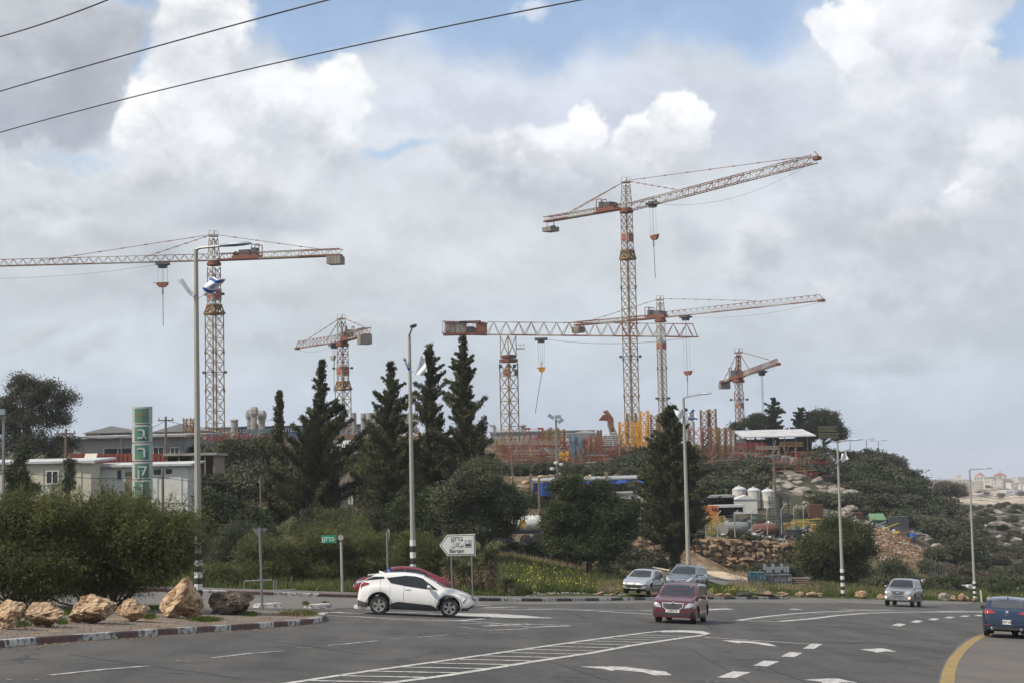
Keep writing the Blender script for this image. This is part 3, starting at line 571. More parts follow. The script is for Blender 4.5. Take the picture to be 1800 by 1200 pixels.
# ------------------------------------------------------------------ vehicles
def paint(name, c, metal=.25, dust=(120, 100, 78), dz=.28):
    """car paint with road dust on the lower panels"""
    m = mat(name, c, .28, metal, var=.05, vscale=1.5, coat=.7); nt = m.node_tree; N = nt.nodes.new; L = nt.links.new; b = nt.nodes['Principled BSDF']
    src = b.inputs['Base Color'].links[0].from_socket
    tc = N('ShaderNodeTexCoord'); sp = N('ShaderNodeSeparateXYZ'); L(tc.outputs['Object'], sp.inputs[0])
    n = N('ShaderNodeTexNoise'); n.inputs['Scale'].default_value = 2.5; n.inputs['Detail'].default_value = 5; L(tc.outputs['Object'], n.inputs['Vector'])
    a = N('ShaderNodeMath'); a.operation = 'MULTIPLY_ADD'; L(n.outputs['Fac'], a.inputs[0]); a.inputs[1].default_value = -.45; L(sp.outputs[2], a.inputs[2])
    r = N('ShaderNodeMapRange'); r.interpolation_type = 'SMOOTHSTEP'; L(a.outputs[0], r.inputs[0]); r.inputs[1].default_value = dz+.12; r.inputs[2].default_value = dz-.25; r.inputs[3].default_value = .04; r.inputs[4].default_value = .42
    x = N('ShaderNodeMixRGB'); L(r.outputs[0], x.inputs[0]); L(src, x.inputs[1]); x.inputs[2].default_value = lin(dust); L(x.outputs[0], b.inputs['Base Color'])
    q = N('ShaderNodeMapRange'); L(r.outputs[0], q.inputs[0]); q.inputs[3].default_value = .25; q.inputs[4].default_value = .75; L(q.outputs[0], b.inputs['Roughness'])
    return m
M_glass = mat('car_glass', (.012, .014, .016), .06, 0, var=0, spec=.6)
M_glass2 = mat('cabin_glass', (.05, .055, .06), .08, 0, var=.3, vscale=3, spec=.6)
M_tyre = mat('tyre_rubber', (.018, .018, .018), .9, var=.2, col2=(.06, .052, .042), c2scale=4)
M_rim = mat('alloy_rim', (.40, .39, .37), .35, .8, var=.1)
M_rimd = mat('dark_rim', (.10, .10, .10), .5, .5)
M_plastic = mat('black_plastic', (.022, .023, .025), .6, var=.15)
M_plastic2 = mat('grey_plastic', (.055, .058, .062), .6, var=.15)
M_chrome = mat('chrome_trim', (.70, .70, .70), .15, 1., var=0)
M_lens = mat('headlight_lens', (.46, .47, .46), .12, .5, var=.3, vscale=12, coat=1)
M_red = mat('tail_lamp', (.25, .012, .015), .15, 0, var=.2, coat=1)
M_plate = mat('plate_yellow', (.62, .60, .50), .5, var=.02)
M_platew = mat('plate_white', (.66, .66, .62), .5, var=.02)
M_ink = mat('ink', (.02, .02, .02), .6, var=0)
M_under = mat('underbody', (.010, .010, .010), .95, var=0)
M_fog = mat('fog_lamp_lit', (.8, .75, .6), .3, emit=((255, 214, 150), 3.0))
def align(o, p, hx, hy, plane=True):
    n = Vector((-PA, -PB, 1)).normalized() if plane else Vector((0, 0, 1)); x = Vector((hx, hy, 0)); x = (x-n*x.dot(n)).normalized(); y = n.cross(x)
    R_ = Matrix((x, y, n)).transposed(); o.location = tuple(float(v) for v in p); o.rotation_euler = R_.to_euler()
FONT = None
def text_mesh(name, s, size, m, parent, mtx, th=.002, align_='CENTER', sx=1.):
    cu = bpy.data.curves.new(name, 'FONT'); cu.body = s; cu.size = size; cu.extrude = th; cu.align_x = align_; cu.align_y = 'CENTER'; cu.offset = size*.01
    t = bpy.data.objects.new(name, cu); COL.objects.link(t); dg = bpy.context.evaluated_depsgraph_get(); me = bpy.data.meshes.new_from_object(t.evaluated_get(dg)); bpy.data.objects.remove(t)
    me.transform(mtx @ Matrix.Diagonal((sx, 1, 1, 1))); me.materials.clear(); me.materials.append(m); o = bpy.data.objects.new(name, me); COL.objects.link(o); o.parent = parent; return o
class Car:
    def __init__(s, name, label, cat, L, Wd, top, belt, wx, wr, pm, sill=.20, rw=.76, nose=.30, group=None, tyre_w=.2, arch=None, bumper=(.26, .30), roofcrown=.03, plan=.20):
        s.r = thing(name, label, cat, group=group); s.L = L; s.hw = Wd/2; s.top = top; s.belt = belt; s.wx = wx; s.wr = wr; s.pm = pm
        Ra = arch or wr+.065; s.Ra = Ra; zc = wr
        xs = set(np.linspace(.0, L, 74).round(4).tolist())
        for w in wx:
            for k in np.linspace(-1, 1, 17): xs.add(round(w+Ra*math.sin(k*math.pi/2), 4))
            xs.add(round(w-Ra-.004, 4)); xs.add(round(w+Ra+.004, 4))
        for e in (.01, .03, .06, .1, .15): xs.add(e); xs.add(L-e)
        for a, b in top: xs.add(round(min(max(a, 0), L), 4))
        xs = sorted(xs); H_ = max(z for _, z in top)
        f = lambda T, x: float(np.interp(x, [a for a, _ in T], [b for _, b in T]))
        def sm(T, x): return (f(T, x-.05)+f(T, x-.025)+f(T, x)*2+f(T, x+.025)+f(T, x+.05))/6
        P = []; K = 13
        for x in xs:
            zt = sm(top, x); zb = min(f(belt, x), zt-.055)
            e = min(x, L-x); pl = 1-plan*max(0, (.75-e)/.75)**2.6
            hw = s.hw*pl; zl = sill+(bumper[0]-sill if x < L/2 else bumper[1]-sill)*max(0, 1-e/.35)
            rise = 0
            for w in wx:
                if abs(x-w) < Ra: zl = max(zl, zc+math.sqrt(Ra*Ra-(x-w)**2))
                rise = max(rise, 1-abs(x-w)/(Ra*1.35))
            bulge = 1+.012*max(0, rise)
            zl = min(zl, zb-.05)
            hr = s.hw*rw
            yl = lambda z: np.interp(z, [zb, H_], [hw*.925, min(hr, hw*.9)])
            h = zb-zl
            half = [(hw*.93, zl), (hw*.985*bulge, zl+h*.16), (hw*bulge, zl+h*.42), (hw*.992, zl+h*.68), (hw*.965, zl+h*.90), (hw*.93, zb)]
            g = zt-zb
            half += [(yl(zb+g*.35), zb+g*.35), (yl(zb+g*.68), zb+g*.68), (yl(zb+g*.88), zb+g*.885), (yl(zt)*.955, zb+g*.965), (yl(zt)*.80, zt-.006), (yl(zt)*.4, zt+roofcrown*.6*(g > .3)), (0, zt+roofcrown*.8*(g > .3))]
            # round the two ends
            if e < .12:
                t = (1-e/.12)**2*.07; zmid = (zl+zt)/2; half = [(a*(1-t), zmid+(z-zmid)*(1-t*1.6)) for a, z in half]
            P.append([(x-L/2, a, z) for a, z in half])
        vs = []; n = 2*K-1
        for row in P: vs += [(x, y, z) for x, y, z in row]+[(x, -y, z) for x, y, z in row[-2::-1]]
        F = [(i*n+k, (i+1)*n+k, (i+1)*n+k+1, i*n+k+1) for i in range(len(xs)-1) for k in range(n-1)]
        m = len(xs)-1
        F.append(tuple(range(n))); F.append(tuple(range(m*n, m*n+n))[::-1])
        mb = MB(); mb.add(vs, F); s.body = mb.build('body', pm, s.r, smooth=True)
        s.bvh = BVHTree.FromPolygons([Vector(v) for v in vs], F); s.H = H_
        u = MB(); u.box((0, 0, (sill+.06+.62)/2), (L-.35, Wd-.42, .56-sill)); u.box((0, 0, sill+.05), ((wx[1]-wx[0])-2*Ra, Wd-.16, .12)); u.build('underbody', M_under, s.r)
    def wheels(s, spokes=5, rim=None, hub=.66, tw=.21):
        rim = rim or M_rim
        for w in s.wx:
            for sg in (1, -1):
                x = w-s.L/2; y = sg*(s.hw-.045); r = s.wr; t = MB(); tt = tw
                t.lathe((x, y, r), [(r*hub, -sg*tt), (r*.93, -sg*tt), (r, -sg*tt*.85), (r, -sg*tt*.15), (r*.95, -sg*.01), (r*(hub+.03), 0), (r*hub, -sg*.02)], 32, 'y'); wo = t.build('wheel', M_tyre, s.r, smooth=True)
                q = MB(); q.lathe((x, y, r), [(r*hub*.98, -sg*.03), (r*hub*1.02, -sg*.005), (r*hub*.90, -sg*.012), (r*hub*.88, -sg*.05)], 32, 'y')
                for k in range(spokes):
                    a = 2*math.pi*k/spokes+.3; ca, sa = math.cos(a), math.sin(a)
                    for da in ((-.16, .16) if spokes <= 6 else (0,)):
                        c2, s2 = math.cos(a+da), math.sin(a+da); wd = .030
                        a0 = V(x+ca*r*.08, y-sg*.018, r+sa*r*.08); a1 = V(x+c2*r*hub*.95, y-sg*.012, r+s2*r*hub*.95)
                        pr = V(-s2, 0, c2)*wd; q.add([a0-pr*.8, a0+pr*.8, a1+pr, a1-pr]+[v+V(0, -sg*.03, 0) for v in (a0-pr*.8, a0+pr*.8, a1+pr, a1-pr)], [(0, 1, 2, 3), (7, 6, 5, 4), (0, 4, 5, 1), (1, 5, 6, 2), (2, 6, 7, 3), (3, 7, 4, 0)])
                q.lathe((x, y, r), [(r*.15, -sg*.04), (r*.15, -sg*.005), (r*.08, -sg*.002)], 12, 'y'); q.build('rim', rim, wo)
                d = MB(); d.lathe((x, y, r), [(r*hub*.9, -sg*.09), (r*hub*.9, -sg*.06)], 24, 'y'); d.build('brake_disc', M_rimd, wo)
    def cast(s, ax, u, v):
        if ax in ('L', 'R'): sg = 1 if ax == 'L' else -1; o = Vector((u, sg*3, v)); d = Vector((0, -sg, 0))
        elif ax == 'F': o = Vector((6, u, v)); d = Vector((-1, 0, 0))
        elif ax == 'B': o = Vector((-6, u, v)); d = Vector((1, 0, 0))
        else: o = Vector((u, v, 4)); d = Vector((0, 0, -1))
        h = s.bvh.ray_cast(o, d)
        if h[0] is None: h = s.bvh.find_nearest(o+d*(3-.9 if ax in 'LR' else 4))
        n = h[1]; 
        if n.dot(d) > 0: n = -n
        return h[0], n
    def patch(s, name, ax, lo, hi, m, off=.008, nu=10, nv=4, parent=None, label=None, inner=.02):
        """a skin between the polylines lo and hi (2-D, seen along ax) pressed onto the body, with a rim sunk into it"""
        def at(pl, t):
            q = [math.dist(a, b) for a, b in zip(pl[:-1], pl[1:])]; c = [0]; 
            for a in q: c.append(c[-1]+a)
            return (np.interp(t*c[-1], c, [p[0] for p in pl]), np.interp(t*c[-1], c, [p[1] for p in pl]))
        vs = []; sx = 0
        if ax in 'LR': sx = -s.L/2
        if ax == 'T': sx = -s.L/2
        for j in range(nv+1):
            for i in range(nu+1):
                a = at(lo, i/nu); b = at(hi, i/nu); p = (a[0]+(b[0]-a[0])*j/nv+sx, a[1]+(b[1]-a[1])*j/nv); h, n = s.cast(ax, *p); vs.append(h+n*off)
        k = nu+1; F = [(j*k+i, j*k+i+1, (j+1)*k+i+1, (j+1)*k+i) for j in range(nv) for i in range(nu)]
        ring = [i for i in range(k)]+[j*k+nu for j in range(1, nv+1)]+[nv*k+i for i in range(nu-1, -1, -1)]+[j*k for j in range(nv-1, 0, -1)]
        c = sum(vs, Vector())/len(vs); b = len(vs); dv = {'L': (0, -1, 0), 'R': (0, 1, 0), 'F': (-1, 0, 0), 'B': (1, 0, 0), 'T': (0, 0, -1)}[ax]
        vs += [vs[i]+Vector(dv)*inner for i in ring]; q = len(ring); F += [(ring[i], ring[(i+1) % q], b+(i+1) % q, b+i) for i in range(q)]
        mb = MB(); mb.add(vs, F); o = mb.build(name, m, parent or s.r, smooth=True)
        if label: o['label'] = label
        return o
    def sidewin(s, wins, m=None, name='window'):
        for ax in 'LR':
            for lo, hi in wins: s.patch(name, ax, lo, hi, m or M_glass, .006, 10, 3)
    def both(s, name, ax, lo, hi, m, off=.008, nu=8, nv=3, **k):
        """front or rear patch and its mirror image"""
        o = s.patch(name, ax, lo, hi, m, off, nu, nv, **k); s.patch(name, ax, [(-a, b) for a, b in lo], [(-a, b) for a, b in hi], m, off, nu, nv, **k)
    def seams(s, xs, zs, belt=True):
        mb = None
        for ax in 'LR':
            for x in xs:
                z0, z1 = zs(x) if callable(zs) else zs
                s.patch('door_seam', ax, [(x-.006, z0), (x+.006, z0)], [(x-.006, z1), (x+.006, z1)], M_under, .002, 1, 10, inner=.006)
    def handles(s, pts, m=None):
        for ax in 'LR':
            for x, z in pts: s.patch('door_handle', ax, [(x-.10, z-.015), (x+.10, z-.015)], [(x-.10, z+.018), (x+.10, z+.018)], m or s.pm, .035, 3, 1, inner=.04)
    def mirror(s, x, z, m=None):
        for sg in (1, -1):
            mb = MB(); x0 = x-s.L/2; y = sg*(s.hw+.10)
            for k, (sc_, dx) in enumerate(((.55, .085), (.95, .05), (1., 0), (.92, -.05))): pass
            rows = [(.07, .45), (.055, .85), (.0, 1.), (-.06, .97)]; P = []
            for dx, sc_ in rows:
                for t in range(10):
                    a = 2*math.pi*t/10; P.append((x0+dx, y+math.cos(a)*.12*sc_, z+math.sin(a)*.078*sc_))
            mb.add(P, [(i*10+k, i*10+(k+1) % 10, (i+1)*10+(k+1) % 10, (i+1)*10+k) for i in range(3) for k in range(10)]+[tuple(range(10)), tuple(range(30, 40))])
            mb.tube((x0, sg*(s.hw-.14), z-.03), (x0, y, z-.03), .025, n=6); mb.build('mirror', m or s.pm, s.r, smooth=True)
    def plate(s, ax, z, txt, w=.50, h=.11, m=None, y=0.):
        o = s.patch('number_plate', ax, [(y-w/2, z-h/2), (y+w/2, z-h/2)], [(y-w/2, z+h/2), (y+w/2, z+h/2)], m or M_plate, .02, 2, 1, inner=.03)
        h0, n = s.cast(ax, y, z); sg = 1 if ax == 'F' else -1
        mt = Matrix.Translation(h0+Vector((sg*.024, 0, 0))) @ Matrix(((0, 0, sg, 0), (sg, 0, 0, 0), (0, 1, 0, 0), (0, 0, 0, 1)))
        text_mesh('plate_number', txt, h*.85, M_ink, o, mt, .001, sx=.92)
    def place(s, px, py, ang, plane=True, p=None):
        """ang: heading in degrees from +Y towards +X"""
        a = math.radians(ang); align(s.r, G(px, py) if p is None else p, math.sin(a), math.cos(a), plane); return s.r
def rails(c, x0, x1, m, yy=.80):
    for sg in (1, -1):
        mb = MB(); P = []
        for x in np.linspace(x0, x1, 9):
            h, n = c.cast('T', x-c.L/2, sg*c.hw*yy*.86); P.append((h.x, h.y, h.z+.055))
        P[0] = (P[0][0], P[0][1], P[0][2]-.055); P[-1] = (P[-1][0], P[-1][1], P[-1][2]-.055); mb.smoothpath(P, .018, 6); mb.build('roof_rail', m, c.r)
def cabin(c, m=None): pass
# 1 white crossover crossing the junction
PW = paint('white_paint', (.70, .70, .69), .0, (140, 120, 92), .30)
c = Car('parked_car', 'x', 'car', 4.36, 1.80, [(0, .50), (.03, .92), (.10, 1.10), (.20, 1.22), (.60, 1.445), (1.1, 1.525), (1.6, 1.555), (2.1, 1.535), (2.42, 1.475), (2.85, 1.29), (3.28, 1.06), (3.7, .99), (4.08, .88), (4.28, .77), (4.36, .58)],
        [(0, .86), (.3, 1.02), (.9, 1.08), (1.4, 1.02), (3.2, .93), (4.36, .72)], (.83, 3.47), .345, PW, rw=.72, arch=.42, sill=.22)
c.r.name = 'crossover_car'; tag(c.r, 'white crossover with black lower cladding driving right across the junction', 'car'); c.wheels(5)
c.sidewin([([(1.24, 1.155), (1.742, 1.08)], [(1.06, 1.34), (1.742, 1.445)]), ([(1.744, 1.075), (2.45, 1.00), (2.80, .975)], [(1.744, 1.45), (2.15, 1.44), (2.44, 1.37)]), ([(2.82, .98), (3.02, .965)], [(2.46, 1.34), (2.90, 1.06)])])
c.patch('windshield', 'F', [(-.77, 1.08), (0, 1.07), (.77, 1.08)], [(-.60, 1.44), (0, 1.485), (.60, 1.44)], M_glass, .006, 14, 8)
c.patch('rear_window', 'B', [(-.60, 1.16), (.60, 1.16)], [(-.52, 1.38), (.52, 1.38)], M_glass, .006, 10, 5)
for ax in 'LR':
    c.patch('rear_quarter_glass', ax, [(.13, 1.20), (.45, 1.235), (.98, 1.31)], [(.20, 1.27), (.5, 1.37), (.96, 1.38)], M_glass, .008, 8, 2)
    c.patch('sill_cladding', ax, [(1.27, .22), (3.04, .22)], [(1.28, .42), (1.55, .50), (2.8, .42), (3.02, .30)], M_plastic, .014, 14, 2)
    for w in c.wx:
        lo = [(w+math.cos(a)*.422, .345+math.sin(a)*.422) for a in np.linspace(math.pi*1.04, -.04*math.pi, 24)]; hi = [(w+math.cos(a)*.485, .345+math.sin(a)*.485) for a in np.linspace(math.pi*1.04, -.04*math.pi, 24)]
        c.patch('wheel_arch_trim', ax, lo, hi, M_plastic, .016, 26, 1)
    c.patch('bumper_cladding', ax, [(0.02, .28), (.40, .27)], [(.02, .50), (.36, .42)], M_plastic2, .014, 6, 2); c.patch('bumper_cladding', ax, [(3.92, .26), (4.34, .28)], [(3.94, .36), (4.2, .38), (4.34, .50)], M_plastic2, .014, 6, 2)
    c.patch('headlight', ax, [(3.74, .86), (3.98, .76), (4.28, .70)], [(3.66, .885), (4.0, .845), (4.30, .765)], M_lens, .012, 8, 2)
    c.patch('tail_light', ax, [(.05, .95), (.18, .99), (.42, 1.08)], [(.07, 1.12), (.2, 1.15), (.42, 1.13)], M_red, .016, 6, 2)
    c.patch('vent', ax, [(3.96, .55), (4.0, .53)], [(4.08, .70), (4.12, .71)], M_ink, .006, 1, 3)
    c.patch('fuel_trim', ax, [(1.79, .93), (2.0, .93)], [(1.79, .955), (2.0, .955)], M_chrome, .02, 3, 1)
c.seams([1.743, 2.95, .85], lambda x: (.46, 1.07) if 1 < x < 2 else ((.5, .95) if x > 2 else (.82, 1.3)))
c.mirror(2.68, 1.06)
c.patch('grille', 'F', [(-.62, .68), (.62, .68)], [(-.62, .735), (.62, .735)], M_plastic, .006, 10, 2); c.patch('lower_grille', 'F', [(-.6, .32), (.6, .32)], [(-.5, .50), (.5, .50)], M_plastic, .006, 8, 3); c.plate('F', .50, '84-317-52'); c.plate('B', .74, '84-317-52')
mb = MB(); mb.prism([(-2.18+.72, -.02, 1.46), (-2.18+.92, -.02, 1.53), (-2.18+.70, -.01, 1.585)], (0, .04, 0)); mb.prism([(-1.85, -.58, 1.40), (-1.35, -.60, 1.47), (-1.35, .60, 1.47), (-1.85, .58, 1.40)], (0, 0, .035)); mb.build('roof_spoiler', PW, c.r)
c.place(731, 1080.5, 90.5); c.r.scale = (.95, .95, .97)
# 2 red wagon turning towards the camera
PR = paint('maroon_paint', (.10, .010, .016), .35, (84, 60, 54), .12)
c = Car('estate_car', 'maroon estate car with a chrome grille surround in the middle of the junction', 'car', 4.24, 1.66, [(0, .55), (.02, .95), (.12, 1.15), (.30, 1.42), (.50, 1.475), (1.5, 1.50), (2.3, 1.48), (2.55, 1.42), (3.0, 1.17), (3.28, 1.00), (3.8, .93), (4.1, .83), (4.21, .72), (4.24, .50)],
        [(0, .90), (1, .94), (3.2, .90), (4.24, .70)], (.82, 3.30), .305, PR, rw=.80, arch=.36, sill=.19, plan=.14, bumper=(.25, .20))
c.wheels(9)
c.sidewin([([(.40, 1.02), (.98, 1.0)], [(.42, 1.36), (.98, 1.38)]), ([(1.05, 1.0), (1.72, .98)], [(1.05, 1.385), (1.72, 1.40)]), ([(1.80, .98), (2.62, .97), (2.84, .97)], [(1.80, 1.40), (2.35, 1.385), (2.55, 1.30)])])
ws = c.patch('windshield', 'F', [(-.66, 1.025), (0, 1.005), (.66, 1.025)], [(-.545, 1.40), (0, 1.425), (.545, 1.40)], M_glass, .006, 14, 8)
c.patch('windshield_sticker', 'F', [(.40, 1.345), (.46, 1.345)], [(.395, 1.385), (.455, 1.385)], M_yel, .010, 1, 1, parent=ws, inner=.004)
c.patch('rear_window', 'B', [(-.55, 1.08), (.55, 1.08)], [(-.52, 1.36), (.52, 1.36)], M_glass, .006, 10, 5)
gr = c.patch('grille', 'F', [(-.34, .59), (-.25, .535), (.25, .535), (.34, .59)], [(-.37, .71), (0, .70), (.37, .71)], M_plastic, .012, 12, 3)
c.patch('grille_trim', 'F', [(-.42, .725), (0, .715), (.42, .725)], [(-.42, .755), (0, .765), (.42, .755)], M_chrome, .022, 12, 1)
for sg in (1, -1): c.patch('grille_trim', 'F', [(sg*.345, .57), (sg*.375, .575)], [(sg*.375, .73), (sg*.42, .735)], M_chrome, .02, 1, 3)
c.patch('grille_trim', 'F', [(-.35, .565), (-.25, .51), (.25, .51), (.35, .565)], [(-.34, .585), (-.24, .53), (.24, .53), (.34, .585)], M_chrome, .02, 12, 1)
for k in range(9): c.patch('grille_slat', 'F', [(-.26+k*.065, .555), (-.256+k*.065, .555)], [(-.27+k*.066, .70), (-.266+k*.066, .70)], M_plastic2, .018, 1, 2, parent=gr, inner=.01)
mb = MB(); mb.lathe((2.11, 0, .765), [(.045, -.01), (.045, .02), (.02, .028)], 14, 'x'); mb.build('bonnet_badge', M_chrome, c.r)
c.both('headlight', 'F', [(.44, .575), (.60, .59), (.745, .66)], [(.47, .665), (.58, .755), (.74, .775)], M_lens, .014, 8, 4)
c.patch('lower_grille', 'F', [(-.46, .29), (.46, .29)], [(-.48, .385), (.48, .385)], M_plastic, .008, 8, 2)
c.both('fog_recess', 'F', [(.53, .29), (.70, .31)], [(.53, .37), (.71, .39)], M_plastic, .008, 4, 2)
c.plate('F', .465, '6-4837-96', .52, .115, M_platew); c.plate('B', .75, '6-4837-96', m=M_platew)
c.seams([1.02, 1.76, 2.9], (.30, .95)); c.handles([(1.16, .86), (1.92, .86)]); c.mirror(2.72, .99); rails(c, .5, 2.35, M_plastic)
for ax in 'LR': c.patch('side_moulding', ax, [(1.2, .44), (2.9, .44)], [(1.2, .50), (2.9, .50)], PR, .016, 10, 1)
c.both('tail_light', 'B', [(.62, .85), (.74, .85)], [(.60, 1.12), (.70, 1.12)], M_red, .012, 3, 3)
mb = MB(); mb.tube((-.6, 0, 1.5), (-.75, 0, 1.66), .008, .004, 5); mb.build('antenna', M_plastic, c.r)
c.place(1197, 1092, 180+14.5)
# 3 silver hatchback parked on the verge
PS = paint('silver_paint', (.40, .41, .42), .55, (120, 112, 100), .20)
c = Car('hatchback_car', 'silver hatchback with narrow slanted headlights parked on the verge', 'car', 3.83, 1.65, [(0, .55), (.02, .92), (.15, 1.05), (.42, 1.36), (.62, 1.41), (1.4, 1.43), (1.85, 1.41), (2.1, 1.34), (2.55, 1.10), (2.85, .95), (3.4, .83), (3.68, .74), (3.80, .64), (3.83, .48)],
        [(0, .86), (2.8, .86), (3.83, .60)], (.66, 3.10), .29, PS, rw=.72, arch=.35, sill=.19, plan=.20)
c.wheels(8); c.sidewin([([(.46, .96), (1.10, .93)], [(.66, 1.26), (1.12, 1.33)]), ([(1.18, .93), (2.2, .91)], [(1.20, 1.335), (1.75, 1.33), (1.95, 1.25)])])
c.patch('windshield', 'F', [(-.64, .975), (0, .96), (.64, .975)], [(-.51, 1.33), (0, 1.36), (.51, 1.33)], M_glass, .006, 14, 8); c.patch('rear_window', 'B', [(-.52, 1.0), (.52, 1.0)], [(-.48, 1.30), (.48, 1.30)], M_glass, .006, 8, 4)
c.both('headlight', 'F', [(.36, .60), (.55, .58), (.70, .60)], [(.38, .625), (.56, .70), (.70, .735)], M_lens, .014, 8, 3)
c.patch('bumper_strip', 'F', [(-.76, .485), (0, .48), (.76, .485)], [(-.76, .545), (0, .54), (.76, .545)], M_plastic, .022, 14, 1)
c.patch('lower_grille', 'F', [(-.34, .34), (.34, .34)], [(-.54, .485), (.54, .485)], M_plastic, .010, 10, 3); c.plate('F', .30, '35-219-68', .46, .10)
c.both('fog_lamp', 'F', [(.50, .37), (.62, .38)], [(.52, .44), (.64, .45)], M_lens, .012, 3, 2)
mb = MB(); mb.add([(1.9, -.05, .60), (1.9, .0, .66), (1.9, .05, .60), (1.9, 0, .62)], [(0, 3, 1), (3, 2, 1)]); c.patch('nose_badge', 'F', [(-.05, .575), (.05, .575)], [(-.035, .645), (.035, .645)], M_chrome, .03, 2, 2)
c.seams([1.14, 2.28], (.28, .90)); c.handles([(1.28, .80), (.62, .84)]); c.mirror(2.18, .94, M_plastic)
for ax in 'LR': c.patch('side_moulding', ax, [(1.05, .50), (2.7, .50)], [(1.05, .56), (2.7, .56)], M_plastic, .016, 10, 1)
mb = MB(); mb.tube((-.35, 0, 1.43), (-.62, 0, 1.62), .010, .005, 5); mb.build('antenna', M_plastic, c.r)
c.place(0, 0, 180+21, p=H(1131, 102.6, .10), plane=True); c.r.scale = (1.05,)*3
# 4 grey SUV next to it
PG = paint('grey_blue_paint', (.15, .17, .19), .6, (90, 86, 80), .15)
c = Car('suv_car', 'dark blue-grey SUV with silver roof rails parked beside the silver hatchback', 'car', 4.41, 1.82, [(0, .60), (.02, 1.0), (.15, 1.20), (.42, 1.56), (.7, 1.63), (1.6, 1.66), (2.2, 1.64), (2.5, 1.56), (3.0, 1.30), (3.32, 1.12), (3.9, 1.02), (4.25, .88), (4.38, .75), (4.41, .50)],
        [(0, 1.06), (1, 1.06), (3.3, 1.0), (4.41, .78)], (.88, 3.52), .345, PG, rw=.74, arch=.41, sill=.25, plan=.18)
c.wheels(5); c.sidewin([([(.52, 1.22), (.95, 1.17)], [(.72, 1.45), (.97, 1.50)]), ([(1.02, 1.16), (1.74, 1.12)], [(1.02, 1.51), (1.74, 1.55)]), ([(1.82, 1.115), (2.85, 1.09)], [(1.82, 1.55), (2.3, 1.535), (2.52, 1.45)])])
c.patch('windshield', 'F', [(-.72, 1.15), (0, 1.13), (.72, 1.15)], [(-.56, 1.55), (0, 1.58), (.56, 1.55)], M_glass, .006, 14, 8); c.patch('rear_window', 'B', [(-.55, 1.2), (.55, 1.2)], [(-.50, 1.50), (.50, 1.50)], M_glass, .006, 8, 4)
c.both('headlight', 'F', [(.42, .70), (.62, .72), (.78, .86)], [(.44, .76), (.60, .86), (.77, .95)], M_lens, .014, 8, 3)
c.patch('grille', 'F', [(-.36, .66), (.36, .66)], [(-.42, .80), (.42, .80)], M_plastic, .012, 10, 2); c.patch('grille_trim', 'F', [(-.42, .80), (.42, .80)], [(-.42, .83), (.42, .83)], M_chrome, .022, 10, 1); c.patch('grille_trim', 'F', [(-.36, .715), (.36, .715)], [(-.37, .74), (.37, .74)], M_chrome, .022, 10, 1)
c.patch('lower_grille', 'F', [(-.5, .36), (.5, .36)], [(-.42, .52), (.42, .52)], M_plastic, .010, 8, 2); c.plate('F', .58, '71-604-19'); c.seams([1.0, 1.78, 2.95], (.38, 1.08)); c.handles([(1.15, .98), (1.95, .96)]); c.mirror(2.72, 1.14); rails(c, .75, 2.45, M_chrome)
c.both('tail_light', 'B', [(.6, .95), (.8, .95)], [(.6, 1.15), (.78, 1.15)], M_red, .012, 3, 3)
c.place(0, 0, 180+19, p=H(1207, 106.5, .16)); c.r.scale = (1.06,)*3
# 5 silver SUV on the main road, lamps lit
PV = paint('pewter_paint', (.27, .265, .27), .6, (104, 98, 92), .18)
c = Car('suv_car', 'silver-beige SUV with its fog lamps lit coming round the bend', 'car', 4.57, 1.86, [(0, .65), (.02, 1.05), (.2, 1.3), (.42, 1.66), (.7, 1.71), (1.7, 1.73), (2.3, 1.71), (2.55, 1.64), (2.95, 1.38), (3.25, 1.17), (3.9, 1.09), (4.35, .98), (4.52, .88), (4.57, .55)],
        [(0, 1.10), (3.2, 1.07), (4.57, .85)], (.93, 3.64), .37, PV, rw=.74, arch=.45, sill=.30, plan=.18, bumper=(.36, .36))
c.wheels(6); c.sidewin([([(.50, 1.2), (1.0, 1.19)], [(.62, 1.55), (1.0, 1.57)]), ([(1.08, 1.19), (1.80, 1.17)], [(1.08, 1.58), (1.80, 1.61)]), ([(1.88, 1.17), (2.85, 1.14)], [(1.88, 1.61), (2.35, 1.60), (2.58, 1.52)])])
c.patch('windshield', 'F', [(-.74, 1.20), (0, 1.185), (.74, 1.20)], [(-.58, 1.62), (0, 1.65), (.58, 1.62)], M_glass, .006, 14, 8); c.patch('rear_window', 'B', [(-.55, 1.25), (.55, 1.25)], [(-.50, 1.58), (.50, 1.58)], M_glass, .006, 8, 4)
c.both('headlight', 'F', [(.50, .80), (.62, .79), (.80, .84)], [(.50, .93), (.64, .96), (.79, .96)], M_lens, .014, 8, 3)
c.patch('grille', 'F', [(-.34, .76), (-.26, .72), (.26, .72), (.34, .76)], [(-.38, .93), (0, .94), (.38, .93)], M_plastic, .014, 10, 3); c.patch('bonnet_badge', 'F', [(-.07, .83), (.07, .83)], [(-.07, .87), (.07, .87)], M_chrome, .03, 3, 1)
c.patch('bumper_guard', 'F', [(-.62, .44), (0, .42), (.62, .44)], [(-.58, .60), (0, .60), (.58, .60)], M_chrome, .02, 12, 2); c.patch('lower_grille', 'F', [(-.42, .62), (.42, .62)], [(-.45, .68), (.45, .68)], M_plastic, .012, 8, 1); c.plate('F', .54, '58-926-40', m=M_platew)
c.both('fog_lamp', 'F', [(.66, .50), (.76, .51)], [(.66, .60), (.76, .61)], M_fog, .02, 3, 2); c.seams([1.04, 1.84, 2.95], (.42, 1.12)); c.handles([(1.2, 1.02), (2.0, 1.02)]); c.mirror(2.72, 1.2)
c.both('tail_light', 'B', [(.65, .95), (.8, .95)], [(.65, 1.2), (.78, 1.2)], M_red, .012, 3, 3)
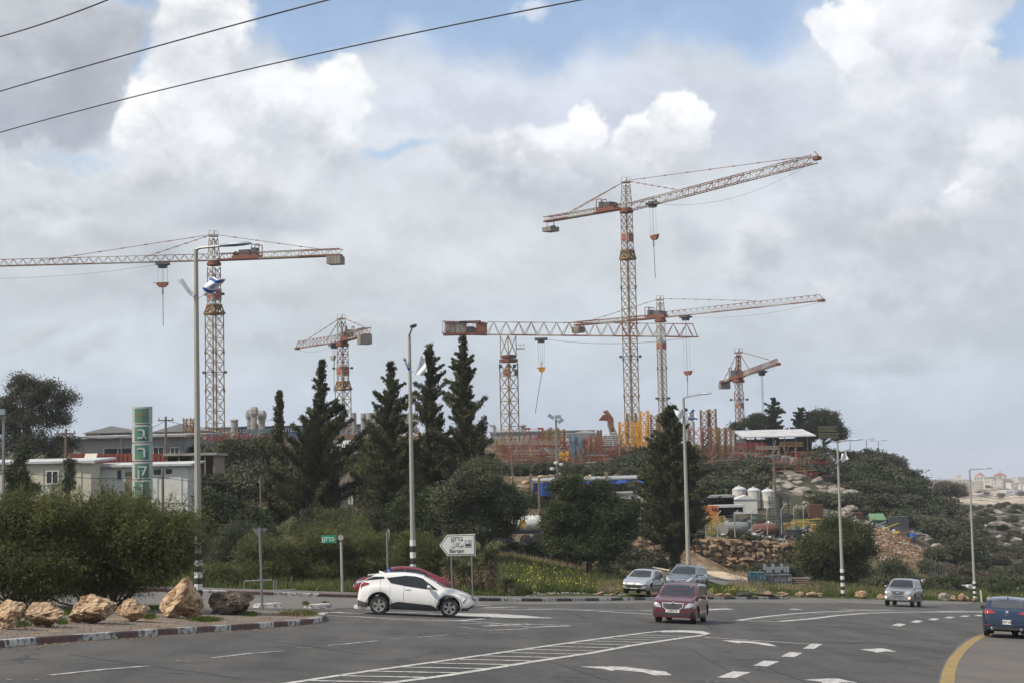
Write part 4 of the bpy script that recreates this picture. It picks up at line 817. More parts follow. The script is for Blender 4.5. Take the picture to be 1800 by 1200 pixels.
for ax in 'LR': c.patch('side_moulding', ax, [(1.45, .46), (3.1, .46)], [(1.45, .60), (3.1, .60)], M_plastic2, .018, 10, 1)
c.place(1588, 1064.5, 180+22)
# 6 blue hatchback seen from behind at the right edge
PB_ = paint('blue_paint', (.012, .030, .068), .5, (74, 76, 80), .12)
c = Car('hatchback_car', 'dark blue hatchback seen from behind on the shoulder at the right edge', 'car', 4.26, 1.82, [(0, .50), (.02, .80), (.05, .92), (.14, .98), (.28, 1.06), (.62, 1.34), (.85, 1.40), (1.6, 1.455), (2.1, 1.44), (2.4, 1.38), (3.1, 1.02), (3.8, .88), (4.2, .72), (4.26, .48)],
        [(0, .86), (.5, .98), (1, .98), (3.1, .92), (4.26, .70)], (.86, 3.49), .325, PB_, rw=.72, arch=.38, sill=.19, plan=.20)
c.wheels(7); c.sidewin([([(.72, 1.12), (1.05, 1.07)], [(.92, 1.27), (1.08, 1.32)]), ([(1.1, 1.06), (1.85, 1.02)], [(1.12, 1.33), (1.85, 1.37)]), ([(1.92, 1.01), (2.8, .98)], [(1.92, 1.37), (2.25, 1.35), (2.45, 1.28)])])
c.patch('rear_window', 'B', [(-.60, 1.075), (-.5, 1.06), (.5, 1.06), (.60, 1.075)], [(-.55, 1.33), (0, 1.35), (.55, 1.33)], M_glass2, .006, 14, 6)
c.patch('windshield', 'F', [(-.68, 1.06), (.68, 1.06)], [(-.54, 1.36), (.54, 1.36)], M_glass, .006, 12, 6)
c.both('tail_light', 'B', [(.42, .865), (.60, .84), (.82, .83)], [(.42, .895), (.62, .975), (.80, .985)], M_red, .014, 10, 3)
c.both('reflector', 'B', [(.62, .42), (.80, .43)], [(.62, .445), (.80, .46)], M_red, .01, 4, 1)
c.patch('diffuser', 'B', [(-.66, .23), (.66, .23)], [(-.60, .37), (.60, .37)], M_plastic, .010, 10, 2)
for sg in (1, -1):
    mb = MB(); mb.lathe((-2.13, sg*.52, .30), [(.05, .10), (.05, -.03), (.04, -.035), (.04, .08)], 16, 'x'); mb.build('exhaust_tip', M_chrome, c.r, smooth=True)
c.plate('B', .56, '207-28', .31, .155, M_platew); c.patch('tailgate_badge', 'B', [(-.045, .885), (.045, .885)], [(-.045, .955), (.045, .955)], M_chrome, .02, 2, 2)
h0, n0 = c.cast('B', 0, .82); text_mesh('tailgate_lettering', 'S E A T', .055, M_chrome, c.r, Matrix.Translation(h0+Vector((-.012, 0, 0))) @ Matrix(((0, 0, -1, 0), (-1, 0, 0, 0), (0, 1, 0, 0), (0, 0, 0, 1))), .003)
c.patch('tailgate_seam', 'B', [(-.62, .635), (.62, .635)], [(-.62, .645), (.62, .645)], M_under, .002, 10, 1, inner=.006); c.mirror(2.62, 1.02, M_plastic); c.seams([1.08, 1.88], (.3, 1.0))
mb = MB(); mb.prism([(-1.50, -.02, 1.35), (-1.24, -.02, 1.40), (-1.40, -.01, 1.47)], (0, .04, 0)); mb.build('roof_antenna', M_plastic, c.r)
c.patch('bumper_seam', 'B', [(-.8, .43), (.8, .43)], [(-.8, .436), (.8, .436)], M_under, .002, 10, 1, inner=.006)
c.place(0, 0, 19, p=G(1772, 1120)+V(math.sin(.33), math.cos(.33), 0)*1.2+V(0, 0, -.04))
# 7, 8: the roofs in front of it
for nm, lb, pm_, px, dd, lat in (('parked_car', 'white car just beyond the dark blue hatchback at the right edge', PW, 1826, 66.5, 0), ('parked_car', 'red car, second beyond the dark blue hatchback at the right edge', paint('crimson_paint', (.25, .03, .05), .3), 1842, 72.5, 0)):
    c = Car(nm, lb, 'car', 4.1, 1.76, [(0, .50), (.02, .90), (.15, 1.02), (.5, 1.36), (.8, 1.43), (1.5, 1.46), (2.0, 1.44), (2.3, 1.38), (3.0, .98), (3.6, .86), (4.0, .72), (4.1, .48)], [(0, .9), (3.0, .9), (4.1, .7)], (.8, 3.3), .30, pm_, rw=.72, arch=.36)
    c.wheels(7); c.sidewin([([(.6, 1.02), (1.3, 1.0)], [(.8, 1.3), (1.32, 1.36)]), ([(1.38, 1.0), (2.6, .98)], [(1.38, 1.36), (2.1, 1.35), (2.3, 1.28)])]); c.patch('rear_window', 'B', [(-.56, 1.05), (.56, 1.05)], [(-.5, 1.33), (.5, 1.33)], M_glass, .006, 10, 5); c.patch('windshield', 'F', [(-.62, 1.03), (.62, 1.03)], [(-.5, 1.35), (.5, 1.35)], M_glass, .006, 10, 5)
    c.both('tail_light', 'B', [(.5, .75), (.78, .75)], [(.52, .9), (.78, .92)], M_red, .014, 6, 3); c.plate('B', .6, '49-173-85' if pm_ is PW else '12-480-77'); c.mirror(2.4, 1.0); c.seams([1.34, 2.4], (.3, .95))
    mb = MB(); mb.tube((-1.2, 0, 1.42), (-1.25, 0, 1.60), .008, .005, 5); mb.build('antenna', M_plastic, c.r)
    q = G(px, plane_py(px, dd)); c.place(0, 0, 24, p=q)
# 9 red saloon behind the white crossover
PD = paint('wine_paint', (.20, .014, .024), .3, (90, 60, 55), .15)
c = Car('saloon_car', 'dark red saloon half hidden behind the white crossover, facing left', 'car', 4.64, 1.80, [(0, .60), (.03, .93), (.18, 1.02), (.55, 1.06), (.95, 1.22), (1.45, 1.40), (1.9, 1.46), (2.4, 1.465), (2.8, 1.41), (3.2, 1.22), (3.58, 1.0), (4.2, .90), (4.5, .78), (4.61, .64), (4.64, .48)],
        [(0, .92), (1, .97), (3.5, .90), (4.64, .68)], (.98, 3.68), .32, PD, rw=.72, arch=.38)
c.wheels(5); c.sidewin([([(1.05, 1.05), (1.45, 1.02)], [(1.22, 1.20), (1.48, 1.32)]), ([(1.5, 1.02), (2.2, 1.0)], [(1.52, 1.33), (2.2, 1.37)]), ([(2.28, 1.0), (3.2, .98)], [(2.28, 1.37), (2.7, 1.34), (2.9, 1.26)])])
c.patch('windshield', 'F', [(-.66, 1.05), (.66, 1.05)], [(-.54, 1.37), (.54, 1.37)], M_glass, .006, 12, 6); c.patch('rear_window', 'B', [(-.6, 1.10), (.6, 1.10)], [(-.54, 1.36), (.54, 1.36)], M_glass, .006, 10, 5)
for ax in 'LR': c.patch('tail_light', ax, [(.02, .76), (.40, .90)], [(.06, .93), (.42, .95)], M_red, .012, 6, 2); c.patch('headlight', ax, [(4.15, .70), (4.55, .62)], [(4.1, .80), (4.52, .74)], M_lens, .012, 6, 2)
c.patch('grille', 'F', [(-.4, .48), (.4, .48)], [(-.46, .68), (.46, .68)], M_plastic, .01, 8, 2); c.plate('F', .50, '66-051-23'); c.mirror(3.0, 1.05); c.seams([1.46, 2.24, 3.3], (.3, 1.0)); c.handles([(1.65, .9), (2.42, .88)])
c.place(0, 0, 270-7, p=G(705, 1051.0)); c.r.scale = (.97, 1, 1.03)
# ------------------------------------------------------------------ vegetation
M_bark = mat('bark', (.10, .075, .055), .95, var=.3, vscale=6, bump=.03, bscale=14, col2=(.17, .14, .11), c2scale=5)
M_barkg = mat('grey_bark', (.17, .15, .125), .95, var=.3, vscale=6, bump=.03, bscale=14)
L_cyp = leafmat('cypress_leaf', (.024, .030, .014), (.105, .108, .050), .15, .5)
L_dark = leafmat('carob_leaf', (.024, .036, .014), (.072, .090, .036), .18, .7)
L_grey = leafmat('grey_green_leaf', (.042, .052, .028), (.11, .125, .070), .2, .6)
L_acac = leafmat('acacia_leaf', (.046, .058, .018), (.155, .165, .058), .3, .8)
L_euc = leafmat('eucalyptus_leaf', (.036, .042, .023), (.095, .095, .050), .2, .4)
L_pine = leafmat('pine_leaf', (.023, .031, .016), (.066, .078, .036), .12, .5)
L_scrub = leafmat('scrub_leaf', (.036, .040, .022), (.105, .105, .058), .15, .35)
L_grass = leafmat('grass_blade', (.036, .060, .010), (.105, .140, .030), .35, .5)
L_dry = leafmat('dry_grass', (.16, .125, .075), (.34, .28, .17), .3, .8)
L_yel = leafmat('yellow_flower', (.40, .38, .02), (.62, .58, .05), .3, 2)
L_yucca = leafmat('yucca_leaf', (.045, .060, .020), (.15, .16, .075), .2, 2)
def unit(a): return a/np.maximum(np.linalg.norm(a, axis=1, keepdims=True), 1e-9)
def leaves(rng, C, D, L, Wd, fold=0.):
    """rhombic leaves: centres C, directions D, lengths L, widths Wd -> (4N,3)"""
    n = len(C); D = unit(D); S = unit(np.cross(D, rng.normal(size=(n, 3)))); L = np.broadcast_to(L, n)[:, None]; Wd = np.broadcast_to(Wd, n)[:, None]
    out = np.empty((n, 4, 3)); out[:, 0] = C-D*L/2; out[:, 1] = C+S*Wd/2-D*L*.08; out[:, 2] = C+D*L/2; out[:, 3] = C-S*Wd/2-D*L*.08
    return out.reshape(-1, 3)
def trunk_mesh(name, pts, rs, m, parent, extra=()):
    mb = MB(); mb.smoothpath(pts, rs, 8)
    for a, b, r1, r2 in extra: mb.tube(a, b, r1, r2, 5)
    return mb.build(name, m, parent, smooth=True)
def cypress(name, label, base, h, width, seed, cat='tree', lean=0., n=52000, group=None, sparse=.35, prof=None, up=.55, lf=L_cyp, ls=.24, nbk=17, lo=.25):
    rng = np.random.default_rng(seed); r = thing(name, label, cat, base, 0, group)
    pts = [(lean*h*(t**2), rng.normal()*.05, h*t-.3*(t == 0)) for t in np.linspace(0, 1, 12)]; rs = [.30*(1-t)**.8*h/14+.02 for t in np.linspace(0, 1, 12)]
    prof = prof or [(0, .55), (.10, .85), (.25, 1.), (.40, .82), (.55, .52), (.70, .34), (.85, .20), (1, .05)]
    nb = int(h*nbk); C = []; D = []; Wt = []; br = []
    for i in range(nb):
        t = .04+.95*((i+rng.random())/nb)**1.15; z = h*t; R_ = width/2*np.interp(t, [p[0] for p in prof], [p[1] for p in prof])
        top = t > .45
        Lb = R_*(rng.uniform(lo, 1.15) if rng.random() < .8 else rng.uniform(.9, 1.35))+.12
        if top and rng.random() < sparse: Lb *= rng.uniform(.2, .6)
        if rng.random() < .06: Lb *= 1.35
        a = rng.uniform(0, 2*math.pi); d0 = V(math.cos(a), math.sin(a), rng.uniform(up-.35, up+.25)); d0 /= np.linalg.norm(d0)
        x0 = V(np.interp(z, [p[2] for p in pts], [p[0] for p in pts]), 0, z)
        m = max(2, int(Lb/.22))
        end = None
        for k in range(m):
            s = (k+.6)/m*Lb; c = x0+d0*s+V(0, 0, .10*s*s/max(Lb, .5)); C.append(c); D.append(d0+V(0, 0, .2)); Wt.append((.05+.12*(1-(k/m))+.05*(Lb > 1.5))*(1.25-.65*t)); end = c
        if Lb > .5: br.append((x0, end, .035, .01))
    C = np.array(C); D = np.array(D); Wt = np.array(Wt); k = max(4, n//len(C)); idx = np.repeat(np.arange(len(C)), k)
    P = C[idx]+rng.normal(size=(len(idx), 3))*Wt[idx][:, None]*V(1, 1, .85); Dd = D[idx]*.8+rng.normal(size=(len(idx), 3))*.5+V(0, 0, .35)
    V_ = leaves(rng, P, Dd, rng.uniform(.6, 1.3, len(P))*ls, rng.uniform(.7, 1.2, len(P))*ls*.34)
    trunk_mesh('trunk', pts, rs, M_bark, r, br[::3]); fast_mesh('crown', V_, 4, lf, r); return r
def broad(name, label, base, lobes, seed, lf=L_dark, cat='tree', n=50000, cl=.42, ls=.20, lw=.40, trunk=True, group=None, tr=.18, bark=None, shell=.62, droop=0., stems=1, gap=.0, k=70, shoots=0):
    """lobes: (x, y, z, rx, ry, rz) relative to the base; foliage gathers in twig clusters near the lobes' shells"""
    rng = np.random.default_rng(seed); r = thing(name, label, cat, base, 0, group); l0 = [tuple(map(float, q)) for q in lobes]; lobes = []
    for q in l0:
        lobes.append(tuple(q[:3])+tuple(v*.72 for v in q[3:]))
        for _ in range(7):
            dd = rng.normal(size=3); dd[2] = dd[2]*.8+.15; dd /= np.linalg.norm(dd); s_ = rng.uniform(.30, .50); lobes.append((q[0]+dd[0]*q[3]*.68, q[1]+dd[1]*q[4]*.68, q[2]+dd[2]*q[5]*.68, q[3]*s_, q[4]*s_, q[5]*s_))
    vol = np.array([(q[3]*q[4]*q[5])**.67 for q in lobes]); nc = max(8, n//k); which = rng.choice(len(lobes), nc, p=vol/vol.sum()); LB = np.array(lobes)[which]
    d = unit(rng.normal(size=(nc, 3))); rad = rng.uniform(0, 1, nc)**.28; rad = shell+(1-shell)*rad; inn = rng.random(nc) < .22; rad[inn] = rng.uniform(.1, shell, inn.sum())
    rad *= 1+.16*np.sin(d[:, 0]*7+seed)*np.cos(d[:, 2]*9+seed*2)
    CC = LB[:, :3]+d*LB[:, 3:]*rad[:, None]
    if gap: 
        keep = np.array([mn.noise(Vector((p[0]*.8, p[1]*.8, p[2]*.8+seed))) > -.5+gap for p in CC]); CC = CC[keep]; d = d[keep]
    CC = CC[CC[:, 2] > .05]; d = d[:len(CC)] if len(d) != len(CC) else d
    d = unit(CC-np.mean(CC, axis=0))
    idx = np.repeat(np.arange(len(CC)), k); g = rng.normal(size=(len(idx), 3))*cl*V(1, 1, .7)*rng.uniform(.5, 1.1, len(CC))[idx][:, None]
    P = CC[idx]+g; Dd = d[idx]*.5+rng.normal(size=(len(idx), 3))*.7+V(0, 0, -droop)
    P[:, 2] = np.maximum(P[:, 2], .03)
    if shoots:
        top = np.where(CC[:, 2] > np.percentile(CC[:, 2], 45))[0]; si = rng.choice(top, shoots); dr = unit(d[si]*.7+V(0, 0, 1)+rng.normal(size=(shoots, 3))*.25); t_ = np.tile(np.linspace(0, 1, 22), shoots); ii = np.repeat(np.arange(shoots), 22); ln_ = rng.uniform(.3, .75, shoots)
        P2 = CC[si][ii]+dr[ii]*(t_*ln_[ii]+.15)[:, None]+rng.normal(size=(len(ii), 3))*.03; D2 = dr[ii]+rng.normal(size=(len(ii), 3))*.45; P = np.concatenate([P, P2]); Dd = np.concatenate([Dd, D2])
    V_ = leaves(rng, P, Dd, rng.uniform(.6, 1.3, len(P))*ls, rng.uniform(.7, 1.2, len(P))*ls*lw)
    fast_mesh('crown' if cat == 'tree' else 'foliage', V_, 4, lf, r)
    if trunk:
        zt = np.mean([q[2] for q in lobes]); ex = []
        for q in range(min(26, len(CC))):
            c = CC[rng.integers(len(CC))]; a = V(rng.normal()*.1*(stems > 1), rng.normal()*.1*(stems > 1), max(.0, min(zt*.6, c[2]*.5)) if stems == 1 else 0); ex.append((a, c*.96, tr*.4, .02))
        xm = np.mean([q[0] for q in lobes])
        if stems == 1: trunk_mesh('trunk', [(0, 0, -.3), (xm*.1, 0, zt*.3), (xm*.4, 0, zt*.7), (xm*.8, 0, zt)], [tr*1.25, tr, tr*.75, tr*.4], bark or M_bark, r, ex)
        else:
            mb = MB()
            for a, b, r1, r2 in ex: mb.smoothpath([a, (a+b)/2+V(*(rng.normal(size=3)*.15)), b], [r1, r1*.7, r2], 5)
            mb.build('stem', bark or M_bark, r, smooth=True)
    return r
def m_(px, d): return px*d/FPX       # photo pixels to metres at depth d
# --- near acacia on the island
def near_bush(name, label, px, py, d, lobes, seed, n):
    base = G(px, py) if d is None else H(px, d); r = broad(name, label, base, lobes, seed, L_acac, 'shrub', n, cl=.30, ls=.16, lw=.15, stems=8, tr=.09, shell=.55, droop=.15, k=110, gap=.16, shoots=260); return r
bA = G(195, 1078); 
near_bush('acacia_shrub', 'big olive-green acacia shrub with narrow leaves behind the roadside boulders', 195, 1078, None,
  [(.1, 0, 2.35, 2.3, 1.6, 1.2), (-1.5, .1, 2.1, 1.5, 1.4, 1.2), (1.55, 0, 2.5, 1.2, 1.2, 1.0), (-.3, 0, 2.95, 1.5, 1.2, .7), (.9, .2, 2.9, 1.1, 1.1, .55), (2.0, 0, 1.9, .9, .9, .85), (-.6, -.4, 1.3, 1.9, 1.2, 1.1), (-2.3, 0, 1.5, 1.1, 1.1, 1.2), (1.0, 0, 1.35, 1.0, 1.0, .8)], 3, 150000)
near_bush('acacia_shrub', 'left half of the roadside acacia, cut by the left edge of the photo', 30, 1075, None,
  [(0, 0, 2.0, 1.9, 1.5, 1.6), (-1.2, 0, 2.6, 1.5, 1.4, 1.0), (.9, -.2, 1.1, 1.3, 1.2, 1.0), (-1.5, 0, 1.2, 1.5, 1.2, 1.1), (.5, 0, 2.85, 1.1, 1.0, .75)], 5, 110000)
# --- acacia hedge along the far pavement
for i, (px, d, w, h, lb) in enumerate([(388, 84, 50, 52, 'low bright green shrub beside the big lamp post base'), (470, 92, 110, 105, 'acacia bush behind the steel handrail'), (555, 93, 110, 118, 'tall acacia bush left of the green street sign'), (640, 94, 115, 120, 'acacia bush behind the red saloon, right of the green street sign'),
                                       (735, 93, 95, 105, 'acacia bush around the foot of the second lamp post'), (800, 96, 60, 70, 'small acacia behind the direction sign'), (420, 97, 90, 120, 'olive bush behind the handrail, left of the first acacia'), (600, 99, 120, 128, 'rear acacia rising above the green street sign')]):
    b = H(px, d); W_, H_ = m_(w, d), m_(h, d)
    broad('acacia_bush', lb, b, [(0, 0, H_*.5, W_*.48, W_*.4, H_*.42), (-W_*.28, 0, H_*.36, W_*.3, W_*.3, H_*.33), (W_*.27, 0, H_*.42, W_*.3, W_*.3, H_*.36), (0, -W_*.15, H_*.22, W_*.5, W_*.3, H_*.22)], 20+i, L_acac if i != 6 else L_grey, 'shrub', 42000, cl=.26, ls=.17, lw=.17, stems=6, tr=.06, shell=.5, droop=.2, k=90)
# --- cypresses
cyp = [('cypress_tree', 'leaning bushy cypress with a bent tip, left of the concrete silos', 556, 128, 632, 190, 1, .05, 90000, [(0, .5), (.1, .85), (.25, 1.), (.4, .9), (.52, .74), (.6, .60), (.68, .36), (.75, .20), (.85, .12), (.95, .05), (1, .0)]),
       ('cypress_tree', 'slender dark cypress spire, leftmost of the cypresses', 487, 133, 684, 60, 2, .03, 26000, [(0, .8), (.2, 1.), (.4, .7), (.6, .42), (.8, .25), (1, .03)]),
       ('cypress_tree', 'sparse-topped cypress just left of the second lamp post', 689, 124, 632, 116, 3, .01, 62000, [(0, .7), (.1, 1.), (.3, 1.), (.5, .85), (.65, .72), (.78, .55), (.87, .32), (.94, .12), (1, .0)]),
       ('cypress_tree', 'cypress with spreading upper twigs just right of the second lamp post', 762, 130, 605, 100, 4, .0, 60000, [(0, .7), (.15, 1.), (.4, .9), (.6, .68), (.75, .6), (.88, .42), (.95, .14), (1, .0)]),
       ('cypress_tree', 'tallest cypress, its tip in front of the flat-top crane', 822, 128, 590, 112, 5, .0, 82000, [(0, .7), (.15, 1.), (.4, 1.), (.55, .84), (.7, .64), (.83, .44), (.92, .20), (.97, .07), (1, .0)])]
for nm, lb, px, d, ytop, w, sd_, lean, n, pr_ in cyp:
    b = H(px, d); h = ((Tpy(px, d)-ytop))*d/FPX; cypress(nm, lb, b, h, m_(w, d), sd_, lean=lean, n=n, prof=pr_)
b = H(1187, 138); h = (Tpy(1187, 138)-714)*138/FPX
cypress('conifer_tree', 'dense dark conifer with a bare lower trunk beside the third lamp post', b, h, m_(128, 138), 7, n=120000, up=.35, sparse=.05, nbk=30, lo=.6, prof=[(0, 0), (.12, .0), (.15, .5), (.22, .85), (.35, 1.0), (.5, .9), (.62, .72), (.75, .55), (.88, .34), (.96, .16), (1, .05)], ls=.26)
# --- broad dark trees
def bt(name, lb, px, d, lobes_px, seed, lf, n, cat='tree', **k):
    """lobes in photo pixels: (px, py, rx, ry)"""
    b = H(px, d); L_ = []
    for lx, ly, rx, ry in lobes_px:
        c = W(lx, ly, d)-b; L_.append((c[0], c[1]*.2+random.uniform(-.5, .5), c[2], m_(rx, d), m_((rx+ry)/2, d), m_(ry, d)))
    return broad(name, lb, b, L_, seed, lf, cat, n, **k)
random.seed(4)
bt('carob_tree', 'wide dark tree below the tallest cypress, above the direction sign', 850, 112, [(835, 870, 62, 48), (800, 890, 40, 46), (875, 905, 44, 46), (850, 835, 38, 30), (820, 930, 50, 32), (905, 885, 22, 30)], 11, L_grey, 90000, cl=.34, ls=.19)
bt('carob_tree', 'broad dark green tree in front of the blue tarpaulin shelter', 1035, 118, [(1030, 900, 72, 52), (985, 915, 42, 42), (1085, 925, 46, 52), (1000, 860, 34, 26), (1050, 870, 34, 26), (1040, 955, 84, 34), (1100, 895, 24, 22)], 12, L_dark, 100000, cl=.34, ls=.19)
bt('carob_tree', 'rounded tree behind the fourth lamp post', 1470, 150, [(1475, 965, 60, 42), (1440, 975, 38, 40), (1505, 960, 34, 36), (1470, 1010, 66, 30), (1425, 1000, 30, 26), (1478, 925, 34, 20)], 13, leafmat('olive_leaf', (.025, .036, .010), (.085, .10, .028), .2, .5), 80000, cl=.38, ls=.22)
bt('dark_shrub', 'low dark shrub right of the rounded tree', 1560, 158, [(1560, 1010, 38, 28), (1580, 1025, 30, 18), (1535, 1025, 30, 18)], 14, L_grey, 26000, 'shrub', cl=.4, ls=.22)
bt('dark_tree', 'dark thicket tree between the big lamp post and the leaning cypress', 410, 105, [(390, 915, 42, 48), (430, 930, 44, 50), (400, 965, 60, 40), (460, 960, 36, 44), (372, 890, 24, 26)], 15, L_pine, 60000, cl=.34, ls=.18)
bt('dark_tree', 'dark tree filling the gap between the leaning cypress and the sparse-topped one', 610, 118, [(600, 925, 50, 30), (640, 930, 50, 36), (560, 930, 50, 36), (680, 925, 46, 32)], 16, L_pine, 60000, cl=.34, ls=.18)
bt('dark_tree', 'dark foliage at the foot of the second lamp post cypresses', 750, 118, [(750, 915, 46, 34), (712, 900, 34, 40), (770, 880, 34, 36)], 17, L_dark, 42000, cl=.34, ls=.18)
bt('eucalyptus_tree', 'large open-crowned eucalyptus at the left edge of the skyline', 45, 190, [(40, 685, 46, 26), (80, 700, 46, 30), (20, 700, 30, 26), (108, 700, 26, 24), (60, 735, 52, 24), (100, 735, 24, 18), (15, 745, 30, 26), (45, 780, 60, 26), (95, 785, 36, 22), (-30, 730, 36, 40), (38, 665, 20, 12)], 18, L_euc, 60000, cl=.52, ls=.34, lw=.3, k=60, tr=.4, gap=.32, bark=M_barkg)
bt('ivy_tree', 'dark ivy-covered stump tree in front of the cream cabins at far left', 32, 105, [(30, 835, 18, 26), (35, 862, 26, 20), (38, 805, 8, 14), (42, 785, 5, 12)], 19, L_grey, 22000, cl=.2, ls=.16)
bt('ivy_tree', 'slim ivy-covered post between the cream cabin and the white shed', 118, 106, [(118, 828, 7, 14), (120, 850, 8, 16), (118, 812, 9, 5)], 21, L_grey, 8000, cl=.14, ls=.14)
bt('rounded_bush', 'large grey-green bush on the slope below the teal crane sections', 420, 185, [(420, 800, 50, 28), (455, 805, 40, 30), (385, 800, 30, 22), (470, 780, 26, 20)], 22, L_scrub, 42000, 'shrub', cl=.5, ls=.3)
bt('rounded_bush', 'smooth green bush right of the shed with the white roof', 655, 160, [(655, 790, 24, 22), (668, 775, 20, 18), (650, 820, 26, 24)], 23, leafmat('fresh_leaf', (.04, .055, .014), (.10, .125, .035), .2, .5), 24000, 'shrub', cl=.4, ls=.24)
# skyline pines on the right hill
for px, yt, w, sd_, lb in ((1362, 697, 42, 41, 'tallest skyline pine, thin and tiered, on the right hill'), (1410, 716, 44, 42, 'skyline pine with a pointed top right of the tallest one')):
    b = H(px, 296); cypress('pine_tree', lb, b, (Tpy(px, 296)-yt)*296/FPX, m_(w, 296), sd_, n=15000, up=.15, sparse=.3, prof=[(0, .3), (.3, 1), (.45, .75), (.5, .95), (.62, .6), (.68, .9), (.8, .5), (.86, .6), (1, .15)], lf=L_pine, ls=.42)
for i, (lb, px, d, lob, n) in enumerate([('small skyline pine left of the tallest one', 1328, 296, [(1330, 735, 13, 7), (1335, 746, 15, 8), (1318, 744, 9, 8)], 9000),
                                         ('broad dark skyline tree at the right end of the ridge', 1448, 296, [(1440, 735, 20, 14), (1462, 740, 18, 14), (1450, 756, 34, 14), (1474, 762, 14, 16), (1420, 752, 16, 12)], 24000),
                                         ('small dark skyline tree at the foot of the small red crane', 1292, 304, [(1294, 752, 9, 8)], 3000)]):
    bt('pine_tree', lb, px, d, lob, 30+i, L_pine, n, cl=.55, ls=.42, lw=.35, k=40, tr=.22)
bt('bare_shrub', 'large leafless grey shrub on the ridge shoulder in front of the village', 1668, 300, [(1668, 858, 24, 14), (1655, 864, 16, 10), (1682, 864, 16, 10)], 36, leafmat('twig', (.10, .085, .065), (.17, .15, .12), .1, 1), 14000, 'shrub', cl=.6, ls=.55, lw=.10, k=40, stems=6)
# --- scrub and rocks scattered over the slopes as individuals
def scrub_proto(seed, lf, w=2.4, h=1.7, n=2600, ls=.30):
    rng = np.random.default_rng(seed); L_ = [(rng.uniform(-.3, .3)*w, rng.uniform(-.3, .3)*w, h*rng.uniform(.35, .55), w*.36, w*.36, h*.45) for _ in range(4)]
    d = broad('tmp', 'x', (0, 0, 0), L_, seed, lf, 'shrub', n, cl=.28, ls=ls, trunk=False, shell=.5, k=20); ch = d.children[0]; me = ch.data; bpy.data.objects.remove(ch); bpy.data.objects.remove(d); return me
SC = [scrub_proto(50+i, lf) for i, lf in enumerate([L_scrub, L_grey, L_scrub, leafmat('dark_scrub_leaf', (.024, .031, .016), (.068, .078, .040), .15, .5), L_dark, leafmat('brown_scrub_leaf', (.055, .043, .032), (.12, .10, .075), .1, .5)])]
def put(me, name, label, cat, p, s, rz, group):
    o = bpy.data.objects.new(name, me); COL.objects.link(o); o.location = tuple(float(v) for v in p); o.scale = s if isinstance(s, tuple) else (s,)*3; o.rotation_euler = (0, 0, rz); return tag(o, label, cat, group)
rng = random.Random(9)
def scatter(n, fn): 
    k = 0; t = 0
    while k < n and t < n*40:
        t += 1
        if fn(rng): k += 1
def hillshrub(r):
    px = r.uniform(1090, 1700); d = r.uniform(200, 300)
    y = Tpy(px, d); ok = False
    if 1090 < px < 1300: ok = d > 214 and d < 236
    elif px < 1430: ok = 224 < d < 256
    elif px < 1500: ok = 226 < d < 285
    elif px < 1660: ok = d > 212 and d < 318
    else: ok = d < 330
    if 1330 < px < 1480 and 832 < y < 892 and r.random() < .88: return False
    if 1500 < px < 1650 and 868 < y < 905 and r.random() < .6: return False
    if not ok: return False
    s = r.uniform(.9, 1.9)
    put(SC[r.choice([0, 1, 2, 3, 3, 3, 4, 5])], 'hillside_shrub', 'low grey-green shrub among the many on the rocky right hillside', 'shrub', H(px, d, -.15), (s*1.15, s*1.15, s*r.uniform(.5, .95)), r.uniform(0, 6.3), 'shrubs on the right hillside'); return True
scatter(285, hillshrub)
def valleyshrub(r):
    px = r.uniform(1560, 1840); d = 170*math.exp(r.random()*math.log(470/170))
    if px < 1690 and d > 250: return False
    if px < 1640 and d < 215: return False
    s = r.uniform(.4, 1.05)
    put(SC[r.choice([0, 2, 3, 3, 5, 1])], 'valley_shrub', 'small dark shrub among the many on the slope below the village', 'shrub', H(px, d, -.1), (s, s, s*.8), r.uniform(0, 6.3), 'shrubs on the slope below the village'); return True
scatter(260, valleyshrub)
def midshrub(r):
    px = r.choice([r.uniform(250, 1180), r.uniform(860, 1180)]); d = r.uniform(150, 238)
    if px > 860 and not (213 < d < 226): return False
    if 575 < px < 650 and 150 < d < 205: return False
    if px < 330 and d > 160: return False
    s = r.uniform(.9, 1.7)*(.65 if px > 860 else 1)
    put(SC[r.choice([0, 1, 3, 3, 2])], 'slope_shrub', 'dark bush among those on the slope below the crane yard', 'shrub', H(px, d, -.1), s, r.uniform(0, 6.3), 'bushes on the slope below the crane yard'); return True
scatter(210, midshrub)
def backshrub(r):
    px, d = r.choice([(r.uniform(895, 1140), r.uniform(150, 204)), (r.uniform(1120, 1235), r.uniform(166, 212))])
    if 880 < px < 960 and d < 165: return False
    put(SC[r.choice([0, 1, 2, 3, 5])], 'yard_shrub', 'bush among those between the blue tarpaulin shelter and the conifer', 'shrub', H(px, d, -.1), r.uniform(.5, 1.15), r.uniform(0, 6.3), 'bushes around the tarpaulin shelter'); return True
scatter(85, backshrub)
def roadshrub(r):
    px = r.choice([r.uniform(1570, 1850), r.uniform(1500, 1700), r.uniform(1350, 1420)]); d = r.uniform(142, 172) if px > 1500 else r.uniform(140, 165)
    if px > 1500 and d < 138: return False
    s = r.uniform(.35, .95)
    put(SC[r.choice([0, 2, 1, 4])], 'verge_shrub', 'green shrub among those on the verge behind the right-hand boulders', 'shrub', H(px, d, -.05), s, r.uniform(0, 6.3), 'shrubs on the right verge'); return True
scatter(60, roadshrub)
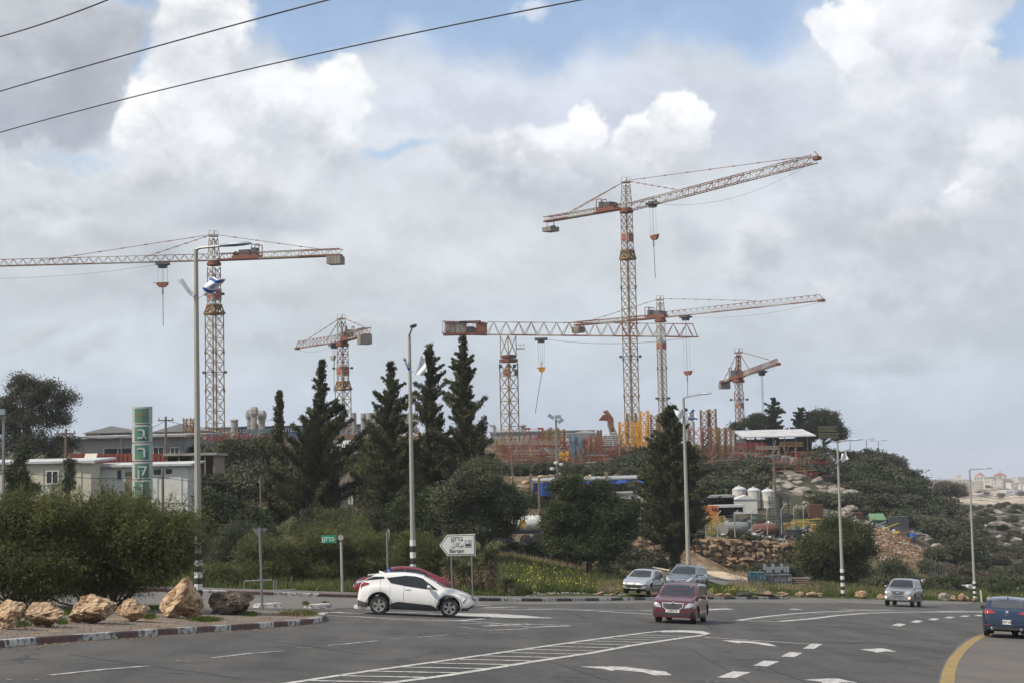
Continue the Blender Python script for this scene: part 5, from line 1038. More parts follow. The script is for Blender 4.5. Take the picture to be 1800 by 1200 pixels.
def rock_mesh(seed, rough=.28, sub=3, sq=(1, 1, .7)):
    bm = bmesh.new(); bmesh.ops.create_icosphere(bm, subdivisions=sub, radius=1); o = Vector((seed*7.3, seed*3.1, 0))
    # chop by random planes for faceted limestone, then roughen
    r_ = random.Random(seed); pl = []
    for _ in range(9):
        n = Vector((r_.gauss(0, 1), r_.gauss(0, 1), r_.gauss(0, 1))).normalized(); pl.append((n, r_.uniform(.55, .85)))
    for v in bm.verts:
        for n, d in pl:
            k = v.co.dot(n)
            if k > d: v.co -= n*(k-d)*.9
        nn = v.co.normalized(); v.co += nn*(mn.fractal(v.co*2.2+o, 1., 2., 5)*rough*.35+abs(mn.noise(v.co*4.5+o))*-.12*rough*3)
        v.co.x *= sq[0]; v.co.y *= sq[1]; v.co.z *= sq[2]
    me = bpy.data.meshes.new('rock'); bm.to_mesh(me); bm.free()
    for p in me.polygons: p.use_smooth = sub < 4
    return me
M_lime = mat('limestone', (.26, .24, .21), .95, var=.3, vscale=1.5, bump=.06, bscale=3, col2=(.13, .115, .095), c2scale=1.4, c2lo=.45, c2hi=.6)
M_boul = mat('boulder_stone', (.44, .32, .205), .95, var=.45, vscale=5, bump=.10, bscale=11, col2=(.21, .115, .055), c2scale=3.2, c2lo=.46, c2hi=.58)
M_bould = mat('boulder_stone_dark', (.22, .16, .11), .95, var=.4, vscale=3, bump=.05, bscale=7, col2=(.06, .05, .04), c2scale=2.0, c2lo=.42, c2hi=.56)
RK = []
for i in range(6): me = rock_mesh(i+1, .5, 3); me.materials.append(M_lime); RK.append(me)
def hillrock(r):
    z = r.random()
    if z < .22: px, d = r.uniform(1345, 1500), r.uniform(220, 256)
    elif z < .55: px, d = r.uniform(1480, 1660), r.uniform(206, 245)
    elif z < .65: px, d = r.uniform(1500, 1660), r.uniform(250, 305)
    else: px = r.uniform(1620, 1820); d = r.uniform(220, 440)
    s = r.uniform(.35, 1.1)*(1.0 if d < 300 else 1.05)
    put(RK[r.randrange(6)], 'limestone_rock', 'pale grey limestone rock among the many on the right hillside', 'rock', H(px, d, -.05), (s*r.uniform(.9, 1.7), s, s*r.uniform(.7, 1.1)), r.uniform(0, 6.3), 'limestone rocks on the right hillside'); return True
scatter(290, hillrock)
def cutrock(r):
    px = r.uniform(900, 1180); y = r.uniform(828, 862); d = r.uniform(197, 222); s = r.uniform(.2, .6)
    put(RK[r.randrange(6)], 'tawny_rock', 'tawny rock in the cutting below the crane yard', 'rock', H(px, d), (s*1.4, s, s), r.uniform(0, 6.3), 'rocks in the cutting below the crane yard'); return True
RKT = RK; RK = []
M_tawny = mat('tawny_stone', (.42, .30, .19), .95, var=.3, vscale=1.5, bump=.05, bscale=4, col2=(.22, .13, .075), c2scale=1.5, c2lo=.45, c2hi=.6)
for i in range(4): me = RKT[i].copy(); me.materials.clear(); me.materials.append(M_tawny); RK.append(me)
RK = RK+RK[:2]
scatter(70, cutrock)
# --- the six boulders on the island, each of its own shape
for i, (px, py, w, h, sd_, sq, lb, mm) in enumerate([
    (8, 1116, 64, 54, 11, (1, .8, .9), 'pale boulder cut by the left edge of the photo', 0), (72, 1112, 74, 45, 12, (1, .8, .68), 'low brown boulder with an overhanging right side, second from the left edge', 0),
    (156, 1105, 82, 52, 13, (1, .8, .72), 'big rounded pale boulder below the acacia stems', 0), (228, 1101, 64, 42, 14, (1, .8, .70), 'knobbly two-humped boulder between the rounded one and the pointed one', 0),
    (313, 1095, 78, 76, 15, (1, .8, 1.0), 'tall pointed tawny boulder at the foot of the big lamp post', 0), (401, 1088, 84, 40, 16, (1.05, .8, .52), 'dark flat-topped boulder right of the big lamp post', 1)]):
    me = rock_mesh(sd_, .46, 5, (1, 1, 1)); me.materials.append(M_bould if mm else M_boul); me.name = 'boulder'; base = G(px, py, .13); d = base@cF
    co = np.array([v.co[:] for v in me.vertices])
    if sd_ == 15:
        t = (co[:, 2]+1)/2; co[:, 0] = co[:, 0]*(1.12-.80*t)+t*.34; co[:, 1] *= (1.1-.6*t)
    if sd_ == 16: co[:, 2] = np.clip(co[:, 2], -.75, .62+.05*np.sin(co[:, 0]*9))
    if sd_ == 14: co[:, 2] -= .35*np.exp(-((co[:, 0]-.45)/.16)**2)*(co[:, 2] > 0)
    if sd_ == 12: co[:, 0] += .18*(co[:, 2] > .1)
    lo, hi = co.min(0), co.max(0); W_, H_ = m_(w, d), m_(h, d); co = (co-(lo+hi)/2)/(hi-lo)*V(W_, W_*.8, H_)+V(0, W_*.35, H_*.47)
    me.vertices.foreach_set('co', co.astype(np.float32).ravel()); me.update(); o = bpy.data.objects.new('boulder', me); COL.objects.link(o); o.location = tuple(base); tag(o, lb, 'boulder', 'boulders along the island kerb')
for i, (px, py, w, h, lb) in enumerate([(1661, 1052, 20, 15, 'grey boulder right of the silver-beige SUV'), (1690, 1050, 14, 15, 'upright pale boulder near the fifth lamp post'), (1700, 1053, 12, 9, 'small pale boulder beside the upright one'), (1712, 1054, 9, 7, 'smallest pale stone left of the fifth lamp post'), (1676, 1053, 11, 10, 'wedge-shaped pale stone between the grey boulder and the upright one'),
    (1738, 1052, 12, 9, 'brown rock right of the fifth lamp post'), (1515, 1042, 22, 13, 'brown boulder left of the silver-beige SUV'), (1350, 1046, 16, 10, 'tawny boulder on the verge left of the side road'), (1376, 1046, 18, 9, 'long tawny boulder at the end of the black and white kerb'), (1405, 1045, 16, 10, 'orange-pink boulder, left one of the pair near the side road mouth'), (1428, 1047, 20, 10, 'orange-pink boulder, right one of the pair near the side road mouth'),
    (1266, 1046, 18, 6, 'flat pale stone behind the maroon estate car'), (1280, 1040, 14, 7, 'pale stone at the edge of the side road'), (1550, 1046, 14, 9, 'rock hidden behind the front of the silver-beige SUV'), (975, 1046, 8, 6, 'single small pale stone on the far kerb'), (1056, 1045, 14, 7, 'pale stone left of the silver hatchback'), (1075, 1046, 12, 6, 'tawny stone against the wheel of the silver hatchback'), (1440, 1052, 18, 8, 'tawny block where the kerb ends')]):
    d = kerb_d(px)+1.5; base = H(px, d); W_, H_ = m_(w, d), m_(h, d); me = rock_mesh(60+i, .5, 3, (1, .9, 1)); me.materials.append(M_boul if i not in (0, 5) else M_lime); o = bpy.data.objects.new('roadside_stone', me); COL.objects.link(o); o.location = tuple(base+V(0, 0, H_*.4)); o.scale = (W_/1.7, W_/1.9, H_/1.6); tag(o, lb, 'stone')
# --- grass, weeds and flowers
def blades(name, rects, n, hmin, hmax, w, m, kind='stuff', seed=1, lie=.45):
    rng = np.random.default_rng(seed); P = []
    rr = random.Random(seed)
    tot = sum(q[4] for q in rects)
    for px0, px1, d0, d1, wt in rects:
        for _ in range(int(n*wt/tot)):
            px = rr.uniform(px0, px1); k = kerb_d(px); d = k+d0+(rr.random()**1.2)*(d1-d0)
            if mn.noise(Vector((px*.03, d*.35, seed))) < -.28 or (1086 < px < 1255 and d < k+9): continue
            P.append(H(px, d))
    P = np.array(P); h = rng.uniform(hmin, hmax, len(P)); D = rng.normal(size=(len(P), 3))*lie+V(0, 0, 1); D = unit(D); C = P+D*h[:, None]*.45
    o = fast_mesh(name, leaves(rng, C, D, h, w), 4, m); o['kind'] = kind; return o
blades('grass', [(840, 1110, 3.2, 30, 4.5), (240, 840, 3.4, 14, 4), (1100, 1300, 3, 14, .6), (1440, 1850, 2, 26, 3), (1280, 1440, 2, 22, .8)], 150000, .12, .42, .035, L_grass, seed=3)
blades('weeds', [(840, 1110, 4, 30, 2), (240, 840, 4, 20, 3), (1440, 1850, 4, 40, 4)], 40000, .25, .75, .05, L_acac, seed=4)
blades('dry_grass', [(860, 1120, 28, 40, 1.2), (1280, 1700, 6, 60, 3), (1050, 1110, 3, 12, .6), (300, 800, 40, 80, 1.5)], 45000, .2, .6, .03, L_dry, seed=5)
def flowers():
    rng = np.random.default_rng(8); rr = random.Random(8); P = []
    while len(P) < 330:
        px = rr.gauss(965, 48); d = kerb_d(px)+rr.uniform(3.5, 22)
        if px < 880 or px > 1090 or mn.noise(Vector((px*.05, d*.4, 5.))) < -.05: continue
        P.append(H(px, d, rr.uniform(.3, .55)))
    for _ in range(260):
        px = rr.choice([rr.uniform(1560, 1800), rr.uniform(1080, 1120), rr.uniform(1230, 1330)]); P.append(H(px, kerb_d(px)+rr.uniform(2.5, 8), rr.uniform(.2, .4)))
    P = np.array(P); o = fast_mesh('wildflowers', leaves(rng, P, rng.normal(size=P.shape), .085, .08), 4, L_yel); o['kind'] = 'stuff'
flowers()
# --- yuccas with dead skirts
def yucca(px, d, h, seed, lb, heads=1):
    rng = np.random.default_rng(seed); b = H(px, d); r = thing('yucca_plant', lb, 'yucca', b); mb = MB(); G_ = []; Dd = []
    for k in range(heads):
        a = rng.uniform(0, 6.3); hh = h*rng.uniform(.75, 1.); tip = V(math.cos(a)*.35*(k > 0), math.sin(a)*.3*(k > 0), hh); mb.smoothpath([(0, 0, -.2), tip*.5, tip], [.16, .13, .10], 7)
        D = unit(rng.normal(size=(170, 3))*V(1, 1, .7)+V(0, 0, .45)); G_.append((tip, D))
        zz = rng.uniform(.15, 1, 330); D2 = unit(rng.normal(size=(330, 3))*V(1, 1, .25)+V(0, 0, -.75)); Dd.append((tip*zz[:, None], D2))
    mb.build('trunk', M_barkg, r, smooth=True)
    fast_mesh('leaf_head', np.concatenate([leaves(rng, t+D*.32, D, .62, .05) for t, D in G_]), 4, L_yucca, r); fast_mesh('dead_leaf_skirt', np.concatenate([leaves(rng, t+D*.24, D, .55, .045) for t, D in Dd]), 4, L_dry, r)
for a in [(868, 91, 2.2, 1, 'tall yucca with a dead-leaf skirt right of the direction sign', 3), (848, 92, 1.9, 2, 'yucca just right of the direction sign post', 2), (812, 90, 1.3, 3, 'yucca under the direction sign', 2), (790, 91, 1.6, 4, 'yucca left of the direction sign post', 2), (893, 90, .7, 5, 'small withered yucca at the edge of the grass mound', 1), (826, 93, 2.0, 6, 'yucca behind the direction sign, between its posts', 2)]: yucca(*a)
# ------------------------------------------------------------------ street furniture
M_conc = mat('pole_concrete', (.30, .29, .26), .85, var=.12, vscale=2, bump=.004, bscale=30)
M_galv = mat('galvanised_steel', (.22, .225, .23), .55, .6, var=.15)
M_white2 = mat('white_enamel', (.62, .62, .60), .5, var=.08)
M_black = mat('black_enamel', (.025, .025, .027), .6, var=.1)
M_cloth = mat('white_cloth', (.66, .67, .70), .8, var=.04)
M_clothb = mat('blue_cloth', (.03, .08, .33), .8, var=.05)
M_lum = mat('lamp_housing', (.26, .30, .34), .45, .3, var=.08)
def up_dir(p, h): return p+V(0, 0, h)
def lamp(label, base, h, r0, r1, arm, bands=None, low=.0, group='street lamps', head=1.0, bands_w=.24):
    t = thing('street_lamp', label, 'street lamp', base, 0, group); mb = MB(); mb.smoothpath([(0, 0, -.4), (0, 0, h*.3), (0, 0, h*.7), (0, 0, h)], [r0*1.02, r0+(r1-r0)*.3, r0+(r1-r0)*.7, r1], 8); mb.build('pole', M_conc, t)
    a = np.array(arm, float); tip = V(0, 0, h)+a; mb = MB(); mb.smoothpath([(0, 0, h-.25), (0, 0, h-.02), V(0, 0, h)+a*.15+V(0, 0, .03), tip], [r1*.9, r1*.8, .05, .04], 6); mb.build('arm', M_galv, t)
    d = a*V(1, 1, .25); d = d/np.linalg.norm(d); s = V(-d[1], d[0], 0); L_ = .95*head; mb = MB(); P = []
    for k, (u, wv, hz) in enumerate([(-.1, .06, .03), (.0, .12, .07), (.35, .17, .10), (.7, .15, .09), (.95, .08, .05), (1.0, .03, .02)]):
        c = tip+d*u*L_
        for j in range(8):
            an = 2*math.pi*j/8; P.append(c+s*math.cos(an)*wv*head+V(0, 0, 1)*math.sin(an)*hz*(1 if math.sin(an) > 0 else .5)*head)
    mb.add(P, [(i*8+k, i*8+(k+1) % 8, (i+1)*8+(k+1) % 8, (i+1)*8+k) for i in range(5) for k in range(8)]+[tuple(range(8)), tuple(range(40, 48))]); mb.build('lamp_head', M_lum, t, smooth=True)
    if bands:
        n, z0, dz = bands
        for i in range(n):
            mb = MB(); r = r0*1.10; mb.lathe((0, 0, 0), [(r, z0+i*dz), (r, z0+(i+1)*dz-.003)], 8); o = mb.build('painted_band', M_black if i % 2 == 0 else M_white2, t)
    return t
def flag(label, root, cor, d, isr, seed):
    """root: staff foot; cor: top-left, top-right, bottom-right, bottom-left of the cloth as seen in the photo at depth d"""
    t = thing('flag', label, 'flag', root); K = [W(x, y, d)-root for x, y in cor]
    for k in K: k[1] = (root[1]*0-.15)
    tip = K[0] if abs(K[0][0]) > abs(K[1][0]) else K[1]; mb = MB(); mb.tube((0, 0, 0), tip+V(0, .03, 0), .018, .012, 6); mb.build('staff', M_white2, t); rng = random.Random(seed); ph = rng.uniform(0, 6); sz = np.linalg.norm(K[1]-K[3])
    def S(u, v, o=0.):
        p = K[0]*(1-u)*(1-v)+K[1]*u*(1-v)+K[2]*u*v+K[3]*(1-u)*v; return p+V(.03*math.sin(v*5+ph)*sz, math.sin(u*6+v*2.6+ph)*.10*sz+o, .04*math.sin(u*6.5+ph)*sz)
    def quad(name, u0, u1, v0, v1, m, o, par):
        n, k = 14, 8; vs = [S(u0+(u1-u0)*i/n, v0+(v1-v0)*j/k, o) for j in range(k+1) for i in range(n+1)]; q = MB(); q.add(vs, [(j*(n+1)+i, j*(n+1)+i+1, (j+1)*(n+1)+i+1, (j+1)*(n+1)+i) for j in range(k) for i in range(n)]); return q.build(name, m, par, smooth=True)
    c = quad('cloth', 0, 1, 0, 1, M_cloth, 0, t)
    if isr:
        for o in (-.008, .008):
            quad('blue_stripe', 0, 1, .08, .25, M_clothb, o, c); quad('blue_stripe', 0, 1, .76, .93, M_clothb, o, c); q = MB()
            for a0 in (90, 270):
                P = [(math.cos(math.radians(a0+k*120)), math.sin(math.radians(a0+k*120))) for k in range(3)]
                for a, b in zip(P, P[1:]+P[:1]):
                    pt = lambda s_, w_: S(.5+(a[0]+(b[0]-a[0])*s_)*.13*(1-w_), .5+(a[1]+(b[1]-a[1])*s_)*.19*(1-w_), o)
                    for i in range(4): q.add([pt(i/4, 0), pt((i+1)/4, 0), pt((i+1)/4, .25), pt(i/4, .25)], [(0, 1, 2, 3)])
            q.build('star', M_clothb, c)
    return t
def px_to(base, d, px, py): return W(px, py, d)-base
bL = G(349, 1074, .12); dL = bL@cF; hL = (1074-440)*dL/FPX
lamp('tall concrete lamp post with a black and white striped foot behind the pointed boulder', bL, hL, .125, .072, (m_(50, dL), -.3, m_(3, dL)), (9, .0, m_(10.5, dL)), head=1.15)
pF = bL+V(0, 0, (1074-531)*dL/FPX)
flag('blue and white striped flag with a star on the tall lamp post, right side', pF, [(364, 483), (388, 487), (371, 513), (347, 508)], dL-.1, True, 3)
flag('white flag rolled round its staff on the tall lamp post, left side', pF, [(303, 487), (311, 486), (335, 514), (328, 519)], dL-.1, False, 4)
b2 = H(727, 91); h2 = (Tpy(727, 91)-590)*91/FPX
lamp('second lamp post from the left, between the cypresses, its head pointing this way', b2, h2, .145, .08, (.25, -1.3, .35), (6, h2*.05, .32), head=1.1)
p2 = W(719, 652, 91); p2 = V(b2[0], b2[1], p2[2])
flag('white flag on the right of the second lamp post', p2, [(740, 620), (749, 640), (742, 657), (727, 655)], 90.8, False, 6)
flag('blue and white flag on the left of the second lamp post', p2, [(705, 626), (709, 626), (721, 650), (715, 649)], 90.8, True, 7)
b3 = H(1211.5, 113); h3 = (Tpy(1211.5, 113)-698)*113/FPX
lamp('third lamp post from the left, rising behind the dark SUV', b3, h3, .165, .08, (m_(26, 113), -.6, m_(5, 113)), head=1.0)
p3 = V(b3[0], b3[1], W(1206, 735, 113)[2])
flag('white flag on the left of the third lamp post', p3, [(1186, 718), (1208, 723), (1200, 738), (1194, 733)], 112.8, False, 8)
flag('blue and white flag on the right of the third lamp post', p3, [(1214, 722), (1223, 716), (1229, 739), (1211, 736)], 112.8, True, 9)
b4 = H(1482, 124); h4 = (Tpy(1482, 124)-776)*124/FPX
lamp('fourth lamp post, in front of the rounded tree', b4, h4, .135, .07, (m_(20, 124), -.5, m_(2, 124)), (8, .05, .25))
p4 = V(b4[0], b4[1], W(1475, 812, 124)[2])
flag('blue and white flag folded against its staff on the left of the fourth lamp post', p4, [(1458, 794), (1462, 795), (1475, 812), (1472, 814)], 123.8, True, 10)
flag('white flag on the right of the fourth lamp post', p4, [(1484, 796), (1491, 793), (1495, 806), (1482, 812)], 123.8, False, 11)
b5 = H(1714, 133); h5 = (Tpy(1714, 133)-826)*133/FPX
lamp('fifth lamp post, rightmost, against the village slope', b5, h5, .12, .065, (m_(16, 133), -.5, m_(2, 133)), (8, .03, .19))
# far lamps on the hill top and a lamp at the left edge
for px, yt, lb in ((1495, 773, 'small double lamp on the ridge, leftmost of three'), (1524, 775, 'small double lamp on the ridge, middle of three'), (1545, 778, 'small double lamp on the ridge, rightmost of three')):
    b = H(px, 325); t = thing('street_lamp', lb, 'street lamp', b, 0, 'ridge lamps'); h = (Tpy(px, 325)-yt)*325/FPX; mb = MB(); mb.tube((0, 0, -.2), (0, 0, h), .10, .06, 6); mb.build('pole', M_galv, t)
    for s_ in (1, -1): mb = MB(); mb.tube((0, 0, h-.05), (s_*.9, 0, h+.05), .035, n=4); mb.box((s_*1.2, 0, h+.08), (.8, .3, .12)); mb.build('lamp_head', M_lum, t)
def pole(name, label, cat, px, d, ytop, r, m, extra=None):
    b = H(px, d); h = (Tpy(px, d)-ytop)*d/FPX; t = thing(name, label, cat, b); mb = MB(); mb.smoothpath([(0, 0, -.3), (0, 0, h*.5), (0, 0, h)], [r, r*.85, r*.7], 7); mb.build('pole', m, t, smooth=True)
    if extra: extra(t, h)
    return t, b, h
M_wood = mat('weathered_wood', (.13, .095, .065), .9, var=.25, vscale=4)
def cross(t, h): mb = MB(); mb.box((0, 0, h-.4), (1.6, .12, .12)); [mb.tube((x, 0, h-.34), (x, 0, h-.14), .05, n=6) for x in (-.7, 0, .7)]; mb.build('crossarm', M_wood, t)
def floods(t, h):
    for i, (x, z) in enumerate(((-.6, .35), (.25, .3), (.55, -.2))): mb = MB(); mb.box((x, -.2, h+z), (.75, .25, .42), rot=Matrix.Rotation(.6*(1-i), 3, 'Y')); mb.tube((0, 0, h-.1), (x, -.1, h+z), .04); mb.build('floodlight', M_lum, t)
pole('utility_pole', 'wooden utility pole behind the cream cabin, in front of the eucalyptus', 'utility pole', 116, 140, 757, .14, M_wood, cross)
pole('utility_pole', 'wooden utility pole right of the tower-shaped sign', 'utility pole', 292, 175, 735, .16, M_wood, cross)
pole('utility_pole', 'thin wooden pole in front of the grey warehouse', 'utility pole', 214, 185, 768, .12, M_wood)
pole('utility_pole', 'brown post beside the white shed, right of the tower-shaped sign', 'utility pole', 287, 112, 825, .12, M_wood)
pole('utility_pole', 'bare wooden pole left of the concrete silos', 'utility pole', 487, 230, 728, .14, M_wood)
pole('utility_pole', 'slim grey pole in the gap between the cypresses', 'utility pole', 602, 150, 745, .09, M_galv)
pole('utility_pole', 'leaning wooden pole in the thicket under the leaning cypress', 'utility pole', 459, 125, 835, .10, M_wood)
pole('utility_pole', 'brown pole on the rocky hillside above the black cylinder', 'utility pole', 1364, 205, 806, .16, M_wood, cross)
pole('utility_pole', 'brown wooden pole in front of the blue tarpaulin', 'utility pole', 949, 175, 838, .16, M_wood)
pole('utility_pole', 'grey wooden pole right of the flat-top crane base', 'utility pole', 902, 185, 795, .12, M_wood)
pole('floodlight_pole', 'tall floodlight mast with white cameras half way up, in front of the crane yard', 'floodlight mast', 980, 205, 733, .17, M_galv, lambda t, h: (floods(t, h), [MB().lathe((x, -.3, h*.31+z), [(.0, -.25), (.25, -.1), (.3, .15), (0, .2)], 10).build('camera', M_white2, t) for x, z in ((-.6, -.2), (.5, .3), (-.1, .5))]))
pole('floodlight_pole', 'grey lamp mast with a flood lamp at the left edge', 'floodlight mast', 6, 104, 727, .12, M_galv, lambda t, h: MB().box((-.15, -.2, h+.1), (.55, .3, .35)).build('floodlight', M_lum, t))
# ------------------------------------------------------------------ signs
M_sign_green = mat('sign_green', (.0, .24, .14), .5, var=.05); M_signback = mat('sign_back_grey', (.17, .175, .18), .6, .3, var=.12); M_blue = mat('sign_blue', (.01, .06, .30), .5, var=.05)
M_rust = mat('rust_red_steel', (.26, .085, .045), .8, .1, var=.3, vscale=.8, col2=(.16, .07, .045), c2scale=1.2)
def face_mtx(p, wd=0.): return Matrix.Translation(Vector(p)) @ Matrix.Rotation(wd, 4, 'Z') @ Matrix.Rotation(math.pi/2, 4, 'X')
# yield sign seen from behind
b = G(461, 1074, .13); d = b@cF; hs = m_(1074-934, d); t = thing('yield_sign', 'back of a triangular yield sign at the tip of the boulder island', 'road sign', b)
mb = MB(); mb.tube((0, 0, -.1), (m_(-3, d), 0, hs), .045, n=8); mb.build('post', M_galv, t)
w = m_(26, d); mb = MB(); mb.prism([(-w/2+m_(-4, d), .06, hs-.03), (w/2+m_(-4, d), .06, hs-.03), (m_(-2, d), .06, hs-w*.86)], (0, .02, 0)); mb.build('sign_plate', M_signback, t)
mb = MB(); mb.box((m_(4, d), .055, hs-w*.36), (w*.16, .01, w*.12)); mb.build('sticker', M_yel, t)
# green street name sign and its post
b = H(602, 82); t = thing('street_sign', 'green street name sign on a pale post in front of the acacia bushes', 'street sign', b); d = 82; h = (Tpy(602, d)-943)*d/FPX
mb = MB(); mb.tube((0, 0, -.2), (-.03, 0, h-.25), .065, n=8); mb.build('post', M_conc, t)
mb = MB(); mb.lathe((-.05, 0, h-.05), [(.0, -.02), (.14, -.02), (.14, .02), (0, .02)], 14, 'y'); mb.build('badge', M_conc, t)
mb = MB(); mb.box((-.62, 0, h-.10), (.72, .05, .36)); pl = mb.build('sign_plate', M_sign_green, t)
text_mesh('sign_lettering', '\u05df\u05e7\u05e8\u05d1', .30, M_white2, pl, face_mtx((-.66, -.03, h-.10))); mb = MB(); mb.lathe((-.33, 0, h-.10), [(.0, -.035), (.06, -.035), (.06, -.03)], 12, 'y'); mb.build('emblem', M_yel, pl)
# grey edge-on sign
b = H(682, 84); d = 84; h = (Tpy(682, d)-930)*d/FPX; t = thing('road_sign', 'round road sign seen edge-on on a grey post, left of the second lamp post', 'road sign', b)
mb = MB(); mb.tube((0, 0, -.2), (0, 0, h-.1), .05, n=8); mb.build('post', M_galv, t); mb = MB(); mb.lathe((.07, 0, h-.28), [(0, -.015), (.30, -.015), (.30, .015), (0, .015)], 20, 'x'); o = mb.build('sign_plate', M_signback, t); o.rotation_euler = (0, 0, .25)
# round blue keep-side sign behind the white car
b = G(684, 1065.5); d = b@cF; h = m_(1065-1002, d); t = thing('keep_left_sign', 'small round blue arrow sign above the roof of the white crossover', 'road sign', b)
mb = MB(); mb.tube((0, 0, 0), (0, 0, h), .03, n=8); mb.build('post', M_white2, t); mb = MB(); mb.lathe((0, -.04, h), [(0, -.012), (m_(5.2, d), -.012), (m_(5.2, d), .012), (0, .012)], 22, 'y'); pl = mb.build('sign_plate', M_blue, t); pl.rotation_euler = (0, 0, .2)
mb = MB(); mb.prism([(-.07, -.058, h-.02), (-.03, -.058, h+.08), (.0, -.058, h+.05), (.08, -.058, h-.08), (.05, -.058, h-.11), (-.02, -.058, h-.01)], (0, .004, 0)); mb.build('arrow', M_white2, pl)
# direction sign
d = 86; b = H(815, d); t = thing('direction_sign', 'white arrow-shaped direction sign pointing left, on two posts', 'road sign', b); Wx = lambda px: (px-815)*d/FPX; Hz = lambda py: (Tpy(815, d)-py)*d/FPX+0.
for px in (795, 831): mb = MB(); mb.tube((Wx(px), .05, -.3), (Wx(px)-.02, .05, Hz(942)), .04, n=8); mb.build('post', M_galv, t)
out = [(774, 957.5), (788, 939), (837, 938.2), (837.5, 976.5), (788, 976)]; inn = [(776.4, 957.5), (789, 940.8), (835.6, 940), (836, 974.8), (789, 974.3)]; inn2 = [(777.6, 957.5), (789.6, 941.9), (834.6, 941.2), (835, 973.7), (789.6, 973.2)]
for nm, P, y, m in (('sign_plate', out, 0, M_white2), ('black_border', inn, -.012, M_black), ('sign_face', inn2, -.02, M_white2)):
    mb = MB(); mb.prism([(Wx(x), y, Hz(z)) for x, z in P], (0, .012, 0)); o = mb.build(nm, m, t if nm == 'sign_plate' else pl)
    if nm == 'sign_plate': pl = o
text_mesh('sign_lettering', '\u05df\u05e7\u05e8\u05d1', .31, M_black, pl, face_mtx((Wx(805), -.026, Hz(946.8)))); text_mesh('sign_lettering', '\ufee5\ufe8e\ufedb\ufeae\ufe91', .30, M_black, pl, face_mtx((Wx(806), -.026, Hz(957.5)))); text_mesh('sign_lettering', 'Barqan', .27, M_black, pl, face_mtx((Wx(804.5), -.026, Hz(967.6))))
mb = MB(); w = .34; x0, z0 = Wx(825), Hz(956)
for a, bb, c_, e in ((-w/2, -w/2, .02, w), (w/2-.02, -w/2, .02, w)): mb.box((x0+a+c_/2, -.024, z0), (c_, .004, e))
mb.box((x0, -.024, z0+w/2), (w, .004, .02)); mb.box((x0, -.024, z0-w/2), (w, .004, .02)); mb.box((x0, -.024, z0-.09), (.25, .004, .05))
for k in (-1, 0, 1): mb.prism([(x0+k*.085-.04, -.024, z0-.07), (x0+k*.085+.04, -.024, z0-.07), (x0+k*.085+.04, -.024, z0-.01), (x0+k*.085-.02, -.024, z0+.04), (x0+k*.085-.04, -.024, z0+.04)], (0, .004, 0))
mb.box((x0+.08, -.024, z0+.06), (.025, .004, .14)); mb.box((x0+.03, -.024, z0+.10), (.09, .004, .02)); mb.build('factory_symbol', M_black, pl)
# handrail
b = H(455, 80.5); d = 80.5; t = thing('handrail', 'bent steel tube railing on the far pavement', 'railing', b); Wx = lambda px: (px-455)*d/FPX
mb = MB(); mb.smoothpath([(Wx(429), 0, -.1), (Wx(429), 0, .42), (Wx(430), 0, .54), (Wx(433), 0, .58), (Wx(478), 0, .60)], .03, 7); mb.tube((Wx(482), 0, -.1), (Wx(482), 0, .60), .035, n=7); mb.tube((Wx(486), 0, -.1), (Wx(486), 0, .60), .03, n=7); mb.tube((Wx(448), 0, .10), (Wx(520), 0, .14), .025, n=6); mb.build('rail', M_galv, t, smooth=True)
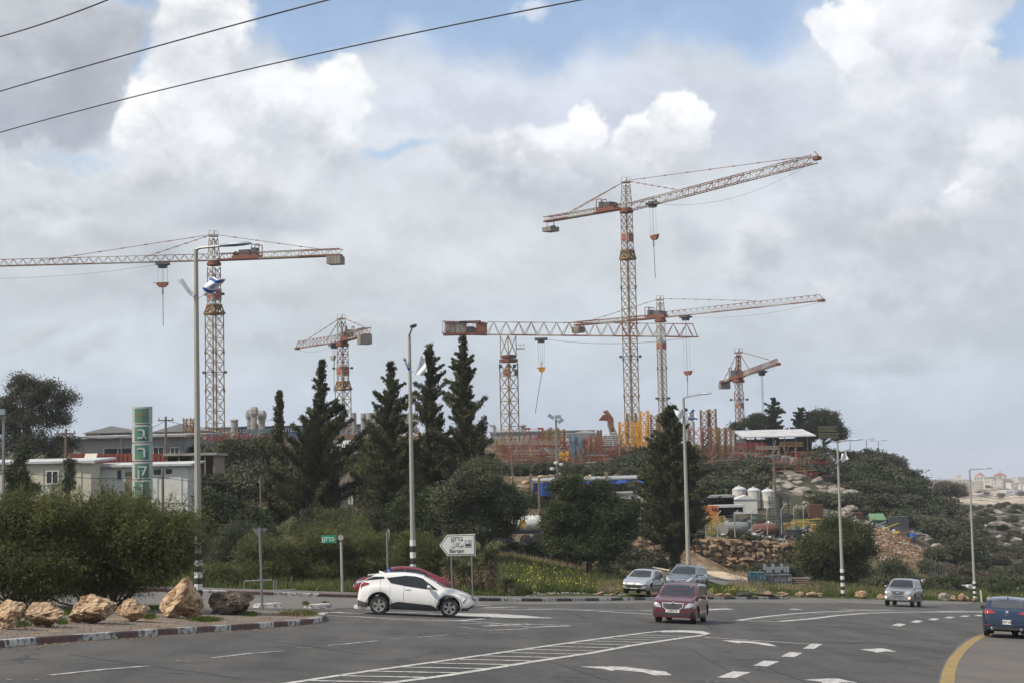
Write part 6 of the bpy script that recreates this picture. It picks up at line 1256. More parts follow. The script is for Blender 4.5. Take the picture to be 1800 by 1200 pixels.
# totem sign
M_totem = mat('totem_panel', (.38, .39, .37), .6, var=.1); M_tg = mat('totem_green', (.055, .155, .14), .5, var=.25, vscale=1.2, col2=(.08, .17, .11), c2scale=.9, c2lo=.48, c2hi=.52)
d = 108.; b = H(251, d); t = thing('totem_sign', 'tall tower-shaped sign of five green panels, one letter on each, behind the acacia', 'sign tower', b); Hz = lambda py: (Tpy(251, d)-py)*d/FPX; W_ = m_(36, d)
mb = MB(); mb.tube((-.3, .3, -.3), (-.3, .3, Hz(716)), .08); mb.tube((.3, .3, -.3), (.3, .3, Hz(716)), .08); mb.box((0, .35, Hz(716)/2+.3), (W_*.7, .5, Hz(716)-.6)); mb.build('frame', M_galv, t)
for i, (y0, y1, ch) in enumerate(((714, 744.5, None), (746, 777, '\u05d1'), (778.5, 809.5, '\u05e8'), (811, 841.5, '\u05e7'), (843, 874, '\u05df'))):
    z0, z1 = Hz(y1), Hz(y0); zc = (z0+z1)/2; hh = z1-z0; n = 10; P = []
    for k in range(n+1): u = (k/n-.5)*2; P.append((u*W_/2, -.18*(1-u*u)*1.2))
    def curved(nm, u0, u1, v0, v1, m, off, par):
        q = MB(); vs = []
        for j in (0, 1):
            for k in range(n+1):
                u = u0+(u1-u0)*k/n; vs.append((u*W_/2, -.216*(1-u*u)-off, zc+(v0+(v1-v0)*j)*hh/2))
        vs += [(x, .05, z) for x, y, z in vs]; m1 = n+1
        F = [(k, k+1, m1+k+1, m1+k) for k in range(n)]+[(2*m1+k, 2*m1+k+1, 3*m1+k+1, 3*m1+k) for k in range(n)]+[(k, k+1, 2*m1+k+1, 2*m1+k) for k in range(n)]+[(m1+k, m1+k+1, 3*m1+k+1, 3*m1+k) for k in range(n)]+[(0, m1, 3*m1, 2*m1), (n, m1+n, 3*m1+n, 2*m1+n)]
        q.add(vs, F); return q.build(nm, m, par)
    pn = curved('panel', -1, 1, -1, 1, M_totem, 0, t); gp = curved('green_field', -.70, .68, -.84, .80, M_tg, .012, pn)
    if ch: text_mesh('letter', ch, hh*.86, M_totem, pn, face_mtx((.02, -.25, zc-.02)), .012, sx=1.15)
    else:
        q = MB()
        for k in range(4):
            a = k*math.pi/2
            for L1, L2, w1 in ((.10, .24, .03), ): q.add([(math.cos(a)*L1-math.sin(a)*.09, -.245, zc+.02+math.sin(a)*L1+math.cos(a)*.09), (math.cos(a)*L1*.3, -.245, zc+.02+math.sin(a)*L1*.3), (math.cos(a)*L1+math.sin(a)*.09, -.245, zc+.02+math.sin(a)*L1-math.cos(a)*.09), (math.cos(a)*L1*1.1, -.245, zc+.02+math.sin(a)*L1*1.1)], [(0, 1, 2, 3)]); q.box((math.cos(a)*.27, -.245, zc+.02+math.sin(a)*.27), (.14, .01, .04) if k % 2 == 0 else (.04, .01, .14)); q.box((math.cos(a+.785)*.2, -.245, zc+.02+math.sin(a+.785)*.2), (.05, .01, .05))
        q.build('arrow_emblem', M_yel, pn)
# overhead cables
M_cable = mat('cable', (.03, .03, .033), .7, var=0)
for i, (p0, p1, r_, lb) in enumerate([(((0, 65), 62), ((190, 0), 55), .026, 'topmost of the three overhead cables, cutting the upper left corner'), (((0, 161), 62), ((578, 0), 48), .024, 'middle one of the three overhead cables'), (((0, 233), 62), ((1022, 0), 42), .021, 'lowest and longest of the three overhead cables')]):
    a = W(*p0[0], p0[1]); c = W(*p1[0], p1[1]); m0 = W((p0[0][0]+p1[0][0])/2, (p0[0][1]+p1[0][1])/2+(5, 7, 9)[i], (p0[1]+p1[1])/2); dirn = c-a; Lx = np.linalg.norm(dirn)
    sag = ((a+c)/2-m0)[2]; pts = []
    for u in np.linspace(-2.2, 2.6, 50): pts.append(a+dirn*u-V(0, 0, 1)*sag*4*u*(1-u))
    o = thing('overhead_cable', lb, 'cable', pts[0]); mb = MB(); mb.smoothpath([p-pts[0] for p in pts], r_, 5); mb.build('wire', M_cable, o)
def wire(lb, a, b, sag=.5, r=.02):
    pts = [a+(b-a)*u-V(0, 0, 1)*sag*4*u*(1-u) for u in np.linspace(0, 1, 14)]; o = thing('overhead_wire', lb, 'cable', a); mb = MB(); mb.smoothpath([p-a for p in pts], r, 4); mb.build('wire', M_cable, o)
wire('thin black wire sagging in front of the cream cabin and white shed', W(-20, 822, 104), W(287, 838, 112), .3); wire('thin wire from the brown post into the thicket', W(287, 838, 112), W(459, 842, 104), .25, .015)
wire('wire between the two wooden utility poles at left', W(116, 762, 140), W(292, 738, 175), 1.0, .025); wire('wire running right from the utility pole behind the tower-shaped sign', W(292, 738, 175), W(487, 732, 230), 1.2, .025)
# ------------------------------------------------------------------ cranes
C_och = mat('ochre_steel', (.19, .115, .036), .7, .1, var=.25, vscale=.5, col2=(.17, .10, .05), c2scale=.7, c2lo=.5, c2hi=.68)
C_yel = mat('yellow_steel', (.52, .26, .02), .6, .1, var=.2, vscale=.5, col2=(.36, .17, .03), c2scale=.7, c2lo=.5, c2hi=.7)
C_red = mat('oxide_red_steel', (.16, .054, .028), .7, .1, var=.25, vscale=.5)
C_wht = mat('dirty_white_steel', (.27, .235, .19), .7, .1, var=.2, vscale=.5, col2=(.30, .24, .19), c2scale=.8, c2lo=.55, c2hi=.7)
C_crim = mat('crimson_steel', (.26, .025, .035), .6, .1, var=.2, vscale=.5); C_teal = mat('teal_steel', (.06, .17, .15), .7, .1, var=.2); C_blue = mat('blue_grey_steel', (.10, .17, .22), .7, .1, var=.25, vscale=.5)
C_pink = mat('faded_pink_steel', (.30, .16, .145), .7, .1, var=.2); C_rust = mat('rusty_steel', (.20, .095, .055), .9, .1, var=.35, vscale=.8); C_grey = mat('grey_steel', (.26, .27, .27), .7, .2, var=.2); C_olive = mat('olive_steel', (.13, .13, .07), .8, .1, var=.2)
C_conc = mat('ballast_concrete', (.20, .185, .165), .9, var=.25, vscale=.6, bump=.02); C_dark = mat('dark_machinery', (.07, .075, .08), .7, .3, var=.3)
C_sred = mat('sign_red', (.28, .05, .04), .6, var=.1)
def lattice(mb, A, B, w, h=None, bay=None, rc=.08, rb=.04, up=V(0, 0, 1), rot=0., style='X', w2=None, tri=False):
    """open truss from A to B; w, h section size; tri: triangular section with one top chord"""
    A, B = np.array(A, float), np.array(B, float); L_ = np.linalg.norm(B-A); d = (B-A)/L_; h = h or w; w2 = w if w2 is None else w2
    s = np.cross(d, up); s = s/np.linalg.norm(s) if np.linalg.norm(s) > 1e-3 else V(1, 0, 0); u = np.cross(s, d)
    s, u = s*math.cos(rot)+u*math.sin(rot), -s*math.sin(rot)+u*math.cos(rot)
    bay = bay or w; n = max(1, int(round(L_/bay)))
    sec = [(-.5, 0), (.5, 0), (0, 1)] if tri else [(-.5, -.5), (.5, -.5), (.5, .5), (-.5, .5)]
    k = len(sec); R_ = []
    for i in range(n+1):
        t = i/n; sc_ = 1+(w2/w-1)*t; R_.append([A+(B-A)*t+s*a*w*sc_+u*b*h*sc_ for a, b in sec])
    for j in range(k): mb.tube(R_[0][j], R_[n][j], rc)
    for i in range(n):
        for j in range(k):
            q = (j+1) % k
            if tri and j != 0:
                apex = 2; o = q if j == 2 else j; mid = (R_[i][apex]+R_[i+1][apex])/2
                mb.tube(R_[i][o], mid, rb); mb.tube(mid, R_[i+1][o], rb)
            else:
                if style == 'X': mb.tube(R_[i][j], R_[i+1][q], rb); mb.tube(R_[i][q], R_[i+1][j], rb)
                elif (i+j) % 2: mb.tube(R_[i][j], R_[i+1][q], rb)
                else: mb.tube(R_[i][q], R_[i+1][j], rb)
                mb.tube(R_[i][j], R_[i][q], rb)
    return mb
def rope(mb, a, b, r=.03): mb.tube(a, b, r, n=4)
def disc_sign(name, c, w, fx, par, mred=C_sred):
    """white board with a red disc and white bar, facing fx"""
    f = V(fx[0], fx[1], 0); f /= np.linalg.norm(f); s = V(-f[1], f[0], 0); mb = MB(); q = [c+s*a*w/2+V(0, 0, b)*w*.58 for a, b in ((-1, -1), (1, -1), (1, 1), (-1, 1))]; mb.prism(q, f*.06); o = mb.build(name, C_wht, par)
    mb = MB(); P = [c+f*.08+s*math.cos(t)*w*.40+V(0, 0, math.sin(t)*w*.44) for t in np.linspace(0, 2*math.pi, 21)[:-1]]; mb.prism(P, f*.02); mb.build('red_disc', mred, o)
    mb = MB(); mb.prism([c+f*.11+s*a*w*.36+V(0, 0, b)*w*.05 for a, b in ((-1, -1), (1, -1), (1, 1), (-1, 1))], f*.01); mb.build('white_bar', C_wht, o)
def crane(label, D, slew, secs, head, jib, cjib, hook, sign=None, cw=None, trol=None, flat=False, jh=1.2, jw=1.1, pend=(), cpend=(), jm=None, rot=math.pi/4, deck=True, name='tower_crane', base=None, jbay=1.5, cjh=.9, mach=.42, sag=2.0, jtri=True, hooklen=None, rcj=.068, rbj=.036, lights=None):
    P0 = W(slew[0], slew[1], D); x, y = P0[0], P0[1]; gz = H(slew[0]+8, D)[2]-.5; bpt = V(x, y, gz); t = thing(name, label, 'tower crane', bpt); L = lambda p: np.array(p, float)-bpt
    Z = lambda py: W(slew[0], py, D)[2]-gz
    for i, (y0, y1, w, m) in enumerate(secs):
        mb = MB(); z0 = Z(y0) if y0 is not None else 0; z1 = Z(y1); lattice(mb, (0, 0, z0), (0, 0, z1), w, bay=w*.98, rc=.10 if w > 1.5 else .08, rb=.045, up=V(0, 1, 0), rot=rot); 
        if i == 0:                           # ladder inside the mast
            mb.tube((.15, 0, 0), (.15, 0, z1), .035); mb.tube((-.15, 0, 0), (-.15, 0, z1), .035)
            for k in range(int(z1/6)): [mb.box((a*w/1.42, b_*w/1.42, 6*k+3), (.30, .30, .5)) for a, b_ in ((1, 0), (-1, 0), (0, 1), (0, -1))]
        o = mb.build('mast', m, t)
        if i+1 < len(secs) and abs(secs[i+1][2]-w) > .2:
            mb = MB(); w2 = secs[i+1][2]; lattice(mb, (0, 0, z1-.1), (0, 0, z1+1.3), w*1.12, bay=1.4, rc=.16, rb=.12, up=V(0, 1, 0), rot=rot, w2=w2*1.05)
            for zz, ww in ((z1, w*1.15), (z1+1.3, w2*1.15)):
                for k in range(4):
                    a, b_ = rot+k*math.pi/2+math.pi/4, rot+(k+1)*math.pi/2+math.pi/4; mb.tube((math.cos(a)*ww*.707, math.sin(a)*ww*.707, zz), (math.cos(b_)*ww*.707, math.sin(b_)*ww*.707, zz), .18)
            mb.build('collar', m, t)
    zs = Z(slew[1]); S_ = V(0, 0, zs)
    mb = MB(); mb.lathe((0, 0, zs-.5), [(1.0, -.35), (1.15, -.3), (1.15, .1), (.95, .15), (.95, .5)], 16); mb.build('slewing_ring', C_red, t)
    Jt = L(W(*jib)); Jd = Jt-S_; J0 = S_+Jd/np.linalg.norm(Jd)*.9
    # head
    if head:
        hw_ = min(1.35, secs[0][2]*.8+.35) if secs[0][2] > 1.18 else .8; Ht = L(W(head[0], head[1], D)); mb = MB(); lattice(mb, S_+V(0, 0, .3), Ht-V(0, 0, .6), hw_, bay=hw_, rc=.08, rb=.045, up=V(0, 1, 0), rot=rot, w2=hw_*.7); mb.box(Ht-V(0, 0, .3), (1.5, 1.2, .14)); mb.tube(Ht-V(0, 0, .3), Ht+V(.2, 0, .5), .12)
        for a in (-.7, .7): mb.tube(Ht+V(a, .5, -.3), Ht+V(a, .5, .5), .03); mb.tube(Ht+V(a, -.5, -.3), Ht+V(a, -.5, .5), .03)
        mb.tube(Ht+V(-.7, -.5, .5), Ht+V(.7, -.5, .5), .03); mb.build('tower_head', C_wht if hw_ > 1.2 else C_red, t)
    # jib in alternating painted lengths
    n = 6; jm = jm or (C_red, C_wht, C_rust)
    for i in range(n):
        a = J0+(Jt-J0)*i/n; b_ = J0+(Jt-J0)*(i+1)/n; mb = MB(); lattice(mb, a, b_, jw, jh, bay=jbay, rc=rcj, rb=rbj, tri=jtri, style='Z'); mb.build('jib', jm[i % len(jm)], t)
    mb = MB(); dj = (Jt-J0)/np.linalg.norm(Jt-J0); mb.tube(Jt+V(0, 0, jh), Jt+dj*1.2, rcj); mb.box(Jt+dj*.5, (1.1, .8, .45), math.atan2(dj[1], dj[0])); mb.build('jib_tip', C_red, t)
    Ct = L(W(*cjib)); cd_ = (Ct-S_)/np.linalg.norm(Ct-S_)
    Lc = np.linalg.norm(Ct-S_); ang = math.atan2(cd_[1], cd_[0])
    if not flat:
        for i in range(3):
            a = S_+cd_*(.9+(Lc-.9)*i/3); b_ = S_+cd_*(.9+(Lc-.9)*(i+1)/3); mb = MB(); lattice(mb, a+V(0, 0, cjh/2), b_+V(0, 0, cjh/2), 1.3, cjh, bay=1.2, rc=.07, rb=.035, style='Z'); mb.prism([a+V(0, 0, -.12)+k for k in (V(-cd_[1], cd_[0], 0)*.65, V(cd_[1], -cd_[0], 0)*.65)]+[b_+V(0, 0, -.12)+k for k in (V(cd_[1], -cd_[0], 0)*.65, V(-cd_[1], cd_[0], 0)*.65)], (0, 0, .28)); mb.build('counter_jib', (C_red, C_wht, C_red)[i], t)
        mb = MB(); c = S_+cd_*Lc*mach*.6; rm = Matrix.Rotation(0, 3, 'Z'); mb.box(c+V(0, 0, 1.0), (1.8, 1.3, .9), ang); mb.box(c+cd_*1.7+V(0, 0, 1.1), (.7, 1.2, 1.2), ang); mb.lathe(c+cd_*(-1.6)+V(0, 0, .8), [(.45, -.5), (.45, .5)], 12, 'y'); mb.build('winch', C_dark, t)
        mb = MB(); c2 = c+cd_*2.6
        for a in (-.6, .6):
            s = V(-cd_[1], cd_[0], 0)*a; mb.tube(c2+s, c2+s+V(0, 0, 2.2), .10); mb.tube(c2+s+V(0, 0, 2.2), c2+s+V(0, 0, 2.2)-cd_*1.2, .09); mb.tube(c2+s-cd_*1.2+V(0, 0, 2.2), c2+s-cd_*1.6, .07)
        mb.prism([c2+V(0, 0, .0)-cd_*4.6+V(cd_[1], -cd_[0], 0)*.72, c2-cd_*4.6-V(cd_[1], -cd_[0], 0)*.72, c2-V(cd_[1], -cd_[0], 0)*.72, c2+V(cd_[1], -cd_[0], 0)*.72], (0, 0, .55)); mb.build('winch_frame', C_red, t)
    cx, cz, cwid, chh, drop = cw; c = L(W(cx, slew[1], cjib[2])); c = S_+cd_*cx if False else c; c[2] = Ct[2]-drop-chh/2; mb = MB(); c[1] = Ct[1]; nb = 4
    for k in range(nb): mb.box(c+cd_*(k-(nb-1)/2)*cwid/nb, (cwid/nb*.92, 2.0, chh), ang)
    mb.build('counterweight', C_conc, t)
    if drop > .3: mb = MB(); [mb.tube(c+cd_*a*cwid*.4+V(0, 0, chh/2), c+cd_*a*cwid*.4+V(0, 0, chh/2+drop+.2), .09) for a in (-1, 1)]; mb.box(c+V(0, 0, chh/2+.1), (cwid, .3, .2), ang); mb.build('ballast_hanger', C_red, t)
    for px, py, dd in pend:
        q = L(W(px, py, dd)); mb = MB(); a = Ht; rope(mb, a, q, .055)
        for u in np.linspace(.12, .92, 7): p = a+(q-a)*u; mb.box(p, (.5, .15, .15), math.atan2((q-a)[1], (q-a)[0]))
        mb.build('pendant', C_rust, t)
    for px, py, dd in cpend: q = L(W(px, py, dd)); mb = MB(); rope(mb, Ht, q, .055); [mb.box(Ht+(q-Ht)*u, (.5, .15, .15), ang) for u in (.2, .4, .6, .8)]; mb.build('pendant', C_rust, t)
    # trolley, ropes and hook
    if trol:
        tx, hy, hm = trol; u = (tx-slew[0])/(jib[0]-slew[0]); dd = D+(jib[2]-D)*u
        for _ in range(3): dd = D+(jib[2]-D)*u; pos = S_+(Jt-S_)*u; q = bpt+pos; xx = 900+FPX*(q@cR)/(q@cF); u += (tx-xx)/(jib[0]-slew[0])
        pos = S_+(Jt-S_)*u; ja = math.atan2(dj[1], dj[0]); mb = MB(); mb.box(pos+V(0, 0, -.35), (2.0, 1.5, .35), ja); mb.box(pos+V(0, 0, -.75), (1.2, .9, .5), ja); [mb.lathe(pos+dj*a+V(0, 0, -.15), [(.22, -.6), (.22, .6)], 10, 'y') for a in (-.8, .8)]; mb.build('trolley', C_dark, t)
        dep = (bpt+pos)@cF; hz = W(tx, hy, dep)[2]-gz; hp = V(pos[0], pos[1], hz); mb = MB()
        for a in (-.8, -.1, .1, .8): rope(mb, pos+dj*a+V(0, 0, -.6), hp+dj*a*.95, .022)
        mb.build('hoist_rope', C_dark, t)
        mb = MB(); s = dj*V(1, 1, 0); s /= np.linalg.norm(s); mb.prism([hp-s*.95, hp+s*.95, hp+s*.95-V(0, 0, .35), hp+s*.5-V(0, 0, .8), hp-s*.5-V(0, 0, .8), hp-s*.95-V(0, 0, .35)], V(-s[1], s[0], 0)*.4); mb.tube(hp-V(0, 0, .8), hp-V(0, 0, 1.7), .12); mb.tube(hp-V(0, 0, 1.6), hp-V(0, 0, 2.0), .18, .05); mb.tube(hp, hp+s*1.7-V(0, 0, .05), .05); mb.build('hook_block', hm, t)
        if hooklen: e = L(W(hooklen[0], hooklen[1], dep)); mb = MB(); rope(mb, hp-V(0, 0, 1.6), e, .06); mb.build('sling', C_dark, t)
        # slack trolley rope under the jib
        mb = MB(); pts = [pos+(Jt-pos)*u_-V(0, 0, 1)*(sag*4*u_*(1-u_)+.3) for u_ in np.linspace(0, 1, 12)]; mb.smoothpath(pts, .018, 4); mb.build('trolley_rope', C_dark, t)
    if sign:
        sy, sw = sign; z = Z(sy); w = [q[2] for q in secs if Z(q[1]) > z][0] if any(Z(q[1]) > z for q in secs) else secs[-1][2]
        for k in (0, 1):
            a = rot+(-math.pi/2 if k == 0 else 0); n_ = V(math.cos(a), math.sin(a), 0)
            if rot: n_ = V(math.sin(-.785 if k == 0 else .785), -math.cos(.785), 0)
            disc_sign('company_sign', V(0, 0, z)+n_*(w/2+.1), sw, n_, t)
    if lights:
        for ly, lw in lights:
            z = Z(ly); mb = MB(); mb.tube((-lw, 0, z), (lw, 0, z), .06); mb.tube((0, -lw, z), (0, lw, z), .06); [mb.box((a*lw, b_*lw-.1, z), (.45, .35, .4)) for a, b_ in ((-1, 0), (1, 0), (0, -1))]; mb.build('floodlight', C_dark, t)
    return t
crane('big tower crane at left, its jib running out of the left edge of the photo', 270, (376, 458), [(None, 552, 2.05, C_och), (545, 498, 1.45, C_och), (498, 470, 1.45, C_red)], (375, 412), (-230, 474, 276), (600, 449, 264), None,
      sign=(519, 1.6), cw=(590, 0, 2.3, 1.25, .15), trol=(286, 497, C_red), pend=((70, 459, 273), (252, 453, 271)), cpend=((568, 439, 265), ), hooklen=(287, 573), jh=1.05, sag=1.7, cjh=1.0, lights=[(655, 1.7), (518, 1.4)])
crane('tower crane behind the leaning cypress, its jib pointing away to the left', 300, (602, 600), [(None, 684, 1.9, C_och), (680, 636, 1.4, C_och), (636, 608, 1.35, C_red)], (600, 558), (524, 612, 322), (646, 588, 284), None,
      sign=(652, 1.5), cw=(641, 0, 2.2, 1.5, .1), trol=(587, 625, C_grey), pend=((532, 602, 320), (573, 600, 308)), cpend=((640, 574, 286), ), hooklen=(587, 690), jh=1.3, jbay=1.6, sag=.8, cjh=1.2, lights=[(647, 1.6)], mach=.3)
crane('tallest tower crane, right of centre, with its jib raised to the right', 285, (1101, 366), [(None, 456, 1.70, C_och), (452, 400, 1.38, C_och), (400, 376, 1.35, C_red)], (1100, 318), (1432, 280, 246), (960, 390, 302), None,
      sign=(419, 1.35), cw=(967, 0, 2.4, .8, 1.0), trol=(1147, 414, C_red), pend=((1405, 277, 249), (1190, 334, 274)), cpend=((990, 379, 299), (1004, 374, 297)), hooklen=(1152, 489), jh=1.15, sag=2.4, jtri=False, cjh=.8, mach=.34, lights=[(628, 1.6)])
crane('slender tower crane right of the tallest one, its jib reaching right', 330, (1161, 559), [(None, 592, 1.20, C_och), (592, 570, 1.15, C_wht)], (1160, 525), (1440, 529, 300), (1012, 572, 344), None,
      sign=(608, 1.3), cw=(1016, 0, 1.9, 1.2, .3), trol=(1205, 652, C_red), pend=((1330, 529, 312), ), cpend=((1040, 563, 341), ), hooklen=(1209, 697), jh=1.1, sag=1.0, cjh=.7, mach=.05, lights=[(700, 1.2)])
crane('small red and white tower crane on the right hill, jib swung towards the road', 318, (1298, 664), [(None, 700, 1.15, C_och), (700, 688, 1.2, C_red), (688, 668, 1.0, C_wht)], (1298, 617), (1366, 640, 285), (1270, 672, 326), None,
      sign=(713, .9), cw=(1273, 0, 1.2, 1.2, .0), trol=(1339, 748, C_grey), pend=((1352, 632, 292), (1318, 650, 308)), cpend=((1272, 668, 326), ), jh=.95, sag=.3, cjh=.25, mach=.1, jw=.9, lights=[(702, 1.5)])
# flat-top crane
def flat_crane():
    D = 270; P0 = W(893, 590, D); gz = H(897, D)[2]-.5; bpt = V(P0[0], P0[1], gz); t = thing('flat_top_crane', 'flat-top tower crane in the middle, ballast frame at its left end', 'tower crane', bpt); Z = lambda py: W(893, py, D)[2]-gz; L = lambda p: np.array(p)-bpt
    mb = MB(); lattice(mb, (0, 0, 0), (0, 0, Z(638)), 2.0, bay=1.9, rc=.12, rb=.05, up=V(0, 1, 0), rot=math.pi/4); mb.tube((-.1, 0, 0), (-.1, 0, Z(640)), .07); [mb.tube((.25, a, 0), (.25, a, Z(640)), .04) for a in (-.2, .2)]; mb.build('mast', C_och, t)
    mb = MB(); mb.lathe((0, 0, Z(634)), [(1.45, -.25), (1.5, .25)], 8); mb.lathe((0, 0, Z(627)), [(1.25, -.2), (1.3, .2)], 8); mb.build('slewing_ring', C_red, t)
    mb = MB(); lattice(mb, (0, 0, Z(624)), (0, 0, Z(590)), 1.75, bay=3, rc=.10, rb=.06, up=V(0, 1, 0), rot=math.pi/4); mb.box((1.9, 0, Z(613)), (1.4, .9, .1)); mb.box((1.9, -.4, Z(607)), (1.4, .05, .05)); [mb.tube((a, -.4, Z(613)), (a, -.4, Z(604)), .03) for a in (1.3, 1.9, 2.5)]; mb.build('turntable_tower', C_wht, t)
    mb = MB(); [mb.box((a, b_, Z(644)), (.5, .4, .5)) for a, b_ in ((-1.3, -.5), (0, -1.2), (.9, -.8))]; mb.build('floodlight', C_dark, t)
    disc_sign('company_sign', V(-.35, -1.2, Z(655)), 1.2, (-.3, -1), t, C_red); disc_sign('company_sign', V(1.15, -.6, Z(655)), .9, (.7, -.7), t, C_red)
    jt = L(W(1218, 592, 262)); c0 = L(W(856, 588, 271)); n = 8
    for i in range(n):
        a = c0+(jt-c0)*i/n; b_ = c0+(jt-c0)*(i+1)/n; mb = MB(); lattice(mb, a, b_, 1.3, 2.0, bay=2.1, rc=.09, rb=.05, tri=True, style='Z'); mb.build('jib', (C_wht, C_red, C_wht, C_red)[i % 4] if i else C_wht, t)
    mb = MB(); mb.tube(jt, jt+V(.9, 0, 0), .12); mb.tube(jt+V(0, 0, 2.0), jt+V(.7, 0, 0), .08); mb.build('jib_tip', C_red, t)
    e0 = L(W(780, 586, 272)); e1 = c0; mb = MB()
    lattice(mb, e0+V(0, 0, .9), e1+V(0, 0, .9), 1.9, 1.9, bay=1.9, rc=.09, rb=.045, style='Z'); mb.box((e0+e1)/2+V(0, 0, -.02), (np.linalg.norm(e1-e0), 1.9, .28)); mb.build('counter_jib', C_red, t)
    for i in range(4): c = e0+(e1-e0)*(.10+.125*i)+V(0, 0, .9); mb = MB(); mb.box(c, (.8, 1.6, 1.6)); mb.build('counterweight', C_conc, t)
    mb = MB(); mb.box(e0+(e1-e0)*.62+V(0, 0, .7), (1.3, 1.1, .9)); mb.lathe(e0+(e1-e0)*.74+V(0, 0, .6), [(.4, -.6), (.4, .6)], 12, 'y'); mb.build('winch', C_dark, t); mb = MB(); mb.box(e0+(e1-e0)*.88+V(0, 0, .95), (1.7, 1.5, 1.5)); mb.build('control_cabinet', C_red, t)
    mb = MB(); mb.box(e0+(e1-e0)*.62+V(0, 0, 1.98), (3.4, 2.0, .12)); mb.build('canopy', C_dark, t)
    p = L(W(951, 592, 268.5)); hz = W(950, 646, 268.5)[2]-gz; mb = MB(); mb.box(p+V(0, 0, -.35), (2.0, 1.3, .35)); mb.box(p+V(0, 0, -.7), (1.0, .9, .4)); mb.build('trolley', C_dark, t)
    hp = V(p[0], p[1], hz); mb = MB(); [rope(mb, p+V(a, 0, -.6), hp+V(a*.7, 0, .3), .022) for a in (-.55, -.2, .2, .55)]; mb.build('hoist_rope', C_dark, t)
    mb = MB(); mb.prism([hp+V(-.6, 0, .1), hp+V(.6, 0, .1), hp+V(.45, 0, -.5), hp+V(0, 0, -.8), hp+V(-.45, 0, -.5)], (0, .35, 0)); mb.tube(hp+V(0, 0, .1), hp+V(0, 0, 1.0), .10); mb.tube(hp+V(-1.0, 0, -.1), hp, .06); mb.build('hook_block', C_yel, t)
    mb = MB(); rope(mb, hp+V(0, 0, -.7), L(W(941, 725, 268.5)), .06); mb.build('sling', C_dark, t)
    mb = MB(); a = L(W(957, 596, 268)); b_ = jt; mb.smoothpath([a+(b_-a)*u-V(0, 0, 1)*1.7*4*u*(1-u)*.5 for u in np.linspace(0, 1, 12)], .03, 4); mb.build('trolley_rope', C_dark, t)
flat_crane()
# ------------------------------------------------------------------ crane yard: stacked sections
def section_up(label, px, d, ytop, w_px, m, ybot=None, bay=None, rc=.10, rb=.055, name='crane_section', cat='crane section', group=None, rot=.25):
    b = H(px, d) if ybot is None else W(px, ybot, d); h = m_((ybot or Tpy(px, d))-ytop, d); w = m_(w_px, d)*.78; t = thing(name, label, cat, b, 0, group); mb = MB(); lattice(mb, (0, 0, -.3 if ybot is None else 0), (0, 0, h), w, bay=bay or w, rc=rc, rb=rb, up=V(0, 1, 0), rot=rot); mb.build('frame', m, t); return t
def section_flat(label, px0, px1, y, h_px, d, m, name='crane_section', group=None, tri=False, style='X', rc=.065, rb=.032, dz=0.):
    a = W(px0, y, d); b = W(px1, y, d+dz); t = thing(name, label, 'crane section', a, 0, group); mb = MB(); h = m_(h_px, d); lattice(mb, (0, 0, 0), b-a, h*1.2, h, bay=h, rc=rc, rb=rb, tri=tri, style=style); mb.build('frame', m, t); return t
ycol = {'y': C_yel, 'o': C_och, 'r': C_rust, 'p': C_pink, 'w': C_wht, 'b': C_blue, 'c': C_crim, 't': C_teal, 'g': C_grey, 'v': C_olive, 'x': C_red}
place_words = []
